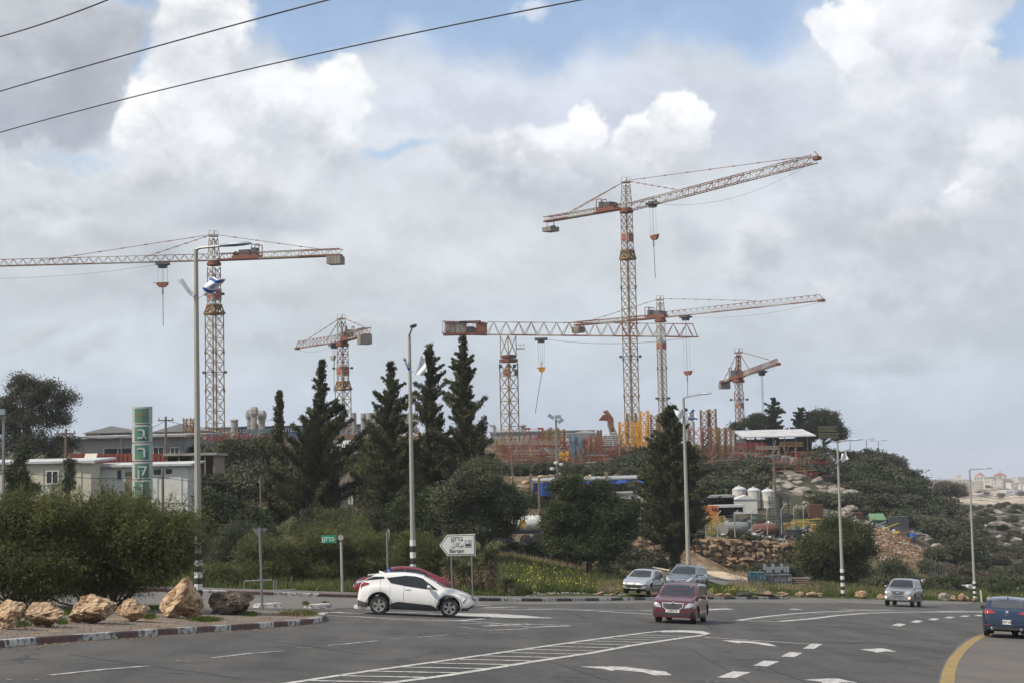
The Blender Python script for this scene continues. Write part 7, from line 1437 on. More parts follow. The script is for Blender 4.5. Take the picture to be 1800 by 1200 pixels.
for (px, d, yt, w, k, lb) in [
    (1096, 252, 741, 15, 'y', 'bright yellow crane section, left end of the upright stack'), (1112, 262, 725, 20, 'o', 'ochre crane section behind the left end of the yellow stack'), (1118, 250, 738, 16, 'y', 'bright yellow crane section, second in the upright stack'), (1134, 256, 722, 18, 'y', 'tall bright yellow crane section in the middle of the stack'), (1130, 246, 742, 22, 'y', 'wide bright yellow crane section in front of the tall one'),
    (1152, 262, 726, 16, 'o', 'ochre crane section left of the dark conifer top'), (1168, 262, 724, 18, 'o', 'ochre crane section behind the dark conifer top'), (1162, 248, 738, 14, 'o', 'ochre crane section just left of the conifer top'), (1212, 262, 722, 22, 'w', 'white crane section behind the third lamp post'), (1224, 250, 752, 26, 'p', 'faded pink crane section right of the third lamp post'), (1203, 250, 740, 20, 'w', 'white crane section left of the third lamp post'), (1240, 264, 719, 16, 'o', 'tall ochre crane section, left of the right-hand pair'), (1255, 264, 718, 14, 'o', 'tall ochre crane section, right of the right-hand pair'), (1243, 250, 754, 16, 'r', 'brown crane section in front of the tall ochre pair'),
    (1258, 252, 752, 15, 'o', 'low ochre crane section in front of the tall ochre pair'), (1271, 254, 752, 12, 'o', 'low ochre crane section, second from the right end'), (1282, 256, 753, 10, 'r', 'low brown crane section, right end of the row'), (1289, 262, 752, 8, 'w', 'thin white crane section right of the brown one'),
    (960, 250, 754, 14, 'o', 'ochre crane section left of the floodlight mast'), (975, 252, 753, 16, 'o', 'ochre crane section behind the floodlight mast'), (988, 250, 756, 12, 'o', 'ochre crane section right of the floodlight mast'), (1007, 236, 764, 11, 'b', 'blue-grey crane section, left one of the pair'), (1020, 236, 766, 12, 'b', 'blue-grey crane section, right one of the pair'), (1033, 236, 768, 11, 'r', 'rusty crane section right of the blue-grey pair'), (1044, 238, 762, 12, 'r', 'rusty crane section, second right of the blue-grey pair'), (1055, 242, 757, 8, 'r', 'thin brown crane section with upright prongs'),
    (1078, 262, 760, 10, 'w', 'narrow white crane section behind the gantry head'), (332, 240, 733, 18, 'o', 'ochre crane section left of the big left crane, beside the lamp post'), (880, 246, 770, 14, 'o', 'ochre crane section beside the tallest cypress'), (992, 230, 795, 16, 'y', 'yellow crane section low behind the floodlight mast'), (345, 246, 742, 10, 'o', 'small ochre crane section behind the tall lamp post'), (1095, 236, 790, 14, 'p', 'pink crane section at the foot of the yellow stack')]:
    section_up(lb, px, d, yt, w, ycol[k], rc=.12 if k == 'y' else .10, group='upright crane sections in the yard')
for (x0, x1, y, h, d, k, lb) in [
    (360, 470, 769, 7, 262, 'c', 'crimson crane section lying at left, under the teal one'), (432, 490, 757, 6, 264, 't', 'teal crane section lying behind the grey-green bush'), (355, 440, 777, 6, 256, 'x', 'rust-red crane section lying lowest at left'), (470, 560, 774, 7, 258, 'x', 'red-brown crane section lying behind the leaning cypress'), (578, 640, 769, 9, 262, 'o', 'ochre crane section lying in front of the silos'), (580, 640, 781, 9, 250, 'w', 'white crane section lying above the shed roof'), (640, 740, 764, 8, 262, 'o', 'ochre crane section lying right of the silos'), (650, 760, 776, 8, 256, 'x', 'red-brown crane section lying behind the second lamp post'),
    (868, 930, 782, 8, 250, 't', 'green crane section lying beside the tallest cypress'), (876, 985, 777, 5, 244, 'w', 'long white crane section across the flat-top crane foot'), (880, 1000, 788, 10, 246, 'c', 'crimson crane section lying in the middle of the pile'), (865, 1000, 800, 9, 240, 'o', 'ochre crane section lying at the front of the pile'), (940, 1040, 772, 8, 256, 'c', 'crimson crane section lying behind the blue-grey pair'), (900, 1010, 794, 6, 238, 'w', 'white crane section lying low in the pile'), (985, 1060, 782, 9, 250, 'c', 'dark red crane section lying behind the rusty ones'), (1040, 1100, 793, 8, 236, 'x', 'red-brown crane section lying left of the yellow stack, upper one'), (1035, 1120, 803, 8, 232, 'x', 'red-brown crane section lying left of the yellow stack, lower one'), (1045, 1095, 770, 8, 262, 'g', 'grey crane section lying below the gantry head'),
    (1295, 1345, 781, 6, 262, 'c', 'crimson crane section lying at the left end of the hill shed'), (1292, 1350, 789, 6, 256, 'x', 'red-brown crane section lying lowest below the hill shed'), (1330, 1368, 786, 5, 250, 'w', 'white crane section lying below the hill shed'), (1372, 1412, 780, 7, 258, 'o', 'ochre crane section lying at the right end of the hill shed'), (1440, 1474, 765, 8, 274, 'v', 'olive crane section lying under the broad skyline tree, lower one'), (1440, 1470, 753, 8, 276, 'v', 'olive crane section lying under the broad skyline tree, upper one'), (880, 1060, 810, 8, 230, 'r', 'rusty crane section lying along the front edge of the yard')]:
    section_flat(lb, x0, x1, y, h, d, ycol[k], group='crane sections lying in the yard')
for px, lb in ((928, 'crimson pyramid-shaped crane head, left one of two'), (951, 'crimson pyramid-shaped crane head, right one of two')):
    b = H(px, 254); t = thing('lattice_pyramid', lb, 'crane head', b); h = m_(Tpy(px, 254)-753, 254); mb = MB()
    for a, c in ((-1, -1), (1, -1), (1, 1), (-1, 1)): mb.tube((a*.9, c*.5, 0), (a*.15, c*.1, h), .09); mb.tube((a*.9, c*.5, h*.35), (a*.2, -c*.1, h*.95), .05)
    mb.box((0, 0, h), (.9, .3, .25)); mb.build('frame', C_crim, t)
b = H(1080, 258); t = thing('hooked_gantry', 'rust-orange hooked jib head on white legs between the yellow stack and the floodlight mast', 'crane head', b); h = m_(Tpy(1080, 258)-722, 258)
mb = MB(); lattice(mb, (.9, 0, 0), (-.6, 0, h*.72), 1.1, bay=1.3, rc=.09, rb=.05, up=V(0, 1, 0), w2=.7); mb.build('leg', C_wht, t)
mb = MB(); mb.smoothpath([(-.2, 0, h*.5), (-.5, 0, h*.8), (-1.1, 0, h*.99), (-1.5, 0, h*.97)], [.35, .5, .3, .2], 8); mb.prism([(-2.3, -.3, h*.78), (-1.5, -.3, h*.92), (-.7, -.3, h*.86), (-.8, -.3, h*.76)], (0, .6, 0)); mb.build('hooked_head', C_red, t, smooth=True)
for i, (px, h_, lb) in enumerate([(1366, 12, 'black roll left of the white drum under the hill shed'), (1378, 14, 'grey roll beside the white drum under the hill shed')]):
    b = H(px, 262); t = thing('steel_drum', lb, 'drum', b); mb = MB(); mb.lathe((0, 0, 0), [(.75, 0), (.8, .1), (.8, m_(h_, 262)), (.7, m_(h_, 262)+.08)], 14); mb.build('shell', C_dark if i == 0 else C_grey, t, smooth=True)
b = H(1394, 262); t = thing('steel_drum', 'white drum under the front edge of the hill shed', 'drum', b); mb = MB(); mb.lathe((0, 0, 0), [(.75, 0), (.8, .1), (.8, m_(16, 262)), (.7, m_(16, 262)+.08)], 14); mb.build('shell', C_wht, t, smooth=True)
# ------------------------------------------------------------------ buildings and yard things
def bmat(n, c, **k): return mat(n, c, k.pop('rough', .85), var=k.pop('var', .15), vscale=k.pop('vs', .6), **k)
B_cream = bmat('cream_wall', (.50, .46, .38), col2=(.30, .25, .19), c2scale=.6, c2lo=.55, c2hi=.75); B_white = bmat('white_wall', (.56, .56, .54), col2=(.34, .31, .27), c2scale=.7, c2lo=.52, c2hi=.75); B_grey = bmat('grey_sheet_wall', (.26, .26, .25), col2=(.17, .165, .155), c2scale=.3); B_roof = bmat('pale_metal_roof', (.42, .43, .44), col2=(.30, .29, .27), c2scale=.5); B_droof = bmat('grey_roof', (.24, .25, .26)); B_blue = bmat('blue_sheet', (.04, .08, .17)); B_tan = bmat('tan_wall', (.42, .36, .24)); B_redc = bmat('container_red', (.20, .045, .03), col2=(.12, .04, .03), c2scale=1); B_win = mat('window_glass', (.03, .035, .045), .15, var=.2); B_timb = bmat('old_timber', (.20, .16, .12)); B_conc = bmat('bare_concrete', (.27, .26, .245), col2=(.18, .17, .155), c2scale=.5)
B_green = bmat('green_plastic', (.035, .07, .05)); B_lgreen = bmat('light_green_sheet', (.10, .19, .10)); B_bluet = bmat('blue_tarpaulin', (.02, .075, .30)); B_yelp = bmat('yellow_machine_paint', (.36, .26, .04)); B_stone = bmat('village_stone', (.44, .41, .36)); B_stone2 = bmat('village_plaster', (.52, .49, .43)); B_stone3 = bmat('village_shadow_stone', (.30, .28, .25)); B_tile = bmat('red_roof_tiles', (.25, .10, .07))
def slab(name, label, cat, px0, px1, yt, yb, d, dep, mw, mr=None, roof='flat', wins=(), doors=(), over=.25, rt=.16, rise=0., yaw=0., ribs=0, group=None, wm=None, open_front=False):
    """a building whose front spans the given photo box at depth d"""
    c = W((px0+px1)/2, yb, d); t = thing(name, label, cat, c, yaw, group); w = m_(px1-px0, d); h = m_(yb-yt, d); mb = MB()
    if open_front:
        mb.box((0, dep-.1, h/2), (w, .15, h)); [mb.box((sx*(w/2-.08), dep/2, h/2), (.12, dep-.3, h)) for sx in (1, -1)]
    else:
        mb.box((0, dep/2, h/2-.6), (w, dep, h+1.2))
        if ribs:
            n = max(2, int(w/ribs))
            for i in range(n): mb.box((-w/2+(i+.5)*w/n, -.02, h/2), (w/n*.5, .05, h-.1))
    mb.build('wall', mw, t)
    mb = MB(); rm = mr or mw
    if roof == 'flat': mb.box((0, dep/2, h+rt/2+.002), (w+2*over, dep+2*over, rt))
    elif roof == 'gable': mb.prism([(-w/2-over, -over, h), (w/2+over, -over, h), (0, -over, h+rise)], (0, dep+2*over, 0)); 
    elif roof == 'ridge': mb.prism([(-w/2-over, -over, h), (-w/2-over, dep+over, h), (-w/2-over, dep/2, h+rise)], (w+2*over, 0, 0))
    elif roof == 'shed': mb.prism([(-w/2-over, -over, h+.01), (-w/2-over, dep+over, h+.01+rise), (-w/2-over, dep+over, h+rise+rt), (-w/2-over, -over, h+rt)], (w+2*over, 0, 0))
    elif roof == 'hip': 
        a, b_ = w/2+over, dep+over; mb.add([(-a, -over, h), (a, -over, h), (a, b_, h), (-a, b_, h), (-a*.35, dep/2, h+rise), (a*.35, dep/2, h+rise)], [(0, 1, 5, 4), (1, 2, 5), (2, 3, 4, 5), (3, 0, 4), (3, 2, 1, 0)])
    if roof != 'none': mb.build('roof', rm, t)
    for x0, x1, y0, y1 in wins:
        xc = (x0+x1)/2-(px0+px1)/2; q = MB(); ww, hh = m_(x1-x0, d), m_(y1-y0, d); zc = m_(yb-(y0+y1)/2, d); q.box((m_(xc, d), -.03, zc), (ww, .08, hh)); o = q.build('window', wm or B_win, t)
        if ww > .7 and d < 400: q = MB(); q.box((m_(xc, d), -.09, zc+hh/2+.04), (ww+.16, .05, .07)); q.box((m_(xc, d), -.09, zc-hh/2-.04), (ww+.2, .09, .07)); [q.box((m_(xc, d)+s_*ww/2, -.09, zc), (.07, .05, hh)) for s_ in (-1, 0, 1)]; q.build('frame', B_white, o)
    for x0, x1, y0, y1 in doors: q = MB(); q.box((m_((x0+x1)/2-(px0+px1)/2, d), -.04, m_(yb-(y0+y1)/2, d)), (m_(x1-x0, d), .1, m_(y1-y0, d))); q.build('door', B_timb, t)
    return t
slab('prefab_cabin', 'stained cream cabin with one barred window at far left, behind the acacia', 'cabin', -40, 160, 815, 885, 118, 6, B_cream, B_roof, 'shed', wins=[(82, 103, 829, 849)], doors=[(20, 34, 833, 870)], over=.3, rise=.3, ribs=2.4)
slab('white_shed', 'low white shed with a corrugated roof behind the tower-shaped sign', 'shed', 161, 330, 820, 885, 121, 5, B_white, B_roof, 'shed', wins=[(207, 213, 825, 841), (271, 283, 825, 834), (292, 303, 825, 833)], doors=[(221, 234, 828, 870)], over=.35, rise=.25, ribs=1.6)
slab('small_container', 'small green container under a dark blue sheet beside the white shed', 'container', 323, 341, 834, 858, 124, 3, B_lgreen, B_blue, 'flat', over=.05, rt=.5, ribs=.4)
for i, (a, b_, lb) in enumerate(((122, 170, 'dark red shipping container left of the skylight roof'), (171, 233, 'dark red shipping container just left of the tower-shaped sign'), (252, 291, 'dark red shipping container just right of the tower-shaped sign'))): slab('shipping_container', lb, 'container', a, b_, 798, 818, 150, 2.4, B_redc, None, 'flat', over=.0, rt=.06, ribs=.35, group='red shipping containers')
slab('grey_warehouse', 'long grey corrugated warehouse behind the red containers', 'warehouse', 130, 319, 769, 812, 212, 24, B_grey, B_droof, 'shed', wins=[(183, 232, 787, 797), (270, 288, 787, 800), (300, 315, 788, 800)], over=.8, rise=.9, rt=.25, ribs=1.2)
slab('factory_building', 'pale tan factory with a blue window band peeping over the grey warehouse', 'factory', 150, 245, 760, 775, 250, 20, B_tan, B_droof, 'gable', wins=[(175, 232, 761, 766)], rise=1.0, over=.4)
slab('factory_building', 'tan factory with a blue band right of the tower-shaped sign', 'factory', 270, 365, 758, 782, 262, 20, B_tan, B_droof, 'gable', wins=[(296, 320, 761, 765)], rise=1.2, over=.4)
t = slab('frame_shelter', 'open timber and concrete shelter right of the red containers', 'shelter', 292, 377, 800, 832, 138, 5, B_timb, B_conc, 'flat', open_front=True, over=.2, rt=.2)
for x in (-1.9, -.9, .2, 1.2): mb = MB(); mb.tube((x, 0, 0), (x, 0, m_(32, 138)), .09); mb.build('post', B_timb, t)
mb = MB(); c = W(156, 806, 128); t = thing('skylight_roof', 'tilted cream ribbed skylight standing on the cabin roof', 'skylight', c); [mb.box((m_(x, 128), .4, 0), (.22, 1.2, .10), rot=Matrix.Rotation(.7, 3, 'X')) for x in (-8, -2.5, 3, 8)]; mb.box((0, .45, -.05), (m_(20, 128), 1.1, .06), rot=Matrix.Rotation(.7, 3, 'X')); mb.build('panel', B_cream, t)
slab('long_factory', 'long low factory with a blue glazed front behind the silos', 'factory', 395, 655, 748, 772, 345, 20, B_blue, B_droof, 'flat', wins=[(x, x+9, 752, 757) for x in range(400, 640, 14)], over=.3, wm=B_win)
slab('long_factory', 'tan factory strip behind the foot of the big left crane', 'factory', 355, 400, 752, 772, 335, 16, B_tan, B_droof, 'flat', over=.3)
# batching plant: three faceted hoppers on a concrete body
c = W(447, 757, 330); t = thing('batching_plant', 'grey concrete batching plant with three faceted hoppers, behind the leaning cypress', 'batching plant', c); mp_ = lambda x: m_(x, 330)
for x, zt, w in ((-9, 38, 13), (1, 42, 13), (12, 36, 14)): mb = MB(); mb.lathe((mp_(x), (1 if x != 1 else -1), 0), [(mp_(w)*.42, 0), (mp_(w)*.42, mp_(zt-18)), (mp_(w)*.62, mp_(zt-12)), (mp_(w)*.62, mp_(zt-5)), (mp_(w)*.40, mp_(zt))], 6); mb.build('hopper', B_conc, t)
mb = MB(); mb.lathe((0, 2, 0), [(.95*mp_(9), -1), (mp_(9), mp_(12))], 8); mb.build('body', B_conc, t)
c = W(412, 757, 330); t = thing('small_silo', 'small capped grey silo left of the batching plant', 'silo', c); mb = MB(); mb.lathe((0, 0, 0), [(m_(6.5, 330), -1), (m_(6.5, 330), m_(18, 330)), (m_(8.5, 330), m_(18.5, 330)), (m_(6, 330), m_(21, 330))], 14); mb.build('shell', B_conc, t, smooth=True)
for px, yt, w, cap, lb in ((621.5, 725, 11, 0, 'plain grey silo just right of the second crane mast'), (639, 726, 9.5, 0, 'plain grey silo, second from the left in the row'), (650, 725, 11, 0, 'plain grey silo, third in the row'), (661, 727, 9, 1, 'capped grey silo, fourth in the row'), (671, 727, 9, 1, 'capped grey silo at the right end of the row')):
    c = W(px, 762, 340); t = thing('cement_silo', lb, 'silo', c, 0, 'cement silos'); r = m_(w/2, 340); h = m_(762-yt, 340); mb = MB(); mb.lathe((0, 0, 0), [(r, -1), (r, h*.5), (r*1.02, h*.5), (r, h*.52), (r, h)]+([(r*1.25, h+.02), (r*1.25, h+.35), (r*.5, h+.7)] if cap else []), 18); mb.build('shell', B_conc, t, smooth=True)
c = W(700, 760, 340); t = thing('process_plant', 'grey louvred plant building with pipework behind the sparse cypresses', 'plant', c)
for i in range(5): mb = MB(); mb.box((0, 3, m_(6+6*i, 340)), (m_(64-i*4, 340), 6, .8)); mb.build('louvre_deck', B_grey, t)
mb = MB(); [mb.tube((m_(x, 340), 0, 0), (m_(x, 340), 0, m_(36, 340)), .18) for x in (-30, -18, -6, 6, 18, 30)]; mb.tube((m_(-34, 340), 0, m_(33, 340)), (m_(34, 340), 0, m_(33, 340)), .12); mb.build('frame', C_grey, t)
slab('long_hall', 'long pale grey hall roof behind the flat-top crane foot', 'hall', 862, 945, 759, 785, 350, 20, B_droof, B_droof, 'shed', over=.3, rise=1.2)
slab('long_hall', 'darker grey hall roof behind the pile of crimson sections', 'hall', 945, 1046, 757, 785, 355, 20, B_grey, B_droof, 'shed', over=.3, rise=.6)
slab('site_cabin', 'white site cabin behind the ochre sections, left one', 'cabin', 985, 1005, 762, 774, 290, 3, B_white, B_roof); slab('site_cabin', 'white site cabin behind the blue-grey sections, right one', 'cabin', 1008, 1052, 761, 776, 285, 3, B_white, B_roof, 'gable', wins=[(1040, 1046, 764, 769)], rise=.6)
c = W(919, 758, 345); t = thing('vent_tower', 'small square vent tower with a cap on the pale grey hall', 'vent tower', c); mb = MB(); mb.box((0, 0, .4), (.9, .9, 1.2)); mb.lathe((0, 0, 1.0), [(.75, 0), (.8, .25), (.2, .55)], 8); mb.build('shaft', B_conc, t)
c = W(868, 762, 320); t = thing('concrete_gantry', 'dark concrete stub beside the tallest cypress', 'concrete frame', c); mb = MB(); mb.box((-.2, 0, 1.5), (1.0, 1, .35)); mb.box((.2, 0, .7), (.6, .8, 1.4)); mb.build('frame', B_conc, t)
# pipes and corrugated bundle in the yard
c = W(1072, 776, 255); t = thing('pipe_bundle', 'bundle of long grey pipes lying left of the yellow stack', 'pipes', c); mb = MB(); [mb.tube((-m_(30, 255), 0, .28*k), (m_(22, 255), 0, .28*k+.05), .13, n=8) for k in range(-3, 4)]; mb.build('pipe', C_grey, t)
# hut with curtains in the gap
t = slab('hut', 'hut with a white roof and patterned curtains in the gap between the cypresses', 'hut', 585, 634, 797, 824, 172, 4, B_timb, B_roof, 'shed', wins=[(591, 603, 801, 818), (609, 622, 801, 818)], wm=B_white, over=.3, rise=1.3)
t = slab('white_hut_roof', 'white-roofed hut right behind the first hut', 'hut', 596, 640, 787, 800, 185, 5, B_cream, B_white, 'shed', over=.3, rise=.5)
c = H(617, 140); t = thing('notice_board', 'small white board with a green stripe leaning in the gap between the cypresses', 'board', c); mb = MB(); mb.box((0, 0, 1.9), (m_(8, 140), .06, m_(15, 140)), rot=Matrix.Rotation(.08, 3, 'Y')); o = mb.build('board', B_white, t); mb = MB(); mb.box((-.02, -.04, 1.9), (.12, .02, .5)); mb.build('green_stripe', B_lgreen, o); mb = MB(); mb.tube((0, .05, -.2), (0, .05, 1.7), .04); mb.build('post', M_galv, t)
slab('low_shed', 'low white-roofed shed behind the second lamp post', 'shed', 700, 774, 918, 945, 128, 3, B_timb, B_white, 'flat', over=.2, rt=.15)
# tank lorry
c = H(918, 145); t = thing('tank_trailer', 'white tank trailer parked behind the fence left of the blue shelter tree', 'tank trailer', c); d = 145; mb = MB(); r = m_(14, d); mb.lathe((0, 0, 1.9), [(r*.4, -m_(34, d)), (r*.92, -m_(33, d)), (r, -m_(31, d)), (r, m_(31, d)), (r*.92, m_(33, d)), (r*.4, m_(34, d))], 20, 'x'); mb.build('tank', B_white, t, smooth=True)
mb = MB(); mb.box((0, 0, 1.15), (3.2, .8, .25)); mb.box((1.5, -.5, .9), (1.1, .1, .3)); mb.build('chassis', C_dark, t)
for x in (-1.2, .3, 1.2): mb = MB(); mb.lathe((x, -.75, .5), [(.25, -.15), (.5, -.12), (.5, .12), (.25, .15)], 18, 'y'); mb.build('wheel', M_tyre, t, smooth=True)
mb = MB(); mb.lathe((.0, -r-.02, 2.1), [(0, -.01), (.16, -.01), (.16, .02)], 14, 'y'); mb.build('red_emblem', C_sred, t)
c = H(868, 140); t = thing('digger', 'yellow digger glimpsed under the wide dark tree', 'digger', c); mb = MB(); mb.box((0, 0, 1.3), (2.0, 1.4, .9), taper=.85); mb.box((-.3, 0, 2.1), (1.1, 1.2, .9), taper=.9); mb.build('body', B_yelp, t); mb = MB(); mb.smoothpath([(.9, 0, 1.5), (1.6, 0, 2.8), (2.4, 0, 1.6)], [.16, .14, .1], 6); mb.prism([(2.2, -.4, 1.7), (2.7, -.4, 1.6), (2.6, -.4, 1.0), (2.1, -.4, 1.2)], (0, .8, 0)); mb.build('arm', B_yelp, t); mb = MB(); [mb.box((0, y, .4), (2.3, .4, .7), taper=.8) for y in (-.7, .7)]; mb.build('track', C_dark, t)
# blue tarp shelter
d = 186; c = W(1033, 880, d); t = thing('tarpaulin_shelter', 'long shelter with a pipe-edged roof and blue tarpaulin behind the broad dark tree', 'shelter', c); X = lambda px: m_(px-1033, d); Z_ = lambda py: m_(880-py, d)
mb = MB(); mb.prism([(X(932), 0, Z_(844)), (X(1133), 0, Z_(842)), (X(1133), 5, Z_(838)), (X(932), 5, Z_(840))], (0, 0, .12)); mb.tube((X(930), 0, Z_(843)), (X(1134), 0, Z_(841.5)), .12, n=8); mb.build('roof', B_droof, t)
mb = MB(); P = []; n = 24
for i in range(n+1): u = i/n; P += [(X(985+148*u), -.05+.1*math.sin(i*1.7), Z_(844.5)), (X(985+148*u), -.12+.18*math.sin(i*1.3), Z_(849.5+1.5*math.sin(i*.9)))]
mb.add(P, [(2*i, 2*i+2, 2*i+3, 2*i+1) for i in range(n)]); P = []
for i in range(9): u = i/8; P += [(X(938+34*u), .1*math.sin(i*1.3), Z_(846)), (X(938+34*u-3*u), .2+.25*math.sin(i*1.1), Z_(875-9*(1-u)*u*2-3*u))]
mb.add(P, [(2*i, 2*i+2, 2*i+3, 2*i+1) for i in range(8)]); mb.build('tarpaulin', B_bluet, t)
mb = MB(); [mb.box((X(x), 0, Z_(862)), (.32, .32, Z_(844)+1.8)) for x in (934, 1067)]; [mb.tube((X(x), 4.6, -1), (X(x), 4.6, Z_(841)), .12) for x in (960, 1010, 1100, 1130)]; mb.build('post', B_timb, t)
slab('caravan', 'cream and white caravan behind the conifer, upper one', 'caravan', 1072, 1130, 866, 876, 184, 3, B_cream, B_roof, 'flat'); slab('caravan', 'white caravan between the broad dark tree and the conifer', 'caravan', 1068, 1128, 877, 893, 178, 3, B_white, B_roof, 'flat', wins=[(1080, 1090, 881, 886), (1100, 1110, 881, 886)])
# dry-stone retaining wall
def wall():
    rr = random.Random(5); base = H(1140, 161); t = thing('stone_wall', 'tawny retaining wall of rough blocks under the fenced yard', 'wall', base); mb = MB(); d0 = 160.4
    bb = MB(); ring0 = []; 
    for r_ in range(6):
        px = 1118+rr.uniform(0, 5)
        while px < 1392:
            w = rr.uniform(7, 24)*(1.3 if r_ < 3 else .8); d = d0+(px-1118)/270*6.0+r_*.22; yb = Tpy(px, 158)+2-r_*10.2; y2 = yb-9.6
            c = W(px+w/2, (yb+y2)/2, d); s = (m_(w, d)*1.06, 1.5+rr.uniform(-.3, .3), m_(10.4, d)*rr.uniform(1.0, 1.25)); b0 = len(mb.v)
            bm = bmesh.new(); bmesh.ops.create_cube(bm, size=1); bmesh.ops.subdivide_edges(bm, edges=bm.edges, cuts=2, use_grid_fill=True)
            vs = []
            for v in bm.verts:
                q = v.co.copy(); n = q.normalized()*.62; q = q.lerp(n, .5); q += Vector((mn.noise(q*2+Vector((px, r_, 0))), mn.noise(q*2+Vector((0, px, r_))), mn.noise(q*2+Vector((r_, 0, px)))))*.28; vs.append((c[0]-base[0]+q.x*s[0], c[1]-base[1]+q.y*s[1], c[2]-base[2]+q.z*s[2]*1.05))
            mb.add(vs, [[v.index for v in f.verts] for f in bm.faces]); bm.free(); px += w
    mb.build('masonry', mat('wall_stone', (.235, .16, .095), .95, var=.35, vscale=.9, bump=.06, bscale=3, col2=(.12, .08, .05), c2scale=.8, c2lo=.45, c2hi=.6), t)
wall()
# yard fence with bent tops
d = 166.; t = thing('security_fence', 'pale post fence with bent tops along the top of the stone wall', 'fence', W(1240, 940, d))
b0 = np.array(t.location)
for px, yt, yb in ((1241, 905, 938), (1262, 897, 936), (1292, 896, 935), (1322, 894, 930), (1349, 888, 930), (1374, 888, 928), (1396, 886, 920), (1413, 886, 918), (1148, 918, 948), (1162, 920, 950), (1200, 915, 946), (1218, 912, 944)):
    dd = d+(px-1240)*.012; a = W(px, yb, dd)-b0; h = m_(yb-yt, dd); mb = MB(); mb.smoothpath([a-V(0, 0, .5), a+V(0, 0, h*.82), a+V(.38, 0, h)], .055, 6); mb.build('post', M_conc, t)
mb = MB()
for k in range(7): mb.smoothpath([W(px, 938-k*4.2-(px-1148)*.055, d+(px-1240)*.012)-b0 for px in range(1148, 1415, 24)], .012, 3)
mb.build('wire', M_galv, t)
t = thing('chain_fence', 'dark iron fence with forked tops left of the broad dark tree', 'fence', W(900, 975, 133)); b0 = np.array(t.location)
for px, yt in ((894, 945), (898, 930), (935, 937), (951, 925), (965, 940), (985, 942)):
    a = W(px, 978, 133)-b0; h = m_(978-yt, 133); mb = MB(); mb.tube(a, a+V(0, 0, h*.85), .035); mb.tube(a+V(0, 0, h*.85), a+V(.3, 0, h), .025); mb.tube(a+V(0, 0, h*.85), a+V(-.3, 0, h), .025); mb.build('post', C_dark, t)
# white tanks
for i, (px, yt, lb) in enumerate(((1300, 857, 'white cylindrical water tank, leftmost of three'), (1325, 859, 'white cylindrical water tank with a pipe, middle of three'), (1350, 861, 'white cylindrical water tank, rightmost of three'))):
    d = 207; c = W(px, 885, d); t = thing('water_tank', lb, 'water tank', c, 0, 'white water tanks'); r = m_(12.2, d); h = m_(885-yt-4, d); mb = MB(); mb.lathe((0, 0, 0), [(r*.98, -.5), (r, h*.3), (r*1.01, h*.31), (r, h*.33), (r, h)], 28); mb.build('shell', bmat('tank_white', (.46, .45, .42), col2=(.42, .39, .34), c2scale=.8), t, smooth=True); mb = MB(); mb.lathe((0, 0, h), [(r*1.03, 0), (r*1.03, .14), (r*.5, .42), (r*.15, .48), (r*.15, .62), (0.02, .62)], 28); mb.build('lid', B_roof, t, smooth=True)
    mb = MB(); mb.tube((r*.2, -r-.1, h), (r*.2, -r-.1, .3), .07, n=6); mb.build('pipe', B_roof, t)
c = H(1371, 178); t = thing('black_cylinder', 'tall black corrugated cylinder in the fenced yard', 'cylinder', c); d = 178; r = m_(6.3, d); h = m_(Tpy(1371, d)-871, d); mb = MB(); pr = []
for k in range(24): z = h*.72*k/24; pr += [(r*1.02, z), (r*.94, z+h*.015)]
mb.lathe((0, 0, 0), pr+[(r, h*.72), (r, h)], 18); mb.build('shell', bmat('black_pipe', (.035, .038, .042)), t)
c = H(1371, 185); t = thing('antenna_pole', 'dark ribbed rack behind the black cylinder', 'rack', c); mb = MB(); [mb.box((0, 0, 1.2+.28*k), (2.2, .3, .08)) for k in range(10)]; mb.box((-1.05, 0, 2), (.1, .2, 4)); mb.box((1.05, 0, 2), (.1, .2, 4)); mb.build('rack', C_dark, t)
# assorted yard goods
def goods(name, label, cat, px, d, fn): b = H(px, d); t = thing(name, label, cat, b); fn(t, d); return t
def tyre(t, d): mb = MB(); mb.lathe((0, 0, .62), [(.34, -.15), (.6, -.16), (.62, 0), (.6, .16), (.34, .15)], 22, 'y'); mb.build('tyre', bmat('dusty_tyre', (.30, .28, .25)), t, smooth=True)
goods('tractor_tyre', 'grey tractor tyre standing behind the fence', 'tyre', 1270, 172, tyre)
def rack(t, d): mb = MB(); [mb.tube((a, 0, 0), (a, 0, 1.7), .035) for a in np.linspace(-.5, .5, 7)]; [mb.tube((-.5, 0, z), (.5, 0, z), .05) for z in (.3, 1.0, 1.65)]; [mb.tube((a, .7, 0), (a, .7, 1.7), .04) for a in (-.5, 0, .5)]; mb.build('frame', B_yelp, t)
goods('yellow_rack', 'yellow steel rack at the left end of the fenced yard', 'rack', 1250, 172, rack); goods('yellow_rack', 'second yellow steel rack, next to the tractor tyre', 'rack', 1267, 175, rack)
def mixer(m): 
    def f(t, d): mb = MB(); mb.lathe((0, 0, .75), [(.3, -1.3), (.55, -1.1), (.62, 0), (.55, 1.0), (.3, 1.3)], 18, 'x'); mb.build('drum', m, t, smooth=True); mb = MB(); mb.box((0, 0, .1), (2, .8, .3)); mb.build('cradle', C_dark, t)
    return f
goods('steel_tank', 'grey-green steel tank lying behind the fence', 'tank', 1293, 173, mixer(bmat('grey_green_tank', (.17, .19, .18)))); goods('rust_mixer', 'dull red mixer drum right of the white heap', 'mixer drum', 1345, 178, mixer(bmat('dull_red', (.14, .055, .045))))
def heap(m, s): 
    def f(t, d): 
        for k in range(3): me = rock_mesh(90+k, .8, 3); me.materials.append(m); o = bpy.data.objects.new('heap', me); COL.objects.link(o); o.parent = t; o.location = ((k-1)*s*.6, 0, s*(.6+.5*(k == 1))); o.scale = (s*.8, s*.6, s*.9)
    return f
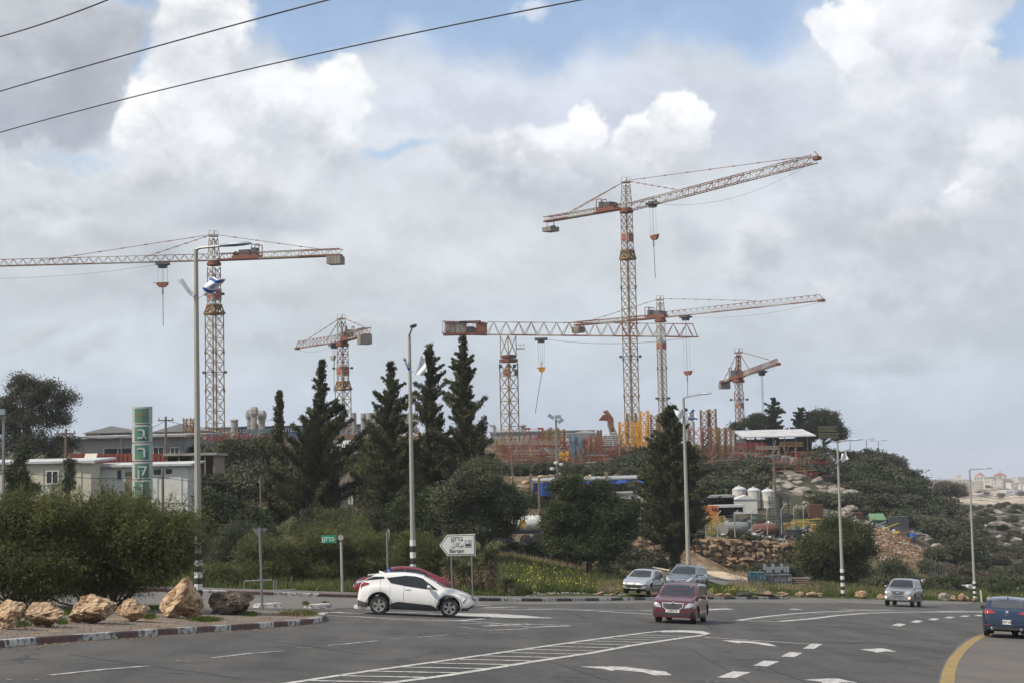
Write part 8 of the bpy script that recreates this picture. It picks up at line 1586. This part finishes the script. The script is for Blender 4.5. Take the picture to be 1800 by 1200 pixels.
goods('white_heap', 'white bags heaped behind the fence, left of the black cylinder', 'bags', 1351, 186, heap(B_white, .6)); goods('grey_sheet', 'grey crumpled sheets on the ground behind the fence', 'sheets', 1325, 171, heap(B_roof, .55)); goods('green_heap', 'pile of green nets behind the fence right of the black cylinder', 'nets', 1400, 186, heap(B_lgreen, .6)); goods('green_heap', 'dark green covered pile left of the red mixer drum', 'pile', 1325, 190, heap(B_green, .8))
t = slab('carport', 'flat grey canopy in front of the leftmost white tank', 'canopy', 1238, 1292, 874, 912, 190, 6, C_dark, B_droof, 'flat', open_front=True, over=.1, rt=.25); slab('truck_roof', 'long white sheet roof below the grey canopy', 'roof', 1249, 1307, 891, 900, 182, 3, C_dark, B_roof, 'flat', over=.1, rt=.25, open_front=True); slab('orange_machine', 'orange machine box with dark lettering-like marks under the white sheet roof', 'machine', 1242, 1263, 889, 899, 180, 2, bmat('orange_paint', (.42, .14, .03)), None, 'flat', over=0, rt=.05, wins=[(1252, 1255, 891, 896), (1257, 1260, 892, 897)])
slab('boat_hull', 'white upturned fairing in front of the white tanks', 'hull', 1291, 1331, 877, 884, 198, 2.4, B_white, B_white, 'gable', rise=.5, over=.1); slab('cream_cabin', 'cream cabin corner behind the conifer, at the left of the grey canopy', 'cabin', 1225, 1245, 866, 905, 194, 3, B_cream, B_roof)
def binbox(w, h, m, tp=1.1):
    def f(t, d): mb = MB(); mb.box((0, 0, h/2), (w, w*.8, h), taper=tp); mb.build('body', m, t); mb = MB(); mb.box((0, 0, h+.05), (w*tp*1.05, w*.85*tp, .12)); mb.build('rim', m, t); mb = MB(); [mb.box((x, -w*.4*tp-.02, h/2), (.1, .06, h)) for x in (-w*.3, 0, w*.3)]; mb.build('rib', m, t)
    return f
RUST2 = bmat('deep_rust', (.10, .045, .028), col2=(.08, .04, .03), c2scale=1)
def bigbin(t, d): mb = MB(); mb.box((0, 0, 1.9), (1.5, 1.2, 1.5), taper=1.15); mb.build('hopper', RUST2, t); mb = MB(); [mb.tube((a, b_, 0), (a, b_, 1.2), .10) for a in (-.5, .5) for b_ in (-.4, .4)]; mb.box((0, 0, .5), (.9, .8, 1.0)); mb.build('stand', C_dark, t)
goods('rusty_hopper', 'big rusty hopper on a dark stand right of the black cylinder', 'hopper', 1434, 198, bigbin)
goods('rusty_bin', 'rusty tilted skip between the two green containers', 'skip', 1502, 206, binbox(1.7, 1.0, RUST2)); goods('green_dumpster', 'light green lidded dumpster at the top of the rubble slope', 'dumpster', 1542, 204, lambda t, d: (binbox(1.7, .7, B_green)(t, d), MB().prism([(-1.0, -.8, .8), (.95, -.8, .8), (.85, .6, 1.5), (-.9, .6, 1.5)], (0, 0, .08)).build('lid', B_lgreen, t)))
slab('green_container', 'dark green open container right of the lidded dumpster', 'container', 1564, 1598, 909, 922, 203, 2.2, C_dark, B_green, 'flat', over=.03, rt=.1, ribs=.5); goods('green_dumpster', 'light green heap of netting left of the rusty skip', 'dumpster', 1471, 198, lambda t, d: (binbox(2.0, .9, B_green)(t, d), heap(B_lgreen, .7)(t, d)))
goods('blue_barrel', 'blue plastic barrel at the right end of the green container', 'barrel', 1604, 203, lambda t, d: MB().lathe((0, 0, 0), [(.35, 0), (.42, .2), (.42, .9), (.3, 1.05)], 14).build('barrel', B_bluet, t, smooth=True))
for px, d, m, lb in ((1385, 188, B_yelp, 'yellow crate behind the fence right of the black cylinder'), (1405, 192, B_yelp, 'yellow steel crate farther right behind the fence'), (1455, 200, B_green, 'dark green crate behind the rounded tree'), (1395, 180, C_dark, 'dark machine behind the right end of the fence'), (1440, 190, B_yelp, 'yellow crate below the rusty hopper')): goods('yard_crate', lb, 'crate', px, d, binbox(1.5, .9, m))
# goods beside the side road
def crate_stack(m, w, h, wire_=True):
    def f(t, d):
        mb = MB(); mb.box((0, 0, h/2), (w, 1.4, h)); mb.build('load', m, t); mb = MB(); [mb.tube((x, -.75, 0), (x, -.75, h), .035) for x in np.linspace(-w/2, w/2, 5)]; [mb.tube((-w/2, -.75, z), (w/2, -.75, z), .035) for z in (.1, h/2, h)]; mb.build('cage', M_galv, t)
    return f
goods('wrapped_pallet', 'blue-wrapped cage pallet beside the side road', 'pallet', 1330, 138, crate_stack(bmat('blue_wrap', (.05, .20, .28), col2=(.30, .26, .06), c2scale=1.2, c2lo=.55, c2hi=.6), m_(26, 138), 1.1)); goods('wrapped_pallet', 'grey-black wrapped cage pallet right of the blue one', 'pallet', 1367, 139, crate_stack(bmat('grey_wrap', (.09, .095, .10), col2=(.20, .2, .2), c2scale=2), m_(44, 139), 1.0))
goods('block_row', 'row of pale concrete blocks stacked on the grey wrapped pallet', 'blocks', 1364, 141, lambda t, d: [MB().box((m_(-19+5*k, d), 0, 1.35+.25*(k % 3 == 0)), (.2, .5, .45)).build('block', B_white, t) for k in range(9)])
goods('wood_pallets', 'low stack of wooden pallets behind the rocks right of the pallets', 'pallets', 1397, 140, lambda t, d: [MB().box((.1*k, 0, .1+.16*k), (1.6, 1.1, .10)).build('pallet', B_timb, t) for k in range(5)]); goods('blue_crate', 'blue crate left of the rounded tree', 'crate', 1415, 150, binbox(1.3, .6, bmat('blue_crate_plastic', (.05, .14, .26))))
goods('wire_pallet', 'leaning wire pallet on the slope below the rubble', 'pallet', 1648, 165, lambda t, d: [MB().tube((-1+.25*k, 0, 0), (-.4+.25*k, .5, 2.3), .04).build('bar', C_dark, t) for k in range(7)]+[MB().tube((-1+.3*z, .25*z, z*1.15), (.5+.3*z, .25*z, z*1.15), .05).build('bar', C_dark, t) for z in (0, 1, 2)])
for px, d, m, lb in ((1610, 160, B_white, 'pale broken block below the rubble slope, left one'), (1640, 162, C_conc, 'grey broken slab below the rubble slope'), (1690, 165, B_white, 'pale block on the slope left of the fifth lamp post'), (1770, 160, B_white, 'white broken object on the grass at right'), (1740, 172, B_green, 'dark green bin behind the fifth lamp post'), (1780, 200, C_conc, 'grey slab on the far right slope'), (1665, 158, B_roof, 'long white pipe-like beam on the verge')):
    goods('debris_block', lb, 'debris', px, d, lambda t, d_, m=m: [MB().box((k*.7, 0, .3), (.9, .7, .45), k*.6, .8).build('piece', m, t) for k in (-1, 0, 1)])
goods('yellow_drums', 'yellow rails behind the fence near the rusty hopper', 'rails', 1415, 196, lambda t, d: [MB().tube((-1.5, 0, .4+.35*k), (2.4, 0, .5+.35*k), .09).build('rail', B_yelp, t) for k in range(3)])
goods('cast_tyre', 'old tyre lying among the stones by the side road', 'tyre', 1308, 114, lambda t, d: MB().lathe((0, 0, .12), [(.3, -.12), (.5, -.12), (.56, 0), (.5, .12), (.3, .12)], 20).build('tyre', M_tyre, t, smooth=True))
goods('marker_post', 'thin white marker post right of the fifth lamp post', 'marker post', 1725, 131.5, lambda t, d: MB().box((0, 0, .45), (.10, .06, .95), rot=Matrix.Rotation(-.06, 3, 'Y')).build('post', M_white2, t))
# rubble spilling down the slope
def rubble():
    rng = np.random.default_rng(4); rr = random.Random(4); P = []; F = []; mats_ = [mat('rubble_tan', (.24, .165, .105), .95, var=.3), mat('rubble_white', (.36, .34, .31), .95, var=.2), mat('rubble_brown', (.15, .08, .045), .95, var=.3)]
    mbs = [MB(), MB(), MB()]
    for _ in range(3200):
        u = rr.random(); px = 1525+rr.random()*125; y = 920+ (px-1525)*.35*rr.random()+rr.random()**1.2*70
        d = 204-(y-920)*.36; 
        if d < 178: continue
        p = H(px, d); s = rr.uniform(.06, .26); mbs[rr.choices((0, 1, 2), (4, .9, 5))[0]].box(p+V(0, 0, s*.3), (s*rr.uniform(.8, 2.2), s, s*rr.uniform(.3, .8)), rr.uniform(0, 3), rr.uniform(.5, 1), rot=Matrix.Rotation(rr.uniform(-.6, .6), 3, 'X'))
    for mb, m, nm in zip(mbs, mats_, ('rubble', 'pale_rubble', 'earth_clods')): o = mb.build(nm, m); o['kind'] = 'stuff'
    mb = MB()
    for _ in range(700):
        px = rr.uniform(240, 1100); p = H(px, kerb_d(px)+rr.uniform(2.2, 5)); s = rr.uniform(.03, .10); mb.box(p+V(0, 0, .02), (s*2, s, s*.6), rr.uniform(0, 3), .8)
    o = mb.build('litter', M_white2 if False else mats_[1]); o['kind'] = 'stuff'
    mb = MB()
    for _ in range(900):
        px = rr.uniform(-100, 560); y = float(np.interp(px, [p[0] for p in isl_front[:13]], [p[1] for p in isl_front[:13]]))+rr.uniform(1, 9)*rr.random(); p = G(px, y, .01); s = rr.uniform(.008, .022); mb.box(p+V(0, 0, s*.2), (s*1.6, s, s), rr.uniform(0, 3), .7)
    for _ in range(700):
        px = rr.uniform(-100, 540); y = float(np.interp(px, [p[0] for p in isl_front[:13]], [p[1] for p in isl_front[:13]]))-rr.uniform(3, 24); p = G(px, y, .14); s = rr.uniform(.01, .035); mb.box(p+V(0, 0, s*.2), (s*1.6, s, s), rr.uniform(0, 3), .7)
    o = mb.build('gravel', mats_[0]); o['kind'] = 'stuff'
rubble()
# weeds and a clod patch on the island
def island_weeds():
    rng = np.random.default_rng(2); P = []
    for cx, cy, sx, sy, n in ((528, 1086, 26, 3, 2600), (360, 1098, 22, 2.5, 2000), (262, 1093, 10, 3, 900), (108, 1103, 8, 3, 900), (30, 1108, 20, 4, 900), (440, 1088, 12, 2, 900), (538, 1067.5, 4, 1, 500), (571, 1067.5, 4, 1, 500), (60, 1085, 90, 5, 5000), (250, 1076, 80, 4, 2500)):
        for _ in range(n): P.append(G(cx+rng.normal()*sx*.5, cy+rng.normal()*sy*.5, .13))
    P = np.array(P); h = rng.uniform(.05, .17, len(P)); D = unit(rng.normal(size=P.shape)*.6+V(0, 0, 1)); o = fast_mesh('island_weeds', leaves(rng, P+D*h[:, None]*.45, D, h, .018), 4, L_grass); o['kind'] = 'stuff'
island_weeds()
mb = MB(); rr = random.Random(2)
for _ in range(260):
    a, r_ = rr.uniform(0, 6.3), rr.random()**.6; p = G(520+38*r_*math.cos(a), 1086.5+4.0*r_*math.sin(a), .13); s = rr.uniform(.04, .16)*(1.2-r_); mb.box(p+V(0, 0, s*.3), (s*1.4, s, s), rr.uniform(0, 3), .6)
o = mb.build('soil_clods', mat('dug_soil', (.17, .11, .06), .95, var=.3)); o['kind'] = 'stuff'
# side road beside the stone wall
def drape(name, pxd, m, up, kind='structure', n=8):
    mb = MB(); rows = []
    for (x0, x1, d) in pxd: rows.append([H(x0+(x1-x0)*i/n, d, up) for i in range(n+1)])
    vs = [p for r_ in rows for p in r_]; k = n+1; mb.add(vs, [(j*k+i, j*k+i+1, (j+1)*k+i+1, (j+1)*k+i) for j in range(len(rows)-1) for i in range(n)]); o = mb.build(name, m, smooth=True); o['kind'] = kind; return o
drape('side_road', [(1330, 1372, 117), (1296, 1352, 121), (1272, 1340, 126), (1250, 1322, 131), (1225, 1300, 137), (1195, 1270, 143), (1165, 1240, 149)], M_road2, .14); drape('sandy_shoulder', [(1318, 1330, 131), (1240, 1335, 140), (1190, 1310, 147), (1130, 1290, 153), (1120, 1270, 157)], mat('sand', (.42, .33, .23), .95, var=.25, vscale=.6), .10)
# ------------------------------------------------------------------ village on the far slope
def vhouse(px0, px1, yt, yb, d, m, lb, roof='flat', rise=0., mr=None, wins=3, dep=10):
    rr = random.Random(int(px0*7+yt)); w = px1-px0; h = yb-yt; fl = max(1, int(h/5.5)); cols_ = max(2, int(w/4.5)); W2 = []
    for f in range(fl):
        for k in range(cols_):
            if rr.random() < .78: x = px0+w*(k+.5)/cols_; y = yt+h*(f+.45)/fl*.9+.8; W2.append((x-.7, x+.7, y-1.1, y+1.1))
    return slab('village_house', lb, 'house', px0, px1, yt, yb, d, dep, m, mr or m, roof, wins=W2, over=.15, rt=.5, rise=rise, yaw=rr.uniform(-.35, .35), group='houses of the hilltop village')
for a in [(1669, 1690, 841, 862, 1600, B_stone2, 'pale block house, leftmost of the village'), (1681, 1690, 834, 860, 1610, B_stone2, 'narrow stair-tower house at the left of the village'), (1713, 1733, 837, 850, 1640, B_stone2, 'pale house with a red pyramid roof cap on the village crest'), (1725, 1732, 835, 848, 1645, B_stone2, 'narrow house under the red pyramid cap', 'hip', 3, B_tile),
          (1694, 1732, 846, 862, 1600, B_stone3, 'long grey retaining building below the pyramid-cap house'), (1731, 1745, 842, 857, 1590, B_stone2, 'three-storey pale house right of the long grey building'), (1737, 1752, 838, 850, 1640, B_stone, 'stone house with roof tanks in the village middle'), (1743, 1763, 846, 859, 1580, B_stone2, 'wide pale house with a dark doorway below the village middle'),
          (1748, 1770, 835, 846, 1660, B_stone, 'highest village house, with a red-brown roof and mast', 'hip', 2.5, B_tile), (1763, 1778, 842, 856, 1600, B_stone3, 'brown shaded house right of the village middle'), (1777, 1796, 848, 860, 1570, B_stone2, 'pale two-storey house left of the flat-roofed one'), (1781, 1794, 843, 850, 1620, B_stone, 'brownish upper house behind the pale two-storey one'), (1790, 1812, 838, 852, 1600, B_stone, 'tall house with an overhanging flat roof at the right edge'), (1794, 1815, 851, 868, 1540, B_stone2, 'white-walled house at the right edge below the tall one'),
          (1747, 1753, 867, 879, 1380, B_tan, 'narrow tan unfinished house on the pale slope'), (1754, 1774, 866, 880, 1370, B_tan, 'wide tan unfinished house on the pale slope', 'flat'), (1768, 1794, 862, 867, 1420, B_white, 'long white-roofed hall below the village'), (1700, 1712, 843, 850, 1660, B_stone3, 'low dark house on the crest behind the fifth lamp post'), (1818, 1845, 845, 862, 1580, B_stone2, 'pale house just outside the right edge')]: vhouse(*a)
for i, (px, d, s) in enumerate([(1704, 1640, 5), (1770, 1640, 6), (1776, 1645, 7), (1756, 1600, 5), (1738, 1580, 4), (1690, 1500, 5), (1720, 1450, 4), (1786, 1440, 6), (1795, 1400, 6), (1735, 1400, 4), (1700, 1350, 5), (1760, 1350, 5)]):
    put(SC[3], 'village_tree', 'dark rounded tree among the village houses', 'tree', H(px, d), (s*.5, s*.5, s*.45), i, 'dark trees in the village')
for px, d, yt in ((1759, 1640, 824),): c = H(px, d); t = thing('radio_mast', 'thin mast on the highest village house', 'mast', c); mb = MB(); mb.tube((0, 0, 0), (0, 0, m_(Tpy(px, d)-yt, d)), .5, .25, 6); mb.build('mast', C_dark, t)
# hill shed
t = slab('open_shed', 'long open shed with a pale sloping roof on the right hilltop', 'shed', 1312, 1428, 768, 790, 278, 12, C_dark, B_roof, 'shed', open_front=True, over=.6, rise=1.4, rt=.2)
for x in (-50, -30, -10, 10, 30, 50): mb = MB(); mb.tube((m_(x, 278), .2, 0), (m_(x, 278), .2, m_(22, 278)), .10); mb.build('post', C_grey, t)
for i, (px, d, s_, k) in enumerate([(1300, 167, .8, 0), (1318, 168, .9, 1), (1340, 168, 1.0, 0), (1365, 168, 1.1, 3), (1385, 166, 1.2, 0), (1405, 166, 1.2, 1), (1330, 163, .7, 2), (1355, 162, .8, 0), (1378, 160, 1.0, 3), (1400, 158, 1.0, 0), (1295, 162, .5, 2), (1150, 157, .9, 3), (1125, 155, 1.0, 1), (1100, 150, 1.1, 0), (1165, 158, .6, 2), (1240, 163, .5, 0), (1220, 160, .4, 3), (1085, 140, .8, 2), (1110, 135, .7, 0), (1130, 140, .6, 1), (1068, 125, .8, 2), (1345, 188, .9, 0), (1325, 196, .8, 1), (1455, 190, 1.2, 0), (1380, 200, .8, 3), (1420, 205, 1.0, 1), (1520, 195, .9, 0), (1640, 190, 1.0, 2), (1625, 180, .8, 0), (930, 130, .8, 3), (960, 132, .9, 0), (900, 128, .7, 2), (1000, 130, .9, 3), (980, 150, 1.0, 1)]):
    put(SC[k], 'wall_shrub', 'small green shrub growing on or around the stone wall and fenced yard', 'shrub', H(px, d, -.1), s_, i*1.3, 'shrubs around the stone wall')
def scrap():
    rr = random.Random(12); cols_ = [C_dark, C_grey, RUST2, B_green, B_yelp, C_grey, B_timb, B_white]; mbs = [MB() for _ in cols_]
    for _ in range(900):
        px = rr.uniform(1238, 1600); d = rr.uniform(170, 196) if px < 1430 else rr.uniform(194, 202)*1.025; p = H(px, d); k = rr.choices(range(8), (5, 2, 3, 3, 1, 3, 3, 1))[0]; s = rr.uniform(.15, .55)
        if rr.random() < .5: mbs[k].box(p+V(0, 0, s*.4), (s*rr.uniform(.6, 2.5), s, s*rr.uniform(.3, 1.2)), rr.uniform(0, 3), rr.uniform(.6, 1), rot=Matrix.Rotation(rr.uniform(-.5, .5), 3, 'Y'))
        else: a = rr.uniform(0, 3.1); l_ = rr.uniform(.6, 2.2); mbs[k].tube(p+V(0, 0, .2), p+V(math.cos(a)*l_, math.sin(a)*l_, rr.uniform(.1, 1.0)), rr.uniform(.03, .09), n=5)
    for mb, m in zip(mbs, cols_): o = mb.build('scrap', m); o['kind'] = 'stuff'
scrap()
def yard_parts():
    rr = random.Random(21); cs = [C_crim, C_rust, C_grey, C_wht, C_och, C_dark, C_blue, C_red]; mbs = [MB() for _ in cs]
    for _ in range(1500):
        x0, x1, d0, d1, hm_ = rr.choice([(872, 1110, 228, 256, 2.6), (872, 1110, 228, 256, 2.6), (350, 480, 250, 275, 1.6), (575, 770, 250, 280, 2.0), (1290, 1430, 248, 268, 1.5), (1090, 1290, 240, 262, 2.5)])
        px, d = rr.uniform(x0, x1), rr.uniform(d0, d1); p = H(px, d); k = rr.choices(range(8), (4, 5, 2, 2, 3, 4, 1, 4))[0]; a = rr.uniform(-.5, .5) if rr.random() < .6 else rr.uniform(0, 3.1); l_ = rr.uniform(.8, 4.5); z0 = rr.uniform(0, hm_); up_ = rr.choice((0, 0, rr.uniform(.8, 2.2)))
        mbs[k].tube(p+V(0, 0, z0*.6), p+V(math.cos(a)*l_*(1 if up_ == 0 else .3), math.sin(a)*l_*.5, z0*.6+up_), rr.uniform(.035, .08), n=4)
    for mb, m in zip(mbs, cs): o = mb.build('steel_parts', m); o['kind'] = 'stuff'
yard_parts()
# hazy air
hm = bpy.data.materials.new('air'); hm.use_nodes = True; nt = hm.node_tree; nt.nodes.clear(); pv = nt.nodes.new('ShaderNodeVolumePrincipled'); pv.inputs['Color'].default_value = (.86, .91, 1, 1); pv.inputs['Density'].default_value = .00016; ou = nt.nodes.new('ShaderNodeOutputMaterial'); nt.links.new(pv.outputs[0], ou.inputs['Volume'])
mb = MB(); mb.box((0, 0, -230), (15000, 15000, 600)); o = mb.build('haze', hm); o['kind'] = 'stuff'; o.display_type = 'WIRE'
